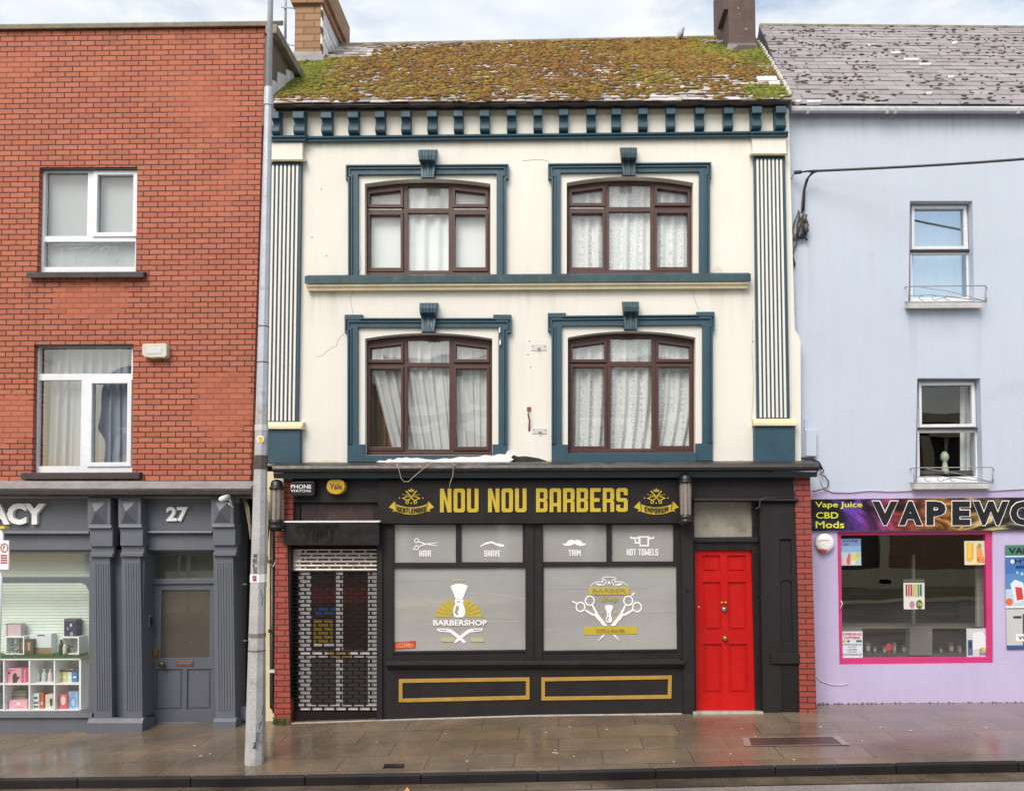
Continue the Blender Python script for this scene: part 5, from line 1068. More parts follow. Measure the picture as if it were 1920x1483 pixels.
def bottle(label, cx, yb, h, r, Y, col, cap, grp='bottles in the grey shop window', band=None):
    q = Y/F; c = U(cx, yb, Y); rt = thing('bottle', label, 'bottle', c, grp); R_, H_ = r*q, h*q
    p = MB(); p.lathe(c, [(R_*.9, 0), (R_, .01), (R_, H_*.62), (R_*.75, H_*.75), (R_*.4, H_*.8), (R_*.4, H_*.84)], solid(*col, .3), 14); p.build('body', rt)
    p = MB(); p.lathe(c, [(R_*.5, H_*.84), (R_*.5, H_*.97), (R_*.4, H_)], solid(*cap, .3), 12); p.build('cap', rt)
    if band: p = MB(); p.lathe(c, [(R_*1.02, H_*.2), (R_*1.02, H_*.5)], solid(*band), 14); p.build('label_band', rt)
Yo, Yt = Ys+.05, Ys+.06
hand = [(.44, .95), (.42, .5), (.5, .32), (.66, .3), (.74, .5), (.72, .6), (.86, .5), (.92, .56), (.76, .8), (.7, .95)]
gbox('product_box', 'pink box with a black glove picture in the upper left cube', 'box', 11, 1253, 40, 1281, Yo, .12, (232, 158, 178), [(hand, (44, 36, 40)), (rr(.1, .1, .6, .16), (180, 60, 90)), (circ(.22, .3, .09, 10), (70, 60, 60))])
gbox('product_box', 'crimson box beside the pink glove box', 'box', 42, 1251, 53, 1281, Yo+.04, .12, (206, 62, 96), [(rr(.1, .1, .5, .9), (236, 170, 190))])
for cx, col, nm in ((70, (226, 228, 206), 'cream'), (82.5, (196, 216, 218), 'pale blue'), (94, (222, 200, 212), 'pale pink')): bottle('%s bottle standing in the middle upper cube' % nm, cx, 1281, 27, 4.4, Yo+.1, col, (220, 224, 222))
for k, (x, col, nm) in enumerate(((107, (206, 202, 160), 'yellowish'), (117, (212, 208, 130), 'lime topped'), (126, (214, 220, 214), 'white'), (135.5, (62, 122, 190), 'bright blue'))): gbox('product_tube', '%s carton with dark top in the upper right cube' % nm, 'carton', x, 1255, x+8.5, 1280.5, Yo+.05, .08, col, [(rr(0, 0, 1, .18), (66, 56, 54)), (rr(.15, .5, .85, .6), (250, 250, 246))])
gbox('product_box', 'pink case with rounded corners in the lower left cube', 'box', 17, 1313, 51, 1330.5, Yo, .14, (236, 176, 190), [(rr(.42, .2, .6, .45), (246, 246, 246)), (rr(.3, .7, .8, .76), (196, 110, 130))])
gbox('product_box', 'stack of olive grey trays behind the pink case', 'box', 19, 1294, 48, 1312.5, Yo+.1, .12, (146, 142, 124), [(rr(0, .2, 1, .28), (90, 88, 76)), (rr(0, .55, 1, .63), (90, 88, 76))])
gbox('product_box', 'white and teal box in the lower middle cube', 'box', 59, 1300, 73, 1330.5, Yo, .12, (214, 228, 226), [(rr(.3, .2, .8, .32), (70, 50, 46)), (rr(.3, .5, .9, .62), (150, 70, 50)), (rr(.3, .75, .9, .85), (90, 60, 50))])
gbox('product_box', 'orange red box leaning in the lower middle cube', 'box', 73.5, 1299, 81.5, 1330.5, Yo+.03, .1, (222, 88, 40), [(rr(.2, .5, .8, .7), (240, 200, 180))])
gbox('product_box', 'white box with a dark emblem near the lower cube divider', 'box', 85, 1302, 100, 1330, Yo, .12, (218, 214, 202), [(circ(.72, .42, .2, 12), (60, 56, 54)), (circ(.74, .62, .16, 12), (70, 64, 60))])
gbox('product_box', 'red and white box in the lower right cube', 'box', 111, 1301, 126, 1330, Yo, .12, (212, 90, 100), [(circ(.5, .4, .3, 12), (226, 220, 206))])
gbox('product_box', 'pale blue round packet in the lower right cube', 'packet', 128, 1296, 146, 1330, Yo+.03, .08, (156, 190, 224), [(circ(.5, .6, .36, 16), (112, 160, 214)), (circ(.5, .6, .2, 12), (176, 206, 232)), (rr(.3, .02, .7, .2), (132, 172, 218))])
gbox('product_box', 'dark purple box in the cube cut by the picture edge', 'box', -22, 1251, 3, 1281, Yo, .12, (62, 56, 80)); gbox('product_box', 'dark teal box in the lower cube cut by the picture edge', 'box', -22, 1298, 4.5, 1330, Yo, .12, (66, 82, 90))
# on top of the grass
gbox('gift_box', 'pale pink gift box with a copper ribbon on the white frame', 'gift box', 10, 1169, 39, 1193, Yt+.06, .1, (206, 186, 190), [(rr(0, 0, 1, .06), (170, 110, 96)), (rr(.1, .06, .16, 1), (176, 120, 110))])
p = MB(); p.ring(10, 1193, 45, 1227, 2, Yt, Yt+.16, 'white'); tag(p.build('jewellery_stand'), 'thin white square display frame standing on the grass strip', 'frame')
p = MB(); rnd = random.Random(3)
for i in range(9): p.ball(U(16+rnd.uniform(0, 22), 1222-rnd.uniform(0, 16), Yt+.07), .02, .02, .015, solid(*rnd.choice([(150, 160, 150), (96, 80, 78), (190, 196, 190), (120, 150, 140)])), 8, 5)
tag(p.build('jewellery_heap'), 'small heap of grey green trinkets inside the white display frame', 'trinkets')
gbox('product_box', 'dark brown window box with wooden brushes inside', 'box', 36, 1198, 62, 1227, Yt+.02, .12, (74, 64, 50), [(rr(.15, .18, .85, .75), (128, 98, 66)), (rr(.28, .22, .36, .75), (206, 186, 140)), (rr(.66, .22, .74, .7), (206, 186, 140))])
gbox('gift_box', 'white and kraft brown gift box with a small bow on the grass', 'gift box', 55, 1188, 96, 1227, Yt+.08, .12, (224, 230, 236), [(rr(0, .66, 1, 1), (150, 124, 74)), (rr(.35, .04, .7, .1), (90, 76, 66))])
gbox('gift_bag', 'navy patterned bag standing on the small white cube', 'bag', 120, 1160, 143.5, 1193, Yt+.05, .12, (54, 54, 88), [(rr(.1, .05, .9, .14), (80, 80, 116)), (circ(.55, .35, .1, 8), (206, 206, 226)), (circ(.3, .55, .08, 8), (150, 150, 190)), (circ(.6, .85, .12, 8), (190, 160, 140))])
r = thing('display_cube', 'small open white cube holding little bottles on the grass', 'display cube', U(133, 1227, Yt)); p = MB(); p.ring(115, 1193.5, 148, 1227, 2.4, Yt, Yt+.2, 'white'); p.box(116, 1194.5, 147, 1226, Yt+.2, Yt+.21, solid(96, 82, 70)); p.build('shell', r)
for cx, h, col, cap, nm in ((114, 27, (50, 46, 46), (40, 38, 38), 'black'), (121.5, 23, (206, 214, 180), (150, 180, 140), 'pale green'), (129, 17, (90, 74, 62), (50, 44, 40), 'amber'), (135, 15, (150, 140, 130), (70, 64, 60), 'grey')): bottle('little %s bottle at the small white cube' % nm, cx, 1226, h, 3.6, Yt-.02+(.1 if cx > 126 else 0), col, cap)
# lettering and number
r = thing('shop_lettering', 'white raised capital letters on the slate grey fascia', 'sign', U(40, 984, YPH)); p = MB(); p.text('ACY', -24, 943.5, 84.5, 983.5, YPH-.0, 'letter_white', .05, .05); p.build('letters', r)
r = thing('house_number', 'white raised house number over the grey door', 'number', U(331, 978, YPH)); p = MB(); p.text('27', 311.5, 950, 352, 977.5, YPH+.02, 'letter_white', .04, .035); p.build('digits', r)
r = thing('security_camera', 'small white security camera on the right end of the grey fascia', 'security camera', U(425, 940, YPH-.2))
p = MB(); a, c = U(414, 936, YPH-.42), U(428, 931.5, YPH-.22); p.tube([a, a.lerp(c, .25), c], [.028, .034, .034], 'letter_white', 10); p.build('housing', r)
p = MB(); p.tube([c, U(432, 938, YPH-.16), U(434, 946, YPH-.12), U(436, 940, YPH-.1)], .012, 'letter_white', 7); p.tube([U(428, 943, YPH-.15), U(438, 952, YPH-.12)], .008, 'letter_white', 6); p.build('bracket', r)
p = MB(); p.box(437, 929, 448, 943, YPH-.1, YPH-.02, 'grey_ph2'); p.build('junction_box', r, .004)
# sign on a white post at the edge of the picture
r = thing('street_sign', 'narrow white post with a small red and white street sign', 'sign', (U(4, 1470, 8.62).x, 8.62, zg(-6, 8.62)))
p = MB(); q0, q1 = U(2, 990, 8.62), U(2, 1480, 8.62); p.tube([(q0.x, 8.62, zg(q0.x, 8.62)-.1), (q0.x, 8.62, q0.z)], .028, 'white', 12); p.build('post', r)
p = MB(); p.prism([(-9, 986), (8, 987), (8, 991), (-9, 991)], 8.58, 8.66, solid(230, 214, 60)); p.build('cap_band', r)
p = MB(); p.prism([(-60, 1014), (16.5, 1013), (16, 1068), (-60, 1066)], 8.57, 8.588, 'white'); pl = p.build('plate', r, .003)
p = MB(); p.prism(circ(8, 1027, 7.5, 16, 9), 8.5685, 8.5695, solid(176, 40, 52), [circ(8, 1027, 5.5, 16, 7)]); p.text('P', 5.5, 1022, 10, 1032, 8.5685, solid(60, 60, 60), 0, .001)
for y in (1040, 1044.5, 1049, 1053.5): p.prism([(1, y), (13.5, y-.3), (13.5, y+2.6), (1, y+2.9)], 8.5685, 8.5695, solid(196, 40, 60))
p.build('symbols', r)

m = MB(); m.wbox(U(-520, 800, YB).x, U(497, 800, YB).x, YB+3.3, YB+3.5, -.6, 8.8, 'render_brown'); m.build('rear_wall', bb)
# ================================================================== PALE BLUE HOUSE WITH THE LILAC SHOP
bh = thing('blue_house', 'pale blue rendered house with a lilac painted shop on its ground floor', 'house', U(1700, 1318, YL))
o1, o2 = [(1706, 377), (1823, 377), (1827, 566), (1704, 567)], [(1720, 709), (1838, 709), (1843, 905), (1716, 906)]
m = MB(); m.prism([(1470, 205), (2500, 203), (2500, 912), (1480, 921)], YL, YL+.3, 'blue_wall', [o1, o2]); bwall = m.build('wall', bh)
m = MB(); sw_ = [(1570, 997), (1861, 995), (1862.5, 1243), (1574, 1246)]
m.prism([(1500, 919.5), (2500, 911), (2500, 1310), (1920, 1322), (1515, 1326)], YL-.004, YL+.25, 'lilac', [sw_]); m.build('shop_wall', bh)
m = MB()     # ragged paint line, scuffs and dirt at the foot
rnd = random.Random(9)
for i in range(46):
    x = 1536+i*9+rnd.uniform(-3, 3); yb = 1319-(x-1536)*.006; h = rnd.uniform(.8, 3.2); m.k += 1
    m.prism([(x-4, yb+1), (x+4, yb+1), (x+2.4, yb-h*.5), (x, yb-h), (x-2, yb-h*.4)], YL-.006-.0001*(m.k % 9), YL, solid(116, 104, 110, .9))
for i in range(30):
    y = 500+i*12; x = 1487+(y-500)*.055+rnd.uniform(-1.5, 1.5); m.k += 1
    m.prism([(x, y), (x+rnd.uniform(.8, 1.8), y), (x+rnd.uniform(.5, 1.6), y+9), (x-.3, y+9)], YL-.0015-.0001*(m.k % 7), YL, solid(176, 184, 206, .9))
m.build('wall_scuffs', bh)
m = MB(); m.box(1512, 806, 1531, 855, YL-.07, YL, 'blue_wall'); m.box(1509, 784, 1513, 862, YL-.03, YL, 'blue_wall'); m.build('meter_box', bh, .004)
# roof
EY2, RY2 = YL-.12, 15.4
q0, q1, q2 = U(1484, 197, EY2), U(2400, 198, EY2), U(1700, 50, RY2)
pl2 = plane(q0, q1, q2); RC2 = [(1487, 196.5), (2400, 199), (2100, 55), (1424, 49)]
r = MB(); a, b_, c_, d_, n2 = slates(r, pl2, RC2, 22, .31, 'slate', 33, .012, .007)
r.add([a-n2*.02, b_-n2*.02, c_-n2*.02, d_-n2*.02, c_+Vector((0, 5, -3.4)), d_+Vector((0, 5, -3.4))], [(0, 1, 2, 3), (3, 2, 4, 5)], 'slate')
roof2 = r.build('roof', bh)
r = MB(); nrt = 16
for i in range(nrt): p, q = d_.lerp(c_, i/nrt), d_.lerp(c_, (i+.99)/nrt); r.tube([p+Vector((0, .02, -.02)), q+Vector((0, .02, -.02))], .07, 'coping', 10)
r.build('ridge_tile', roof2)
M['slate_pale'] = mat('bare_slate_patch', A(222, 218, 214), .6, .2, 8, .1, 50, .2)
r = MB()
for x, y, wd in ((1669, 101, 20), (1693, 114, 30), (1722, 123, 24), (1783, 83, 12), (1626, 87, 7), (1735, 178, 12), (1490, 193, 12), (1512, 193.5, 28), (1776, 147, 13)):
    P = [roofpt(pl2, x, y), roofpt(pl2, x+wd, y), roofpt(pl2, x+wd-2, y+3.5), roofpt(pl2, x+1, y+4)]; r.add([v+n2*.036 for v in P]+[v for v in P], [(0, 1, 2, 3), (7, 6, 5, 4), (0, 4, 5, 1), (1, 5, 6, 2), (2, 6, 7, 3), (3, 7, 4, 0)], 'slate_pale')
r.build('bare_slate', roof2)
def d2(u, v, p):
    q = noise.noise(Vector((p.x*1.6, p.y*2.2, 9)))+.5*noise.noise(Vector((p.x*5, p.y*7, 2))); return max(0, min(1, .12+.35*q))
moss('moss', 'scattered tufts of brown moss on the grey slates of the right hand roof', pl2, RC2, 800, 8, d2, (.01, .027), green=lambda u, v: -.5)
m = MB(); g_ = [(199, YL-.15), (203, YL-.17), (208, YL-.165), (212, YL-.13), (213, YL-.1), (211, YL-.06), (199, YL-.06)]
m.profile(1484, 2400, g_, mat('grey_gutter', A(196, 198, 206), .4, .12, 2, .08, 40, .05, streak=.2), dy=1.5, smooth=False); gt = m.build('gutter', bh, .004)
m = MB()
for x in (1514, 1664, 1679, 1910): m.profile(x, x+4, [(202, YL-.2), (213, YL-.17), (214.5, YL-.1), (214.5, YL), (209, YL), (211, YL-.08)], 'offwhite')
m.build('gutter_bracket', gt)
# upstairs windows
def sashwin(op, pt, pb, sill, frame_y):
    Yf = YL+.14; f = MB()
    f.prism([(op[0][0]+1, frame_y), (op[1][0]-6, frame_y), (op[2][0]-10, op[2][1]-1), (op[3][0]+3, op[3][1]-1)], Yf, Yf+.06, 'white_upvc', [pt, pb]); w = f.build('window', bh, .005)
    s = MB(); g_ = 5
    s.prism([(pt[0][0]-g_, pt[0][1]-g_), (pt[1][0]+g_, pt[1][1]-g_), (pt[2][0]+g_+2, pt[2][1]+6), (pt[3][0]-g_, pt[3][1]+6)], Yf-.035, Yf+.01, 'white_upvc', [pt]); s.build('sash', w, .005)
    s = MB(); s.box(pt[3][0]-6, pt[3][1]+6, pt[2][0]+10, pt[3][1]+9, Yf-.045, Yf, 'sill_dark'); s.build('drip_bar', w)
    for q in (pt, pb):
        p = MB(); p.leaf([(q[0][0]-1, q[0][1]-1), (q[1][0]+1, q[1][1]-1), (q[2][0]+1, q[2][1]+1), (q[3][0]-1, q[3][1]+1)], Yf+.02, 'glass_sky' if frame_y < 500 else 'glass'); p.build('pane', w)
    s = MB(); s.profile(sill[0], sill[1], [(sill[2], YL-.1), (sill[3], YL-.1), (sill[3], YL+.02), (sill[2]-2, YL+.13)], 'offwhite', dy=-1); s.build('sill', w, .006)
    return w
sashwin(o1, [(1714.5, 391.5), (1807, 391), (1809, 461.5), (1715, 462)], [(1711, 478), (1812.5, 477), (1814, 557), (1712, 558.5)], (1702, 1843, 566.5, 578.5), 382)
sashwin(o2, [(1728, 723), (1822, 722), (1823, 794.5), (1729, 795.5)], [(1724, 811.5), (1829, 810.5), (1830.5, 893), (1725, 894.5)], (1714, 1857, 906, 917.5), 714)
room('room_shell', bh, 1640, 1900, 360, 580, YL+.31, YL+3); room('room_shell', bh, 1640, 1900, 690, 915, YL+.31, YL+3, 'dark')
curtain('roller_curtain', 'pale plain curtain inside the upper window of the pale blue house', 1708, 1818, 384, 564, YL+.34, 4, .01, 'net_plain', 41, group='curtains of the pale blue house', wander=.1)
curtain('drape', 'narrow grey drape at the side of the lower blue house window', 1800, 1836, 712, 902, YL+.4, 3, .02, 'net_plain', 43, group='curtains of the pale blue house')
p = MB(); c = U(1772, 889, YL+.3); r_ = lambda z, r: (r*YL/F, z*YL/F)
p.lathe(c, [r_(0, 6), r_(4, 7), r_(12, 6), r_(20, 4), r_(24, 3.5), r_(27, 5), r_(32, 8), r_(38, 7), r_(43, 3)] and [(6*.007, 0), (7*.007, .03), (6*.007, .08), (4*.007, .14), (3.5*.007, .165), (5*.007, .18), (8*.007, .21), (7*.007, .26), (3*.007, .3)], solid(178, 188, 166, .3), 18); tag(p.build('vase'), 'pale green vase standing inside the lower blue house window', 'vase')
# iron guards on the sills
def guard(x0, x1, y0, y1, label, seed):
    r = thing('window_guard', label, 'window guard', U((x0+x1)/2, y1, YL-.2), 'iron guards on the blue house sills'); Yg = YL-.22; im = solid(150, 150, 156, .6); p = MB()
    A_ = lambda x, y, Y=Yg: U(x, y, Y)
    p.tube([A_(x0, y0+2, YL), A_(x0+7, y0), A_(x1-2, y0-1), A_(x1, y0+3, YL)], .007, im, 6); p.tube([A_(x0, y1-1, YL), A_(x0+7, y1), A_(x1-2, y1-1), A_(x1, y1-7, YL)], .007, im, 6); p.build('rail', r)
    p = MB()
    for x in (x0+7, x1-2): p.tube([A_(x, y0), A_(x, y1)], .007, im, 6)
    p.build('upright', r)
    rnd = random.Random(seed); p = MB(); xs = x0+18
    for k in range(3):
        cx = xs+14+k*24; pts = []
        for i in range(22): a = i/21*4.6; rad = 8.5-1.6*a; pts.append(A_(cx+rad*math.cos(a+1), y1-10+rad*.8*math.sin(a+1)))
        p.tube(pts, .0045, im, 5)
    p.tube([A_(x0+8, y1-12), A_(x0+50, y1-14), A_(x0+90, y1-9), A_(x1-4, y1-3)], .005, im, 5); p.tube([A_(x0+30, y0+2), A_(x0+75, y0+8), A_(x0+110, y1-14), A_(x1-3, y1-2)], .0045, im, 5); p.tube([A_(x0+60, y1-6), A_(x0+85, y1-11), A_(x0+105, y1-8)], .005, im, 5)
    p.build('scrollwork', r)
guard(1697, 1850, 537, 567, 'bent grey iron guard on the upper window sill of the blue house', 1)
guard(1707, 1863, 877, 906, 'bent grey iron guard on the lower window sill of the blue house', 2)
# cables
r = thing('overhead_cable', 'dark overhead cable running from the blue wall out of the picture', 'cable', U(1520, 323, YL-.1))
p = MB(); P0, P2 = U(1516, 321.5, YL-.18), U(2300, 262, YL-1.6); pts = []
for i in range(25): t = i/24; q = P0.lerp(P2, t); q.z -= .05*math.sin(PI*t); pts.append(q)
p.tube(pts, .016, 'cable', 7); p.build('span', r)
p = MB(); p.tube([U(1480, 314, YL), U(1490, 324, YL-.12), U(1481, 340, YL)], .008, 'offwhite', 6); p.tube([U(1490, 324, YL-.12), U(1502, 323, YL-.16)], .025, 'cable', 8); p.tube([U(1502, 323, YL-.16), U(1517, 321, YL-.18)], .012, 'cable', 7); p.build('wall_bracket', r)
p = MB(); p.tube([U(1536, 320, YL-.19), U(1522, 325, YL-.17), U(1512, 338, YL-.12), U(1507, 358, YL-.08), U(1504.5, 380, YL-.06), U(1504, 398, YL-.06)], .014, 'cable', 7); p.tube([U(1528, 322, YL-.18), U(1516, 332, YL-.14), U(1509, 356, YL-.07), U(1507, 396, YL-.06)], .012, 'cable', 7); p.build('drop_wire', r)
t0 = thing('cable_tangle', 'tangle of dark cables and clamps on the edge of the pale blue wall', 'cable', U(1500, 440, YL))
p = MB(); rnd = random.Random(17)
for i in range(9):
    x, y = 1495+rnd.uniform(0, 18), 395+rnd.uniform(0, 15); p.tube([U(x, y, YL-.05-.02*rnd.random()), U(x+rnd.uniform(-5, 5), y+14, YL-.09), U(x+rnd.uniform(-5, 5), y+28, YL-.06), U(x+rnd.uniform(-9, 6), y+42, YL-.05)], .009+.006*rnd.random(), 'cable', 6)
for x, y, h in ((1508, 404, 14), (1511, 420, 15), (1486, 438, 14)): p.tube([U(x, y, YL-.09), U(x+1.5, y+h, YL-.09)], .03, mat('clamp', A(96, 90, 78), .5, .2, 8) if 'clamp' not in M else M['clamp'], 8); M['clamp'] = M.get('clamp', p.mats[-1])
p.build('clamp', t0)
p = MB()
for pts in ([(1504, 398), (1496, 400), (1490, 415), (1485, 436), (1484, 455)], [(1500, 432), (1492, 440), (1494, 455), (1488, 470), (1484, 490)], [(1486, 452), (1484, 475), (1490, 500)], [(1484, 470), (1491, 495), (1489, 502)]): p.tube([U(x, y, YL-.04) for x, y in pts], .008, 'cable', 6)
p.build('loose_end', t0)
t0 = MB(); t0.tube([U(x, y, YL-.05) for x, y in ((1531, 885), (1541, 876), (1545, 883), (1537, 890), (1547, 893), (1554, 903), (1552, 913), (1543, 917), (1530, 920), (1524, 921))], .008, 'cable', 6)
t0.tube([U(x, y, YL-.02) for x, y in ((1538, 895), (1540, 905), (1545, 915), (1560, 922), (1590, 923), (1630, 919.5), (1670, 921), (1720, 919), (1800, 917.5), (1860, 919.5), (1920, 916), (1990, 917), (2300, 916))], .008, 'offwhite', 6)
t0.tube([U(x, y, YL-.05) for x, y in ((1500, 860), (1520, 858), (1535, 868), (1541, 880))], .02, 'cable', 6)
tag(t0.build('wall_cable'), 'looped cable running along the top of the lilac shop wall', 'cable')
# banner
r = thing('shop_banner', 'dark shop banner with white outlined capitals over purple and orange flames', 'sign', U(1700, 996, YL))
m, nt, b = newmat('flame_print')
v = coords(nt, 1.0, 1, 2.2); n3 = N(nt, 'ShaderNodeTexNoise', Scale=1.3, Detail=3.0, Distortion=2.2); L(nt, v, n3.inputs[0])
fl = ramp(nt, n3.outputs[0], [(.4, .02), (.5, .1), (.6, .45), (.64, .9), (.67, .3), (.78, .06)]); xs = nt.nodes.new('ShaderNodeSeparateXYZ'); L(nt, coords(nt), xs.inputs[0])
mr = N(nt, 'ShaderNodeMapRange'); mr.inputs[1].default_value = 3.3; mr.inputs[2].default_value = 6.4; L(nt, xs.outputs[0], mr.inputs[0])
hue = ramp(nt, mr.outputs[0], [(0, S(30, 70, 90)), (.16, S(120, 70, 190)), (.34, S(190, 70, 70)), (.55, S(220, 150, 60)), (.72, S(235, 215, 150)), (.85, S(60, 70, 120)), (1, S(200, 70, 40))])
L(nt, mix(nt, 1, hue, fl, 'MULTIPLY'), b.inputs['Base Color']); b.inputs['Roughness'].default_value = .35; M['flame'] = m
p = MB(); p.prism([(1522, 936), (2300, 929), (2300, 992), (1523, 995)], YL-.05, YL, 'flame'); p.build('board', r)
p = MB(); ye = solid(228, 232, 60)
p.text('Vape Juice', 1528.5, 940.5, 1617, 954, YL-.056, ye, .012); p.text('CBD', 1530, 960, 1572, 972, YL-.056, ye, .015); p.text('Mods', 1529.5, 977, 1583, 990, YL-.056, ye, .015); p.build('small_lettering', r)
p = MB(); q = MB(); Wl = solid(244, 244, 246)
for ch, x0, x1, d in (('V', 1634, 1685, 0), ('A', 1684, 1731, 0), ('P', 1735.5, 1775, 0), ('E', 1784, 1821, 0), ('W', 1823, 1893, 0), ('O', 1893, 1945, 0)):
    p.text(ch, x0, 938-d, x1, 986-d, YL-.056, Wl, .075, .005); q.text(ch, x0+1.8, 939.8-d, x1-1.8, 984.2-d, YL-.062, solid(16, 14, 18), .05, .005)
p.build('letter_outline', r); q.build('letter_face', r)
# bell box
r = thing('alarm_bell', 'round white alarm box with a small red light on the lilac wall', 'alarm box', U(1544, 1018, YL)); q = YL/F; c = U(1544, 1017.5, YL)
p = MB(); p.lathe(c, [(17.5*q, 0), (17.5*q, -.05), (16*q, -.075), (10*q, -.088), (2*q, -.09)], 'letter_white', 32, 'Y'); p.build('case', r)
p = MB(); p.prism([(1537, 1029), (1550, 1029), (1552, 1032), (1548, 1035.5), (1541, 1035.5), (1536, 1032)], YL-.083, YL-.02, solid(176, 60, 40)); p.build('strobe', r, .004)
p = MB(); p.text('SECURITY SYSTEM', 1534, 1012, 1555, 1014, YL-.0925, solid(200, 120, 110), 0, .002); p.build('lettering', r)
# shop window
m = MB(); m.prism([(1568.5, 995.5), (1862.5, 993.5), (1864, 1244), (1573, 1246.5)], YL+.02, YL+.1, 'pink', [[(1577, 1003.5), (1848, 1002), (1851, 1231.5), (1580, 1233.5)]]); w = m.build('shop_window', bh, .005)
p = MB(); p.leaf([(1575, 1001), (1850, 1000), (1853, 1234), (1578, 1236)], YL+.06, 'glass_vape'); p.build('pane', w)
m = MB(); a = U(1500, 1270, YL+.3); c = U(1935, 960, YL+.3); Yb = YL+2.6
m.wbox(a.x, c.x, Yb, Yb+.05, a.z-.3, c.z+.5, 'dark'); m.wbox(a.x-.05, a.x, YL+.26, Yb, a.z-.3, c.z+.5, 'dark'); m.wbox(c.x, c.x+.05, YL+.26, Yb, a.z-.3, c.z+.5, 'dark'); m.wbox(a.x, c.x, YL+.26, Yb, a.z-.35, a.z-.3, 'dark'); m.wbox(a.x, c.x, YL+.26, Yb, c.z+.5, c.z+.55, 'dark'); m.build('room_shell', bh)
m = MB(); Yc = YL+.5; m.box(1572, 1174, 1860, 1178, Yc, Yc+.4, solid(120, 112, 104)); m.box(1572, 1226, 1860, 1240, Yc, Yc+.4, solid(90, 86, 82)); m.box(1572, 1170, 1860, 1236, Yc+.4, Yc+.42, solid(70, 66, 62)); m.box(1706, 1174, 1748, 1228, Yc-.05, Yc+.1, solid(128, 124, 118)); m.box(1711, 1040, 1716, 1172, Yc, Yc+.04, solid(110, 108, 104)); m.box(1832, 1060, 1850, 1175, Yc-.2, Yc-.15, solid(170, 166, 158)); tag(m.build('display_counter'), 'low dark display counter behind the pink framed window', 'counter')
rnd = random.Random(23)
for i in range(12):
    x = 1622+i*17.5+rnd.uniform(-2, 2)
    if 1700 < x < 1750: continue
    h, wd = rnd.uniform(12, 22), rnd.uniform(5, 9); col = rnd.choice([(92, 88, 86), (108, 102, 98), (80, 76, 76), (130, 122, 116)])
    p = MB(); p.box(x, 1226-h, x+wd, 1226, Yc+.1, Yc+.16, solid(*col)); p.box(x+1, 1226-h*.7, x+wd-1, 1226-h*.3, Yc+.096, Yc+.1, solid(170, 164, 156)); tag(p.build('small_carton'), ['small dark box on the counter left of its pale panel', 'small dark box on the counter right of its pale panel'][x > 1725], 'box', ['boxes on the counter left of the panel', 'boxes on the counter right of the panel'][x > 1725])
p = MB(); st = [(1667+(8.5 if i % 2 else 5)*math.cos(PI*i/8), 1213+(8.5 if i % 2 else 5)*math.sin(PI*i/8)) for i in range(16)]; p.prism(st, YL+.3, YL+.32, solid(206, 54, 60)); p.box(1665, 1218, 1669, 1227, YL+.31, YL+.34, solid(150, 60, 60)); tag(p.build('price_star'), 'red star shaped price card low in the pink framed window', 'price card')
# posters
def poster(name, label, pts, Y, bg, parts, texts=(), grp='posters stuck inside the pink framed window', front=True):
    r = thing(name, label, 'poster', U(pts[3][0], pts[3][1], Y), grp); p = MB(); p.prism(pts, Y, Y+.004, solid(*bg)); p.build('sheet', r); p = MB()
    T = lambda u, v: (pts[0][0]+(pts[1][0]-pts[0][0])*u+(pts[3][0]-pts[0][0])*v, pts[0][1]+(pts[1][1]-pts[0][1])*u+(pts[3][1]-pts[0][1])*v)
    for k, (poly, cc) in enumerate(parts): p.prism([T(*q) for q in poly], Y-.0006*(k+1), Y+.002, solid(*cc))
    for k, (s, u0, v0, u1, v1, cc, bo) in enumerate(texts): x0, y0 = T(u0, v0); x1, y1 = T(u1, v1); p.text(s, x0, y0, x1, y1, Y-.0006*(len(parts)+k+2), solid(*cc), bo, .002)
    p.build('print', r)
Yp = YL+.052
bl = [(rr(0, .0, 1, .28), (120, 150, 196)), (rr(0, .28, 1, .5), (140, 176, 210)), (rr(0, .5, 1, .75), (176, 206, 220))]
def pp(x0, y0, x1, y1): return [(x0, y0), (x1, y0-.4), (x1+.8, y1-.4), (x0+.8, y1)]
fruit = [([(.1, .95), (.22, .6), (.36, .95)], (236, 190, 190)), ([(.28, .8), (.42, .5), (.5, .62), (.44, .95), (.34, .98)], (216, 96, 70)), (circ(.72, .72, .16, 12), (214, 206, 110)), (circ(.84, .62, .1, 10), (186, 200, 90)), (circ(.62, .9, .1, 10), (226, 226, 200))]
poster('poster', 'pale blue drink poster in the top left corner of the pink window', pp(1575.5, 1010, 1614, 1060), Yp, (176, 202, 218), bl+fruit, [('HYPE', .15, .04, .85, .13, (70, 90, 140), .01), ('600', .15, .17, .4, .24, (90, 110, 160), .01)])
poster('poster', 'orange juice poster in the top right corner of the pink window', pp(1808, 1014, 1846, 1059), Yp, (222, 218, 190), [(rr(.1, .1, .45, .85), (226, 176, 60)), (rr(.16, .05, .34, .7), (236, 200, 90)), ([(.6, .2), (.85, .3), (.95, .8), (.6, .85)], (226, 160, 90)), (circ(.5, .85, .12, 10), (240, 220, 150)), (circ(.75, .2, .1, 10), (150, 160, 70))], [('€6', .6, .66, .98, .92, (240, 120, 50), .03)])
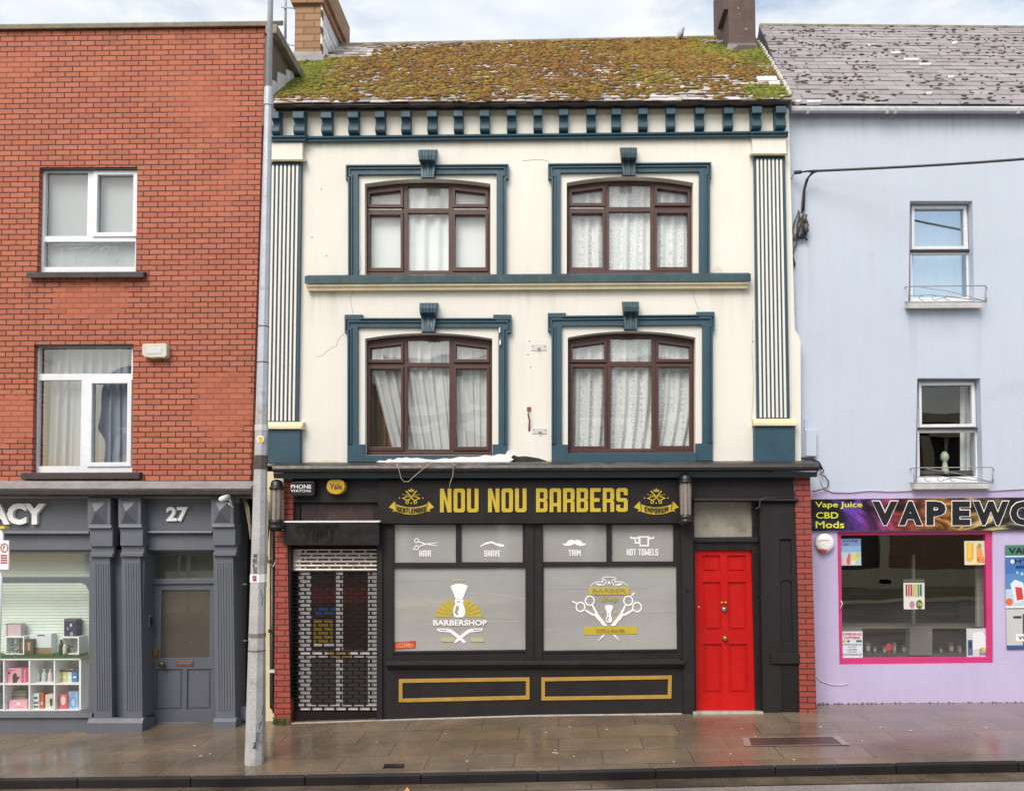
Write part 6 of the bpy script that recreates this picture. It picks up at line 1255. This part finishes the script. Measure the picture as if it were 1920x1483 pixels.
poster('poster', 'white poster with a row of coloured sticks in the middle of the pink window', pp(1694, 1086, 1733, 1142), Yp, (224, 226, 214), [(rr(0, 0, 1, .12), (90, 96, 84)), (rr(.06, .14, .94, .6), (206, 212, 200))]+[(rr(.1+.115*i, .17, .18+.115*i, .56), c) for i, c in enumerate([(150, 50, 54), (196, 70, 80), (170, 60, 90), (196, 176, 120), (206, 196, 70), (90, 150, 90), (66, 90, 140)])]+[(circ(.4, .84, .12, 12), (196, 130, 166)), (circ(.75, .84, .16, 14), (120, 140, 60)), (circ(.75, .84, .12, 14), (60, 56, 70))], [('€6', .66, .77, .86, .9, (230, 220, 130), .02)])
poster('poster', 'opening offers price list in the bottom left corner of the pink window', pp(1578, 1178, 1617, 1233), Yp, (218, 226, 232), [(rr(0, 0, 1, .1), (110, 116, 110)), (rr(.04, .4, .2, .47), (206, 180, 50)), (rr(.26, .4, .38, .47), (90, 90, 90)), (rr(.7, .4, .96, .47), (80, 100, 110))], [('OPENING', .06, .15, .95, .24, (200, 44, 52), .015), ('OFFERS', .12, .27, .88, .36, (200, 44, 52), .015), ('DISPOSABLES', .05, .52, .95, .57, (70, 110, 150), 0), ('2 for €10', .3, .6, .7, .64, (70, 110, 150), 0), ('LIQUIDS', .25, .69, .72, .74, (70, 110, 150), 0), ('3 for €12', .3, .77, .7, .81, (70, 110, 150), 0), ('DISPOSABLES', .05, .86, .95, .91, (70, 110, 150), 0)])
poster('poster', 'pale device poster in the bottom right corner of the pink window', pp(1812, 1178, 1852, 1231), Yp, (206, 208, 212), [([(.3, .15), (.75, .1), (.9, .3), (.88, .7), (.3, .75)], (232, 234, 238)), (rr(.05, .4, .28, .95), (90, 110, 150)), (rr(.1, .45, .24, .7), (50, 60, 90)), (rr(.6, .8, 1, .95), (150, 120, 180))], [('€6', .6, .66, .98, .86, (206, 206, 40), .03)])
Yp = YL-.02
gx = 'posters on the lilac wall'
poster('poster', 'tall blue drink poster on the lilac wall at the picture edge', [(1885, 1022), (1995, 1020), (1995, 1139), (1886, 1140)], Yp, (86, 140, 196), [(rr(0, 0, 1, .17), (70, 130, 110)), (rr(.0, .17, 1, .19), (232, 236, 236)), (rr(0, .19, 1, .45), (66, 116, 180)), (rr(0, .7, 1, .97), (190, 214, 226)), (rr(0, .97, 1, 1), (236, 238, 240)), ([(.08, .62), (.16, .55), (.3, .6), (.34, .88), (.16, .93)], (226, 232, 240)), ([(.16, .66), (.28, .68), (.3, .86), (.19, .88)], (206, 70, 60)), (circ(.06, .9, .06, 12), (226, 110, 60)), (circ(.12, .26, .035, 10), (220, 236, 246)), (circ(.2, .44, .025, 8), (150, 200, 226)), (circ(.28, .46, .03, 8), (150, 200, 226))], [('VAPE', .06, .04, .48, .14, (20, 30, 34), .02), ('HYPE', .16, .22, .58, .29, (24, 36, 90), .015), ('600', .18, .32, .34, .37, (24, 36, 90), .015)], gx)
poster('poster', 'grey device poster hung below the tall blue one on the lilac wall', [(1887, 1142), (1995, 1141), (1995, 1215), (1888, 1217)], Yp, (200, 202, 200), [(rr(.28, .12, .5, .9), (60, 78, 110)), (rr(.36, .2, .5, .6), (36, 46, 70)), (rr(.12, .17, .26, .23), (60, 60, 66)), (rr(.16, .62, .62, .8), (240, 240, 240)), (rr(0, .9, .5, 1), (56, 90, 140))], [('VOO', .2, .67, .46, .76, (30, 34, 44), .02)], gx)
p = MB(); p.tube([U(x, y, YL-.012) for x, y in ((1530, 1268), (1540, 1277), (1560, 1284), (1580, 1284), (1590, 1282))], .006, 'offwhite', 5); p.tube([U(x, y, YL-.012) for x, y in ((1575, 1140), (1580, 1132), (1577, 1126))], .006, 'white', 5); tag(p.build('loose_wire'), 'thin loose wire dangling low on the lilac wall', 'wire')

m = MB(); m.wbox(U(1490, 800, YL).x, U(2500, 800, YL).x, YL+3.3, YL+3.5, -.6, 8, 'render_brown'); m.build('rear_wall', bh)
# ================================================================== STREET
def sheet(name, x0, x1, fy0, fy1, fz, m, nx=80, ny=10, thick=0):
    vs, fs = [], []
    for j in range(ny+1):
        for i in range(nx+1):
            x = x0+(x1-x0)*i/nx; y = fy0(x)+(fy1(x)-fy0(x))*j/ny; vs.append((x, y, fz(x, y)))
    for j in range(ny):
        for i in range(nx): q = j*(nx+1)+i; fs.append((q, q+1, q+nx+2, q+nx+1))
    b = MB(); b.add(vs, fs, m, True); return struct(b.build(name))
def wetmat(name, base, c2, slab=None, rlo=.06, rhi=.34, spec=.5, dark=.72, agg=0):
    m, nt, b = newmat(name); wet = noi(nt, .7, 6, .6); fine = noi(nt, 70, 4)
    c = mix(nt, ramp(nt, noi(nt, 1.6, 6), [(.35, 0), (.65, 1)]), base, c2); c = mix(nt, 1, c, ramp(nt, fine, [(.3, .72), (.7, 1.18)]), 'MULTIPLY')
    hgt = None
    if slab:
        t = nt.nodes.new('ShaderNodeTexCoord'); mp = nt.nodes.new('ShaderNodeMapping'); L(nt, t.outputs['Object'], mp.inputs[0]); mp.inputs['Rotation'].default_value = (0, 0, .0)
        br = nt.nodes.new('ShaderNodeTexBrick'); L(nt, mp.outputs[0], br.inputs[0])
        for k, v in (('Scale', 1), ('Brick Width', slab[0]), ('Row Height', slab[1]), ('Mortar Size', .008), ('Mortar Smooth', .3)): br.inputs[k].default_value = v
        br.inputs['Color1'].default_value = (1.0, .99, .96, 1); br.inputs['Color2'].default_value = (.8, .78, .78, 1); br.inputs['Mortar'].default_value = (.55, .53, .5, 1)
        c = mix(nt, 1, c, br.outputs[0], 'MULTIPLY'); hgt = br.outputs[1]
    c = mix(nt, ramp(nt, wet, [(.4, .0), (.6, 1)]), c, mix(nt, 1, c, dark, 'MULTIPLY'))
    if agg: 
        v = nt.nodes.new('ShaderNodeTexVoronoi'); v.inputs['Scale'].default_value = 90; L(nt, coords(nt), v.inputs['Vector']); c = mix(nt, ramp(nt, v.outputs['Color'], [(.55, 0), (.8, agg)]), c, S(190, 184, 176))
    L(nt, c, b.inputs['Base Color']); b.inputs['Specular IOR Level'].default_value = spec
    rg = ramp(nt, wet, [(.36, rhi), (.62, rlo)]); L(nt, mix(nt, 1, rg, ramp(nt, fine, [(.3, .7), (.7, 1.3)]), 'MULTIPLY'), b.inputs['Roughness'])
    bp = N(nt, 'ShaderNodeBump', Strength=.16, Distance=.008); L(nt, noi(nt, 34, 5), bp.inputs['Height'])
    if hgt is not None:
        b2 = N(nt, 'ShaderNodeBump', Strength=.5, Distance=.006, invert=True); L(nt, hgt, b2.inputs['Height']); L(nt, b2.outputs[0], bp.inputs['Normal'])
    L(nt, bp.outputs[0], b.inputs['Normal']); return m
M['pave'] = wetmat('wet_paving', A(152, 134, 112), A(132, 119, 103), (.9, .48), .09, .34, spec=.7)
M['kerbm'] = wetmat('wet_kerb', A(44, 40, 41), A(34, 32, 33), None, .35, .6, spec=.25)
M['asph'] = wetmat('damp_asphalt', A(160, 154, 146), A(146, 140, 134), None, .35, .65, agg=.35)
M['gut'] = wetmat('gutter_setts', A(136, 122, 104), A(106, 96, 84), (.62, .24), .08, .5, dark=.45)
KT = .035
sheet('pavement', -14, 14, lambda x: kerb_y(x)+.022, lambda x: 11.4, zg, 'pave', 120, 12)
b = MB(); rnd = random.Random(12); x = -14.0     # kerb stones
while x < 14:
    l = 1.15; x1 = x+l-.012; q = lambda xx, dy, dz: (xx, kerb_y(xx)+dy, zkerb(xx)+dz); h = rnd.uniform(.001, .006)
    b.add([q(x, 0, -.25), q(x1, 0, -.25), q(x1, .0, -.02+h), q(x, .0, -.02+h), q(x, .022, h), q(x1, .022, h), q(x1, KT, h+.002), q(x, KT, h+.002), q(x, KT, -.25), q(x1, KT, -.25)], [(0, 1, 2, 3), (3, 2, 5, 4), (4, 5, 6, 7), (7, 6, 9, 8), (0, 3, 4, 7, 8), (1, 9, 6, 5, 2), (0, 8, 9, 1)], 'kerbm'); x += l
b.add([(-14, kerb_y(-14)+.024, zkerb(-14)-.3), (14, kerb_y(14)+.024, zkerb(14)-.3)]+[(14-28*i/60, kerb_y(14-28*i/60)+.024, zkerb(14-28*i/60)-.001) for i in range(61)], [tuple(range(63))], 'kerbm')
struct(b.build('kerb'))
zr = lambda x, y: zkerb(x)-.1-.004*max(0, kerb_y(x)-y)*0
sheet('gutter_strip', -14, 14, lambda x: kerb_y(x)-.26, lambda x: kerb_y(x)+.01, lambda x, y: zr(x, y)+.004, 'gut', 100, 2)
sheet('road', -40, 40, lambda x: -3.2, lambda x: kerb_y(max(-14, min(14, x)))+.01 if abs(x) < 14 else 8.5, lambda x, y: zr(x, y)-.006+.03*math.sin(max(0, min(1, (y+3.2)/11.6))*PI), 'asph', 100, 16)
# far pavement where the photograph was taken
sheet('far_pavement', -40, 40, lambda x: -7.5, lambda x: -3.2, lambda x, y: zr(x, y)+.1, 'pave', 60, 4)
# utility cover, drain, litter
def onground(px, py):
    d = ray(px, py); t = 9.5/d.y
    for _ in range(12): p = CAM+d*t; t = (zg(p.x, p.y)-CAM.z)/d.z
    return CAM+d*t
b = MB(); qs = [onground(*q) for q in ((1396, 1400), (1594, 1397), (1572, 1380.5), (1391, 1383.5))]; up = Vector((0, 0, 1))
cxx = sum(qs, Vector())/4
inn = [cxx+(q-cxx)*.86 for q in qs]
b.add([q+up*.008 for q in qs]+[q+up*.008 for q in inn], [(0, 1, 5, 4), (1, 2, 6, 5), (2, 3, 7, 6), (3, 0, 4, 7)], solid(150, 140, 130, .4)); t0 = thing('utility_cover', 'rectangular rusty utility cover set in the wet paving by the red door', 'manhole cover', cxx); b.build('rim', t0)
b = MB(); b.add([q+up*.006 for q in inn], [(0, 1, 2, 3)], wetmat('cover_plate', A(112, 80, 72), A(98, 76, 70), (.12, .06), .2, .45)); b.build('plate', t0)
b = MB(); qs = [onground(*q) for q in ((718, 1440), (757, 1440), (759, 1433), (722, 1433))]
for i in range(7):
    u0, u1 = i/7, (i+.55)/7; b.add([qs[0].lerp(qs[1], u0)+up*.012, qs[0].lerp(qs[1], u1)+up*.012, qs[3].lerp(qs[2], u1)+up*.012, qs[3].lerp(qs[2], u0)+up*.012], [(0, 1, 2, 3)], 'pipe_black')
b.add([q+up*.005 for q in qs], [(0, 1, 2, 3)], 'black_gloss'); tag(b.build('drain_grate'), 'small dark drain grate in the paving near the kerb', 'drain')
rnd = random.Random(77); k = 0
gum = MB()
for i in range(26):
    px = rnd.uniform(250, 1900); py = 1300+rnd.uniform(60, 128)
    p = onground(px, py)
    if not (kerb_y(p.x)+.2 < p.y < 10.3): continue
    r_ = rnd.uniform(.006, .014); n = 7; gum.add([p+Vector((r_*rnd.uniform(.6, 1.4)*math.cos(2*PI*j/n)*1.5, r_*math.sin(2*PI*j/n), .003)) for j in range(n)]+[p+Vector((0, 0, .009))], [(j, (j+1) % n, n) for j in range(n)], solid(206, 198, 184, .7))
o = gum.build('litter_specks'); o['kind'] = 'stuff'; o['label'] = 'pale specks of litter and gum dotted over the wet paving'
b = MB()
lf = U(762, 1472, 8.2); lf.z = zr(lf.x, lf.y)+.01
for a in range(3): b.add([lf+Vector((-.03, .0, 0)), lf+Vector((0, -.02, .02)), lf+Vector((.03, 0, .01+.01*a)), lf+Vector((0, .03, .05))], [(0, 1, 2, 3)], solid(222, 160, 90))
tag(b.build('fallen_leaf'), 'single orange leaf lying in the gutter under the kerb', 'leaf')
# ------------------------------------------------------------------ lamp post
base = onground(477, 1430); lp = thing('lamp_post', 'tall tapering galvanised lamp post with stickers standing at the kerb', 'lamp post', base)
top = U(505, 0, base.y); zj = U(504, 182, base.y).z; z1 = U(486, 760, base.y).z
def px2m(p): return p*base.y/F
m = MB(); X = base.x; Xt = U(503.5, 182, base.y).x; Yp = base.y
def axis(z): f = (z-base.z)/(zj-base.z); return X+(Xt-X)*f
def seg(z0, z1_, r0, r1, n=8, mm='galv'):
    m_ = MB(); vs = []
    for z, r in ((z0, r0), (z1_, r1)):
        for k in range(n): a = 2*PI*(k+.5)/n; vs.append((axis(z)+r*math.cos(a), Yp+r*math.sin(a), z))
    fs = [(k, (k+1) % n, n+(k+1) % n, n+k) for k in range(n)]+[tuple(range(n)), tuple(range(2*n-1, n-1, -1))]; return m_.add(vs, fs, mm)
rb, rm, rj, rt_ = px2m(17.6), px2m(11.3), px2m(7.2), px2m(4.6)
M['galv_old'] = mat('rough_galvanised', A(196, 197, 198), .55, .14, 6, .22, 60, .3, metal=.05, stain=A(150, 142, 132), stain_at=(.55, .72), stain_scale=5)
seg(base.z-.05, z1, rb, rm, 8, 'galv_old').build('lower_shaft', lp, .004); seg(z1, zj-.06, rm, rj, 8, 'galv').build('upper_shaft', lp, .004)
seg(zj-.1, zj+.1, rj*1.22, rj*1.15, 12, 'galv').build('joint_collar', lp, .004)
m = MB(); m.tube([(axis(zj+.1), Yp, zj+.1), (axis(zj+3), Yp, zj+3.2)], [rj*.82, rt_*.8], 'galv', 12); m.tube([(axis(zj+3), Yp, zj+3.2), (axis(zj+3)+.0, Yp-.5, zj+3.9), (axis(zj+3), Yp-1.6, zj+4.1)], [rt_*.8, rt_*.7, rt_*.7], 'galv', 10); m.build('top_tube', lp)
m = MB(); m.wbox(axis(zj+3)-.12, axis(zj+3)+.12, Yp-2.2, Yp-1.55, zj+4.05, zj+4.17, 'galv'); m.build('lamp_head', lp, .02)
def rad(z): return rb+(rm-rb)*(z-base.z)/(z1-base.z) if z < z1 else rm+(rj-rm)*(z-z1)/(zj-z1)
def band(y0, y1, mm, name, k=1.03):
    za, zb = U(482, y1, Yp).z, U(482, y0, Yp).z; seg(za, zb, rad(za)*k, rad(zb)*k, 8, mm).build(name, lp)
band(612, 614, 'galv_dark', 'strap'); band(679, 681, 'galv_dark', 'strap'); band(797, 808, 'offwhite', 'strap', 1.06); band(854, 880, 'galv_dark', 'tape_band', 1.05); band(1076, 1091, 'letter_white', 'paper_label', 1.04); band(1186, 1194, mat('brown_strap', A(140, 128, 116), .6, .2, 9), 'strap', 1.03); band(1218, 1220, 'galv_dark', 'strap', 1.02)
def face(px, py, w, h, mm, name, text=None, rot=False):    # a flat sticker on the camera side of the shaft
    p = U(px, py, Yp); r = rad(p.z)*.93+.004; m_ = MB(); m_.prism(oct_(px-w/2, py-h/2, px+w/2, py+h/2, min(w, h)*.2), Yp-r-.002, Yp-r+.02, mm)
    return m_, Yp-r-.004
m, yy = face(488, 823, 12.5, 12, 'letter_white', ''); m.prism(oct_(484, 818.5, 493, 828, 2), yy+.0008, yy+.002, solid(236, 176, 40)); m.build('sticker', lp)
m = MB(); yy = Yp-rad(U(478, 1083, Yp).z)*.99-.006; m.text('SI', 473, 1079, 480, 1089, yy, solid(150, 50, 60), .03, .003); m.build('label_print', lp)
m = MB(); yy = Yp-rad(U(478, 1050, Yp).z)*.99-.004
for i, ch in enumerate('WELS'):
    y = 1038+i*9.5; m.text(ch, 474, y, 482, y+7.5, yy, solid(96, 74, 74) if i else solid(60, 56, 60), .01, .003)
m.build('vertical_print', lp)
m = MB(); yy = Yp-rad(U(478, 1370, Yp).z)*.99-.003; g2 = solid(70, 76, 86, .8)
for pts in ([(483, 1372), (480, 1388), (478, 1402)], [(480, 1376), (488, 1374), (482, 1386), (490, 1392)], [(474, 1393), (480, 1392), (474, 1402), (482, 1402)], [(484, 1360), (490, 1352), (486, 1366)], [(491, 1340), (493, 1322)], [(489, 1105), (492, 1120), (491, 1136)]): pline(m, pts, 1.2, yy, g2)
m.build('graffiti', lp)
# ------------------------------------------------------------------ the row of houses across the street, seen only mirrored in the glass
op = thing('opposite_house', 'cream and red row of houses across the street mirrored in the panes', 'house', (0, -7.6, .1)); Yo = -7.4
def fac(x0, x1, h, mm, trim, wins):
    b = MB(); hol = [[(a, c), (a2, c), (a2, d), (a, d)] for a, c, a2, d in wins]; b.prism_w([[(x0, 0), (x1, 0), (x1, h), (x0, h)]]+hol, Yo, Yo-.3, mm); o = b.build('wall', op)
    b = MB()
    for a, c, a2, d in wins:
        for q in ((a-.32, c-.1, a, d+.16), (a2, c-.1, a2+.32, d+.16), (a-.32, d, a2+.32, d+.3), (a-.4, c-.26, a2+.4, c)): b.wbox(q[0], q[2], Yo-.01, Yo+.07, q[1], q[3], trim)
        b.wbox(a, a2, Yo-.2, Yo-.15, c, d, 'dark'); b.wbox((a+a2)/2-.04, (a+a2)/2+.04, Yo-.15, Yo-.1, c, d, 'white_upvc')
    b.wbox(x0, x1, Yo, Yo+.04, 0, .9, trim); b.wbox(x0, x1, Yo, Yo+.25, h-.35, h, trim); b.wbox(x0, x1, Yo, Yo+.15, 3.1, 3.4, trim); b.build('trim', op)
W_ = lambda xs, z0, z1: [(x, z0, x+1.1, z1) for x in xs]
fac(-16, -6, 7.8, 'grey_ph', 'white', W_((-15, -12.5, -9.5), 4, 5.6)+[(-15, .6, -11, 2.7)])
fac(-6, .5, 8.3, 'render_brown', 'white', W_((-5.2, -3.1, -1.1), 3.9, 5.7)+W_((-5.2, -3.1, -1.1), 6.5, 7.6)+[(-5, .5, -2, 2.7)])
fac(.5, 7, 8.0, 'grey_ph2', 'cream', W_((1.2, 3.3, 5.4), 4, 5.9)+[(1.2, .6, 4, 2.7)])
fac(7, 16, 6.3, 'brick_tan', 'cream_dirty', W_((8, 10.5, 13), 3.9, 5.4)+[(8, .5, 11, 2.6)])
# ------------------------------------------------------------------ sky, sun, camera
w = bpy.data.worlds.new('World'); scene.world = w; w.use_nodes = True; nt = w.node_tree; bg = nt.nodes['Background']
SUN_EL, SUN_AZ = math.radians(46), math.radians(-22)    # azimuth from straight behind the camera, to the left
sky = nt.nodes.new('ShaderNodeTexSky'); sky.sky_type = 'NISHITA'; sky.sun_disc = False; sky.sun_elevation = SUN_EL; sky.sun_rotation = PI+SUN_AZ*-1; sky.air_density = 1.2; sky.dust_density = 2.0; sky.ozone_density = 1.5
tc = nt.nodes.new('ShaderNodeTexCoord'); mp = nt.nodes.new('ShaderNodeMapping'); mp.inputs['Scale'].default_value = (1, 1, 2.6); L(nt, tc.outputs['Generated'], mp.inputs[0])
n1 = noi(nt, 4.2, 9, .62, mp.outputs[0]); sx_ = nt.nodes.new('ShaderNodeSeparateXYZ'); L(nt, tc.outputs['Generated'], sx_.inputs[0]); ma = N(nt, 'ShaderNodeMath', operation='MULTIPLY_ADD'); L(nt, sx_.outputs[1], ma.inputs[0]); ma.inputs[1].default_value = .15; L(nt, n1, ma.inputs[2])   # thinner cloud to the south
cl = ramp(nt, ma.outputs[0], [(.42, .12), (.52, .6), (.64, 1)])
n2_ = noi(nt, 7, 6, .6, mp.outputs[0]); cc = ramp(nt, n2_, [(.3, (6.2, 6.9, 7.7)), (.62, (8.1, 8.2, 8.4))])
skyc = mix(nt, 1, sky.outputs[0], (2.2, 2.0, 1.75), 'MULTIPLY'); CLOUD = mix(nt, cl, skyc, cc)
L(nt, CLOUD, bg.inputs[0]); bg.inputs[1].default_value = .1
sl = bpy.data.lights.new('sun', 'SUN'); sl.energy = 1.8; sl.angle = math.radians(32); sl.color = (1, .95, .88)
so = bpy.data.objects.new('sun', sl); C.objects.link(so)
d = Vector((math.sin(SUN_AZ)*math.cos(SUN_EL), -math.cos(SUN_AZ)*math.cos(SUN_EL), math.sin(SUN_EL)))   # towards the sun, behind the camera
so.rotation_euler = d.to_track_quat('Z', 'Y').to_euler(); so.location = (0, -3, 12)
cam = bpy.data.cameras.new('camera'); co_ = bpy.data.objects.new('camera', cam); C.objects.link(co_)
cam.sensor_width = 36; cam.lens = 36*F/W; cam.shift_x = -(XP-W/2)/W; cam.shift_y = (YP-H/2)/W; cam.clip_end = 500; cam.clip_start = .05
co_.matrix_world = Matrix.Translation(CAM) @ R.to_4x4(); scene.camera = co_
vs_ = scene.view_settings; vs_.view_transform = 'Standard'; vs_.look = 'None'; vs_.gamma = 1; vs_.exposure = .33; vs_.use_curve_mapping = False
scene.cycles.use_denoising = True; scene.cycles.max_bounces = 8; scene.cycles.transparent_max_bounces = 16; scene.cycles.sample_clamp_indirect = 6
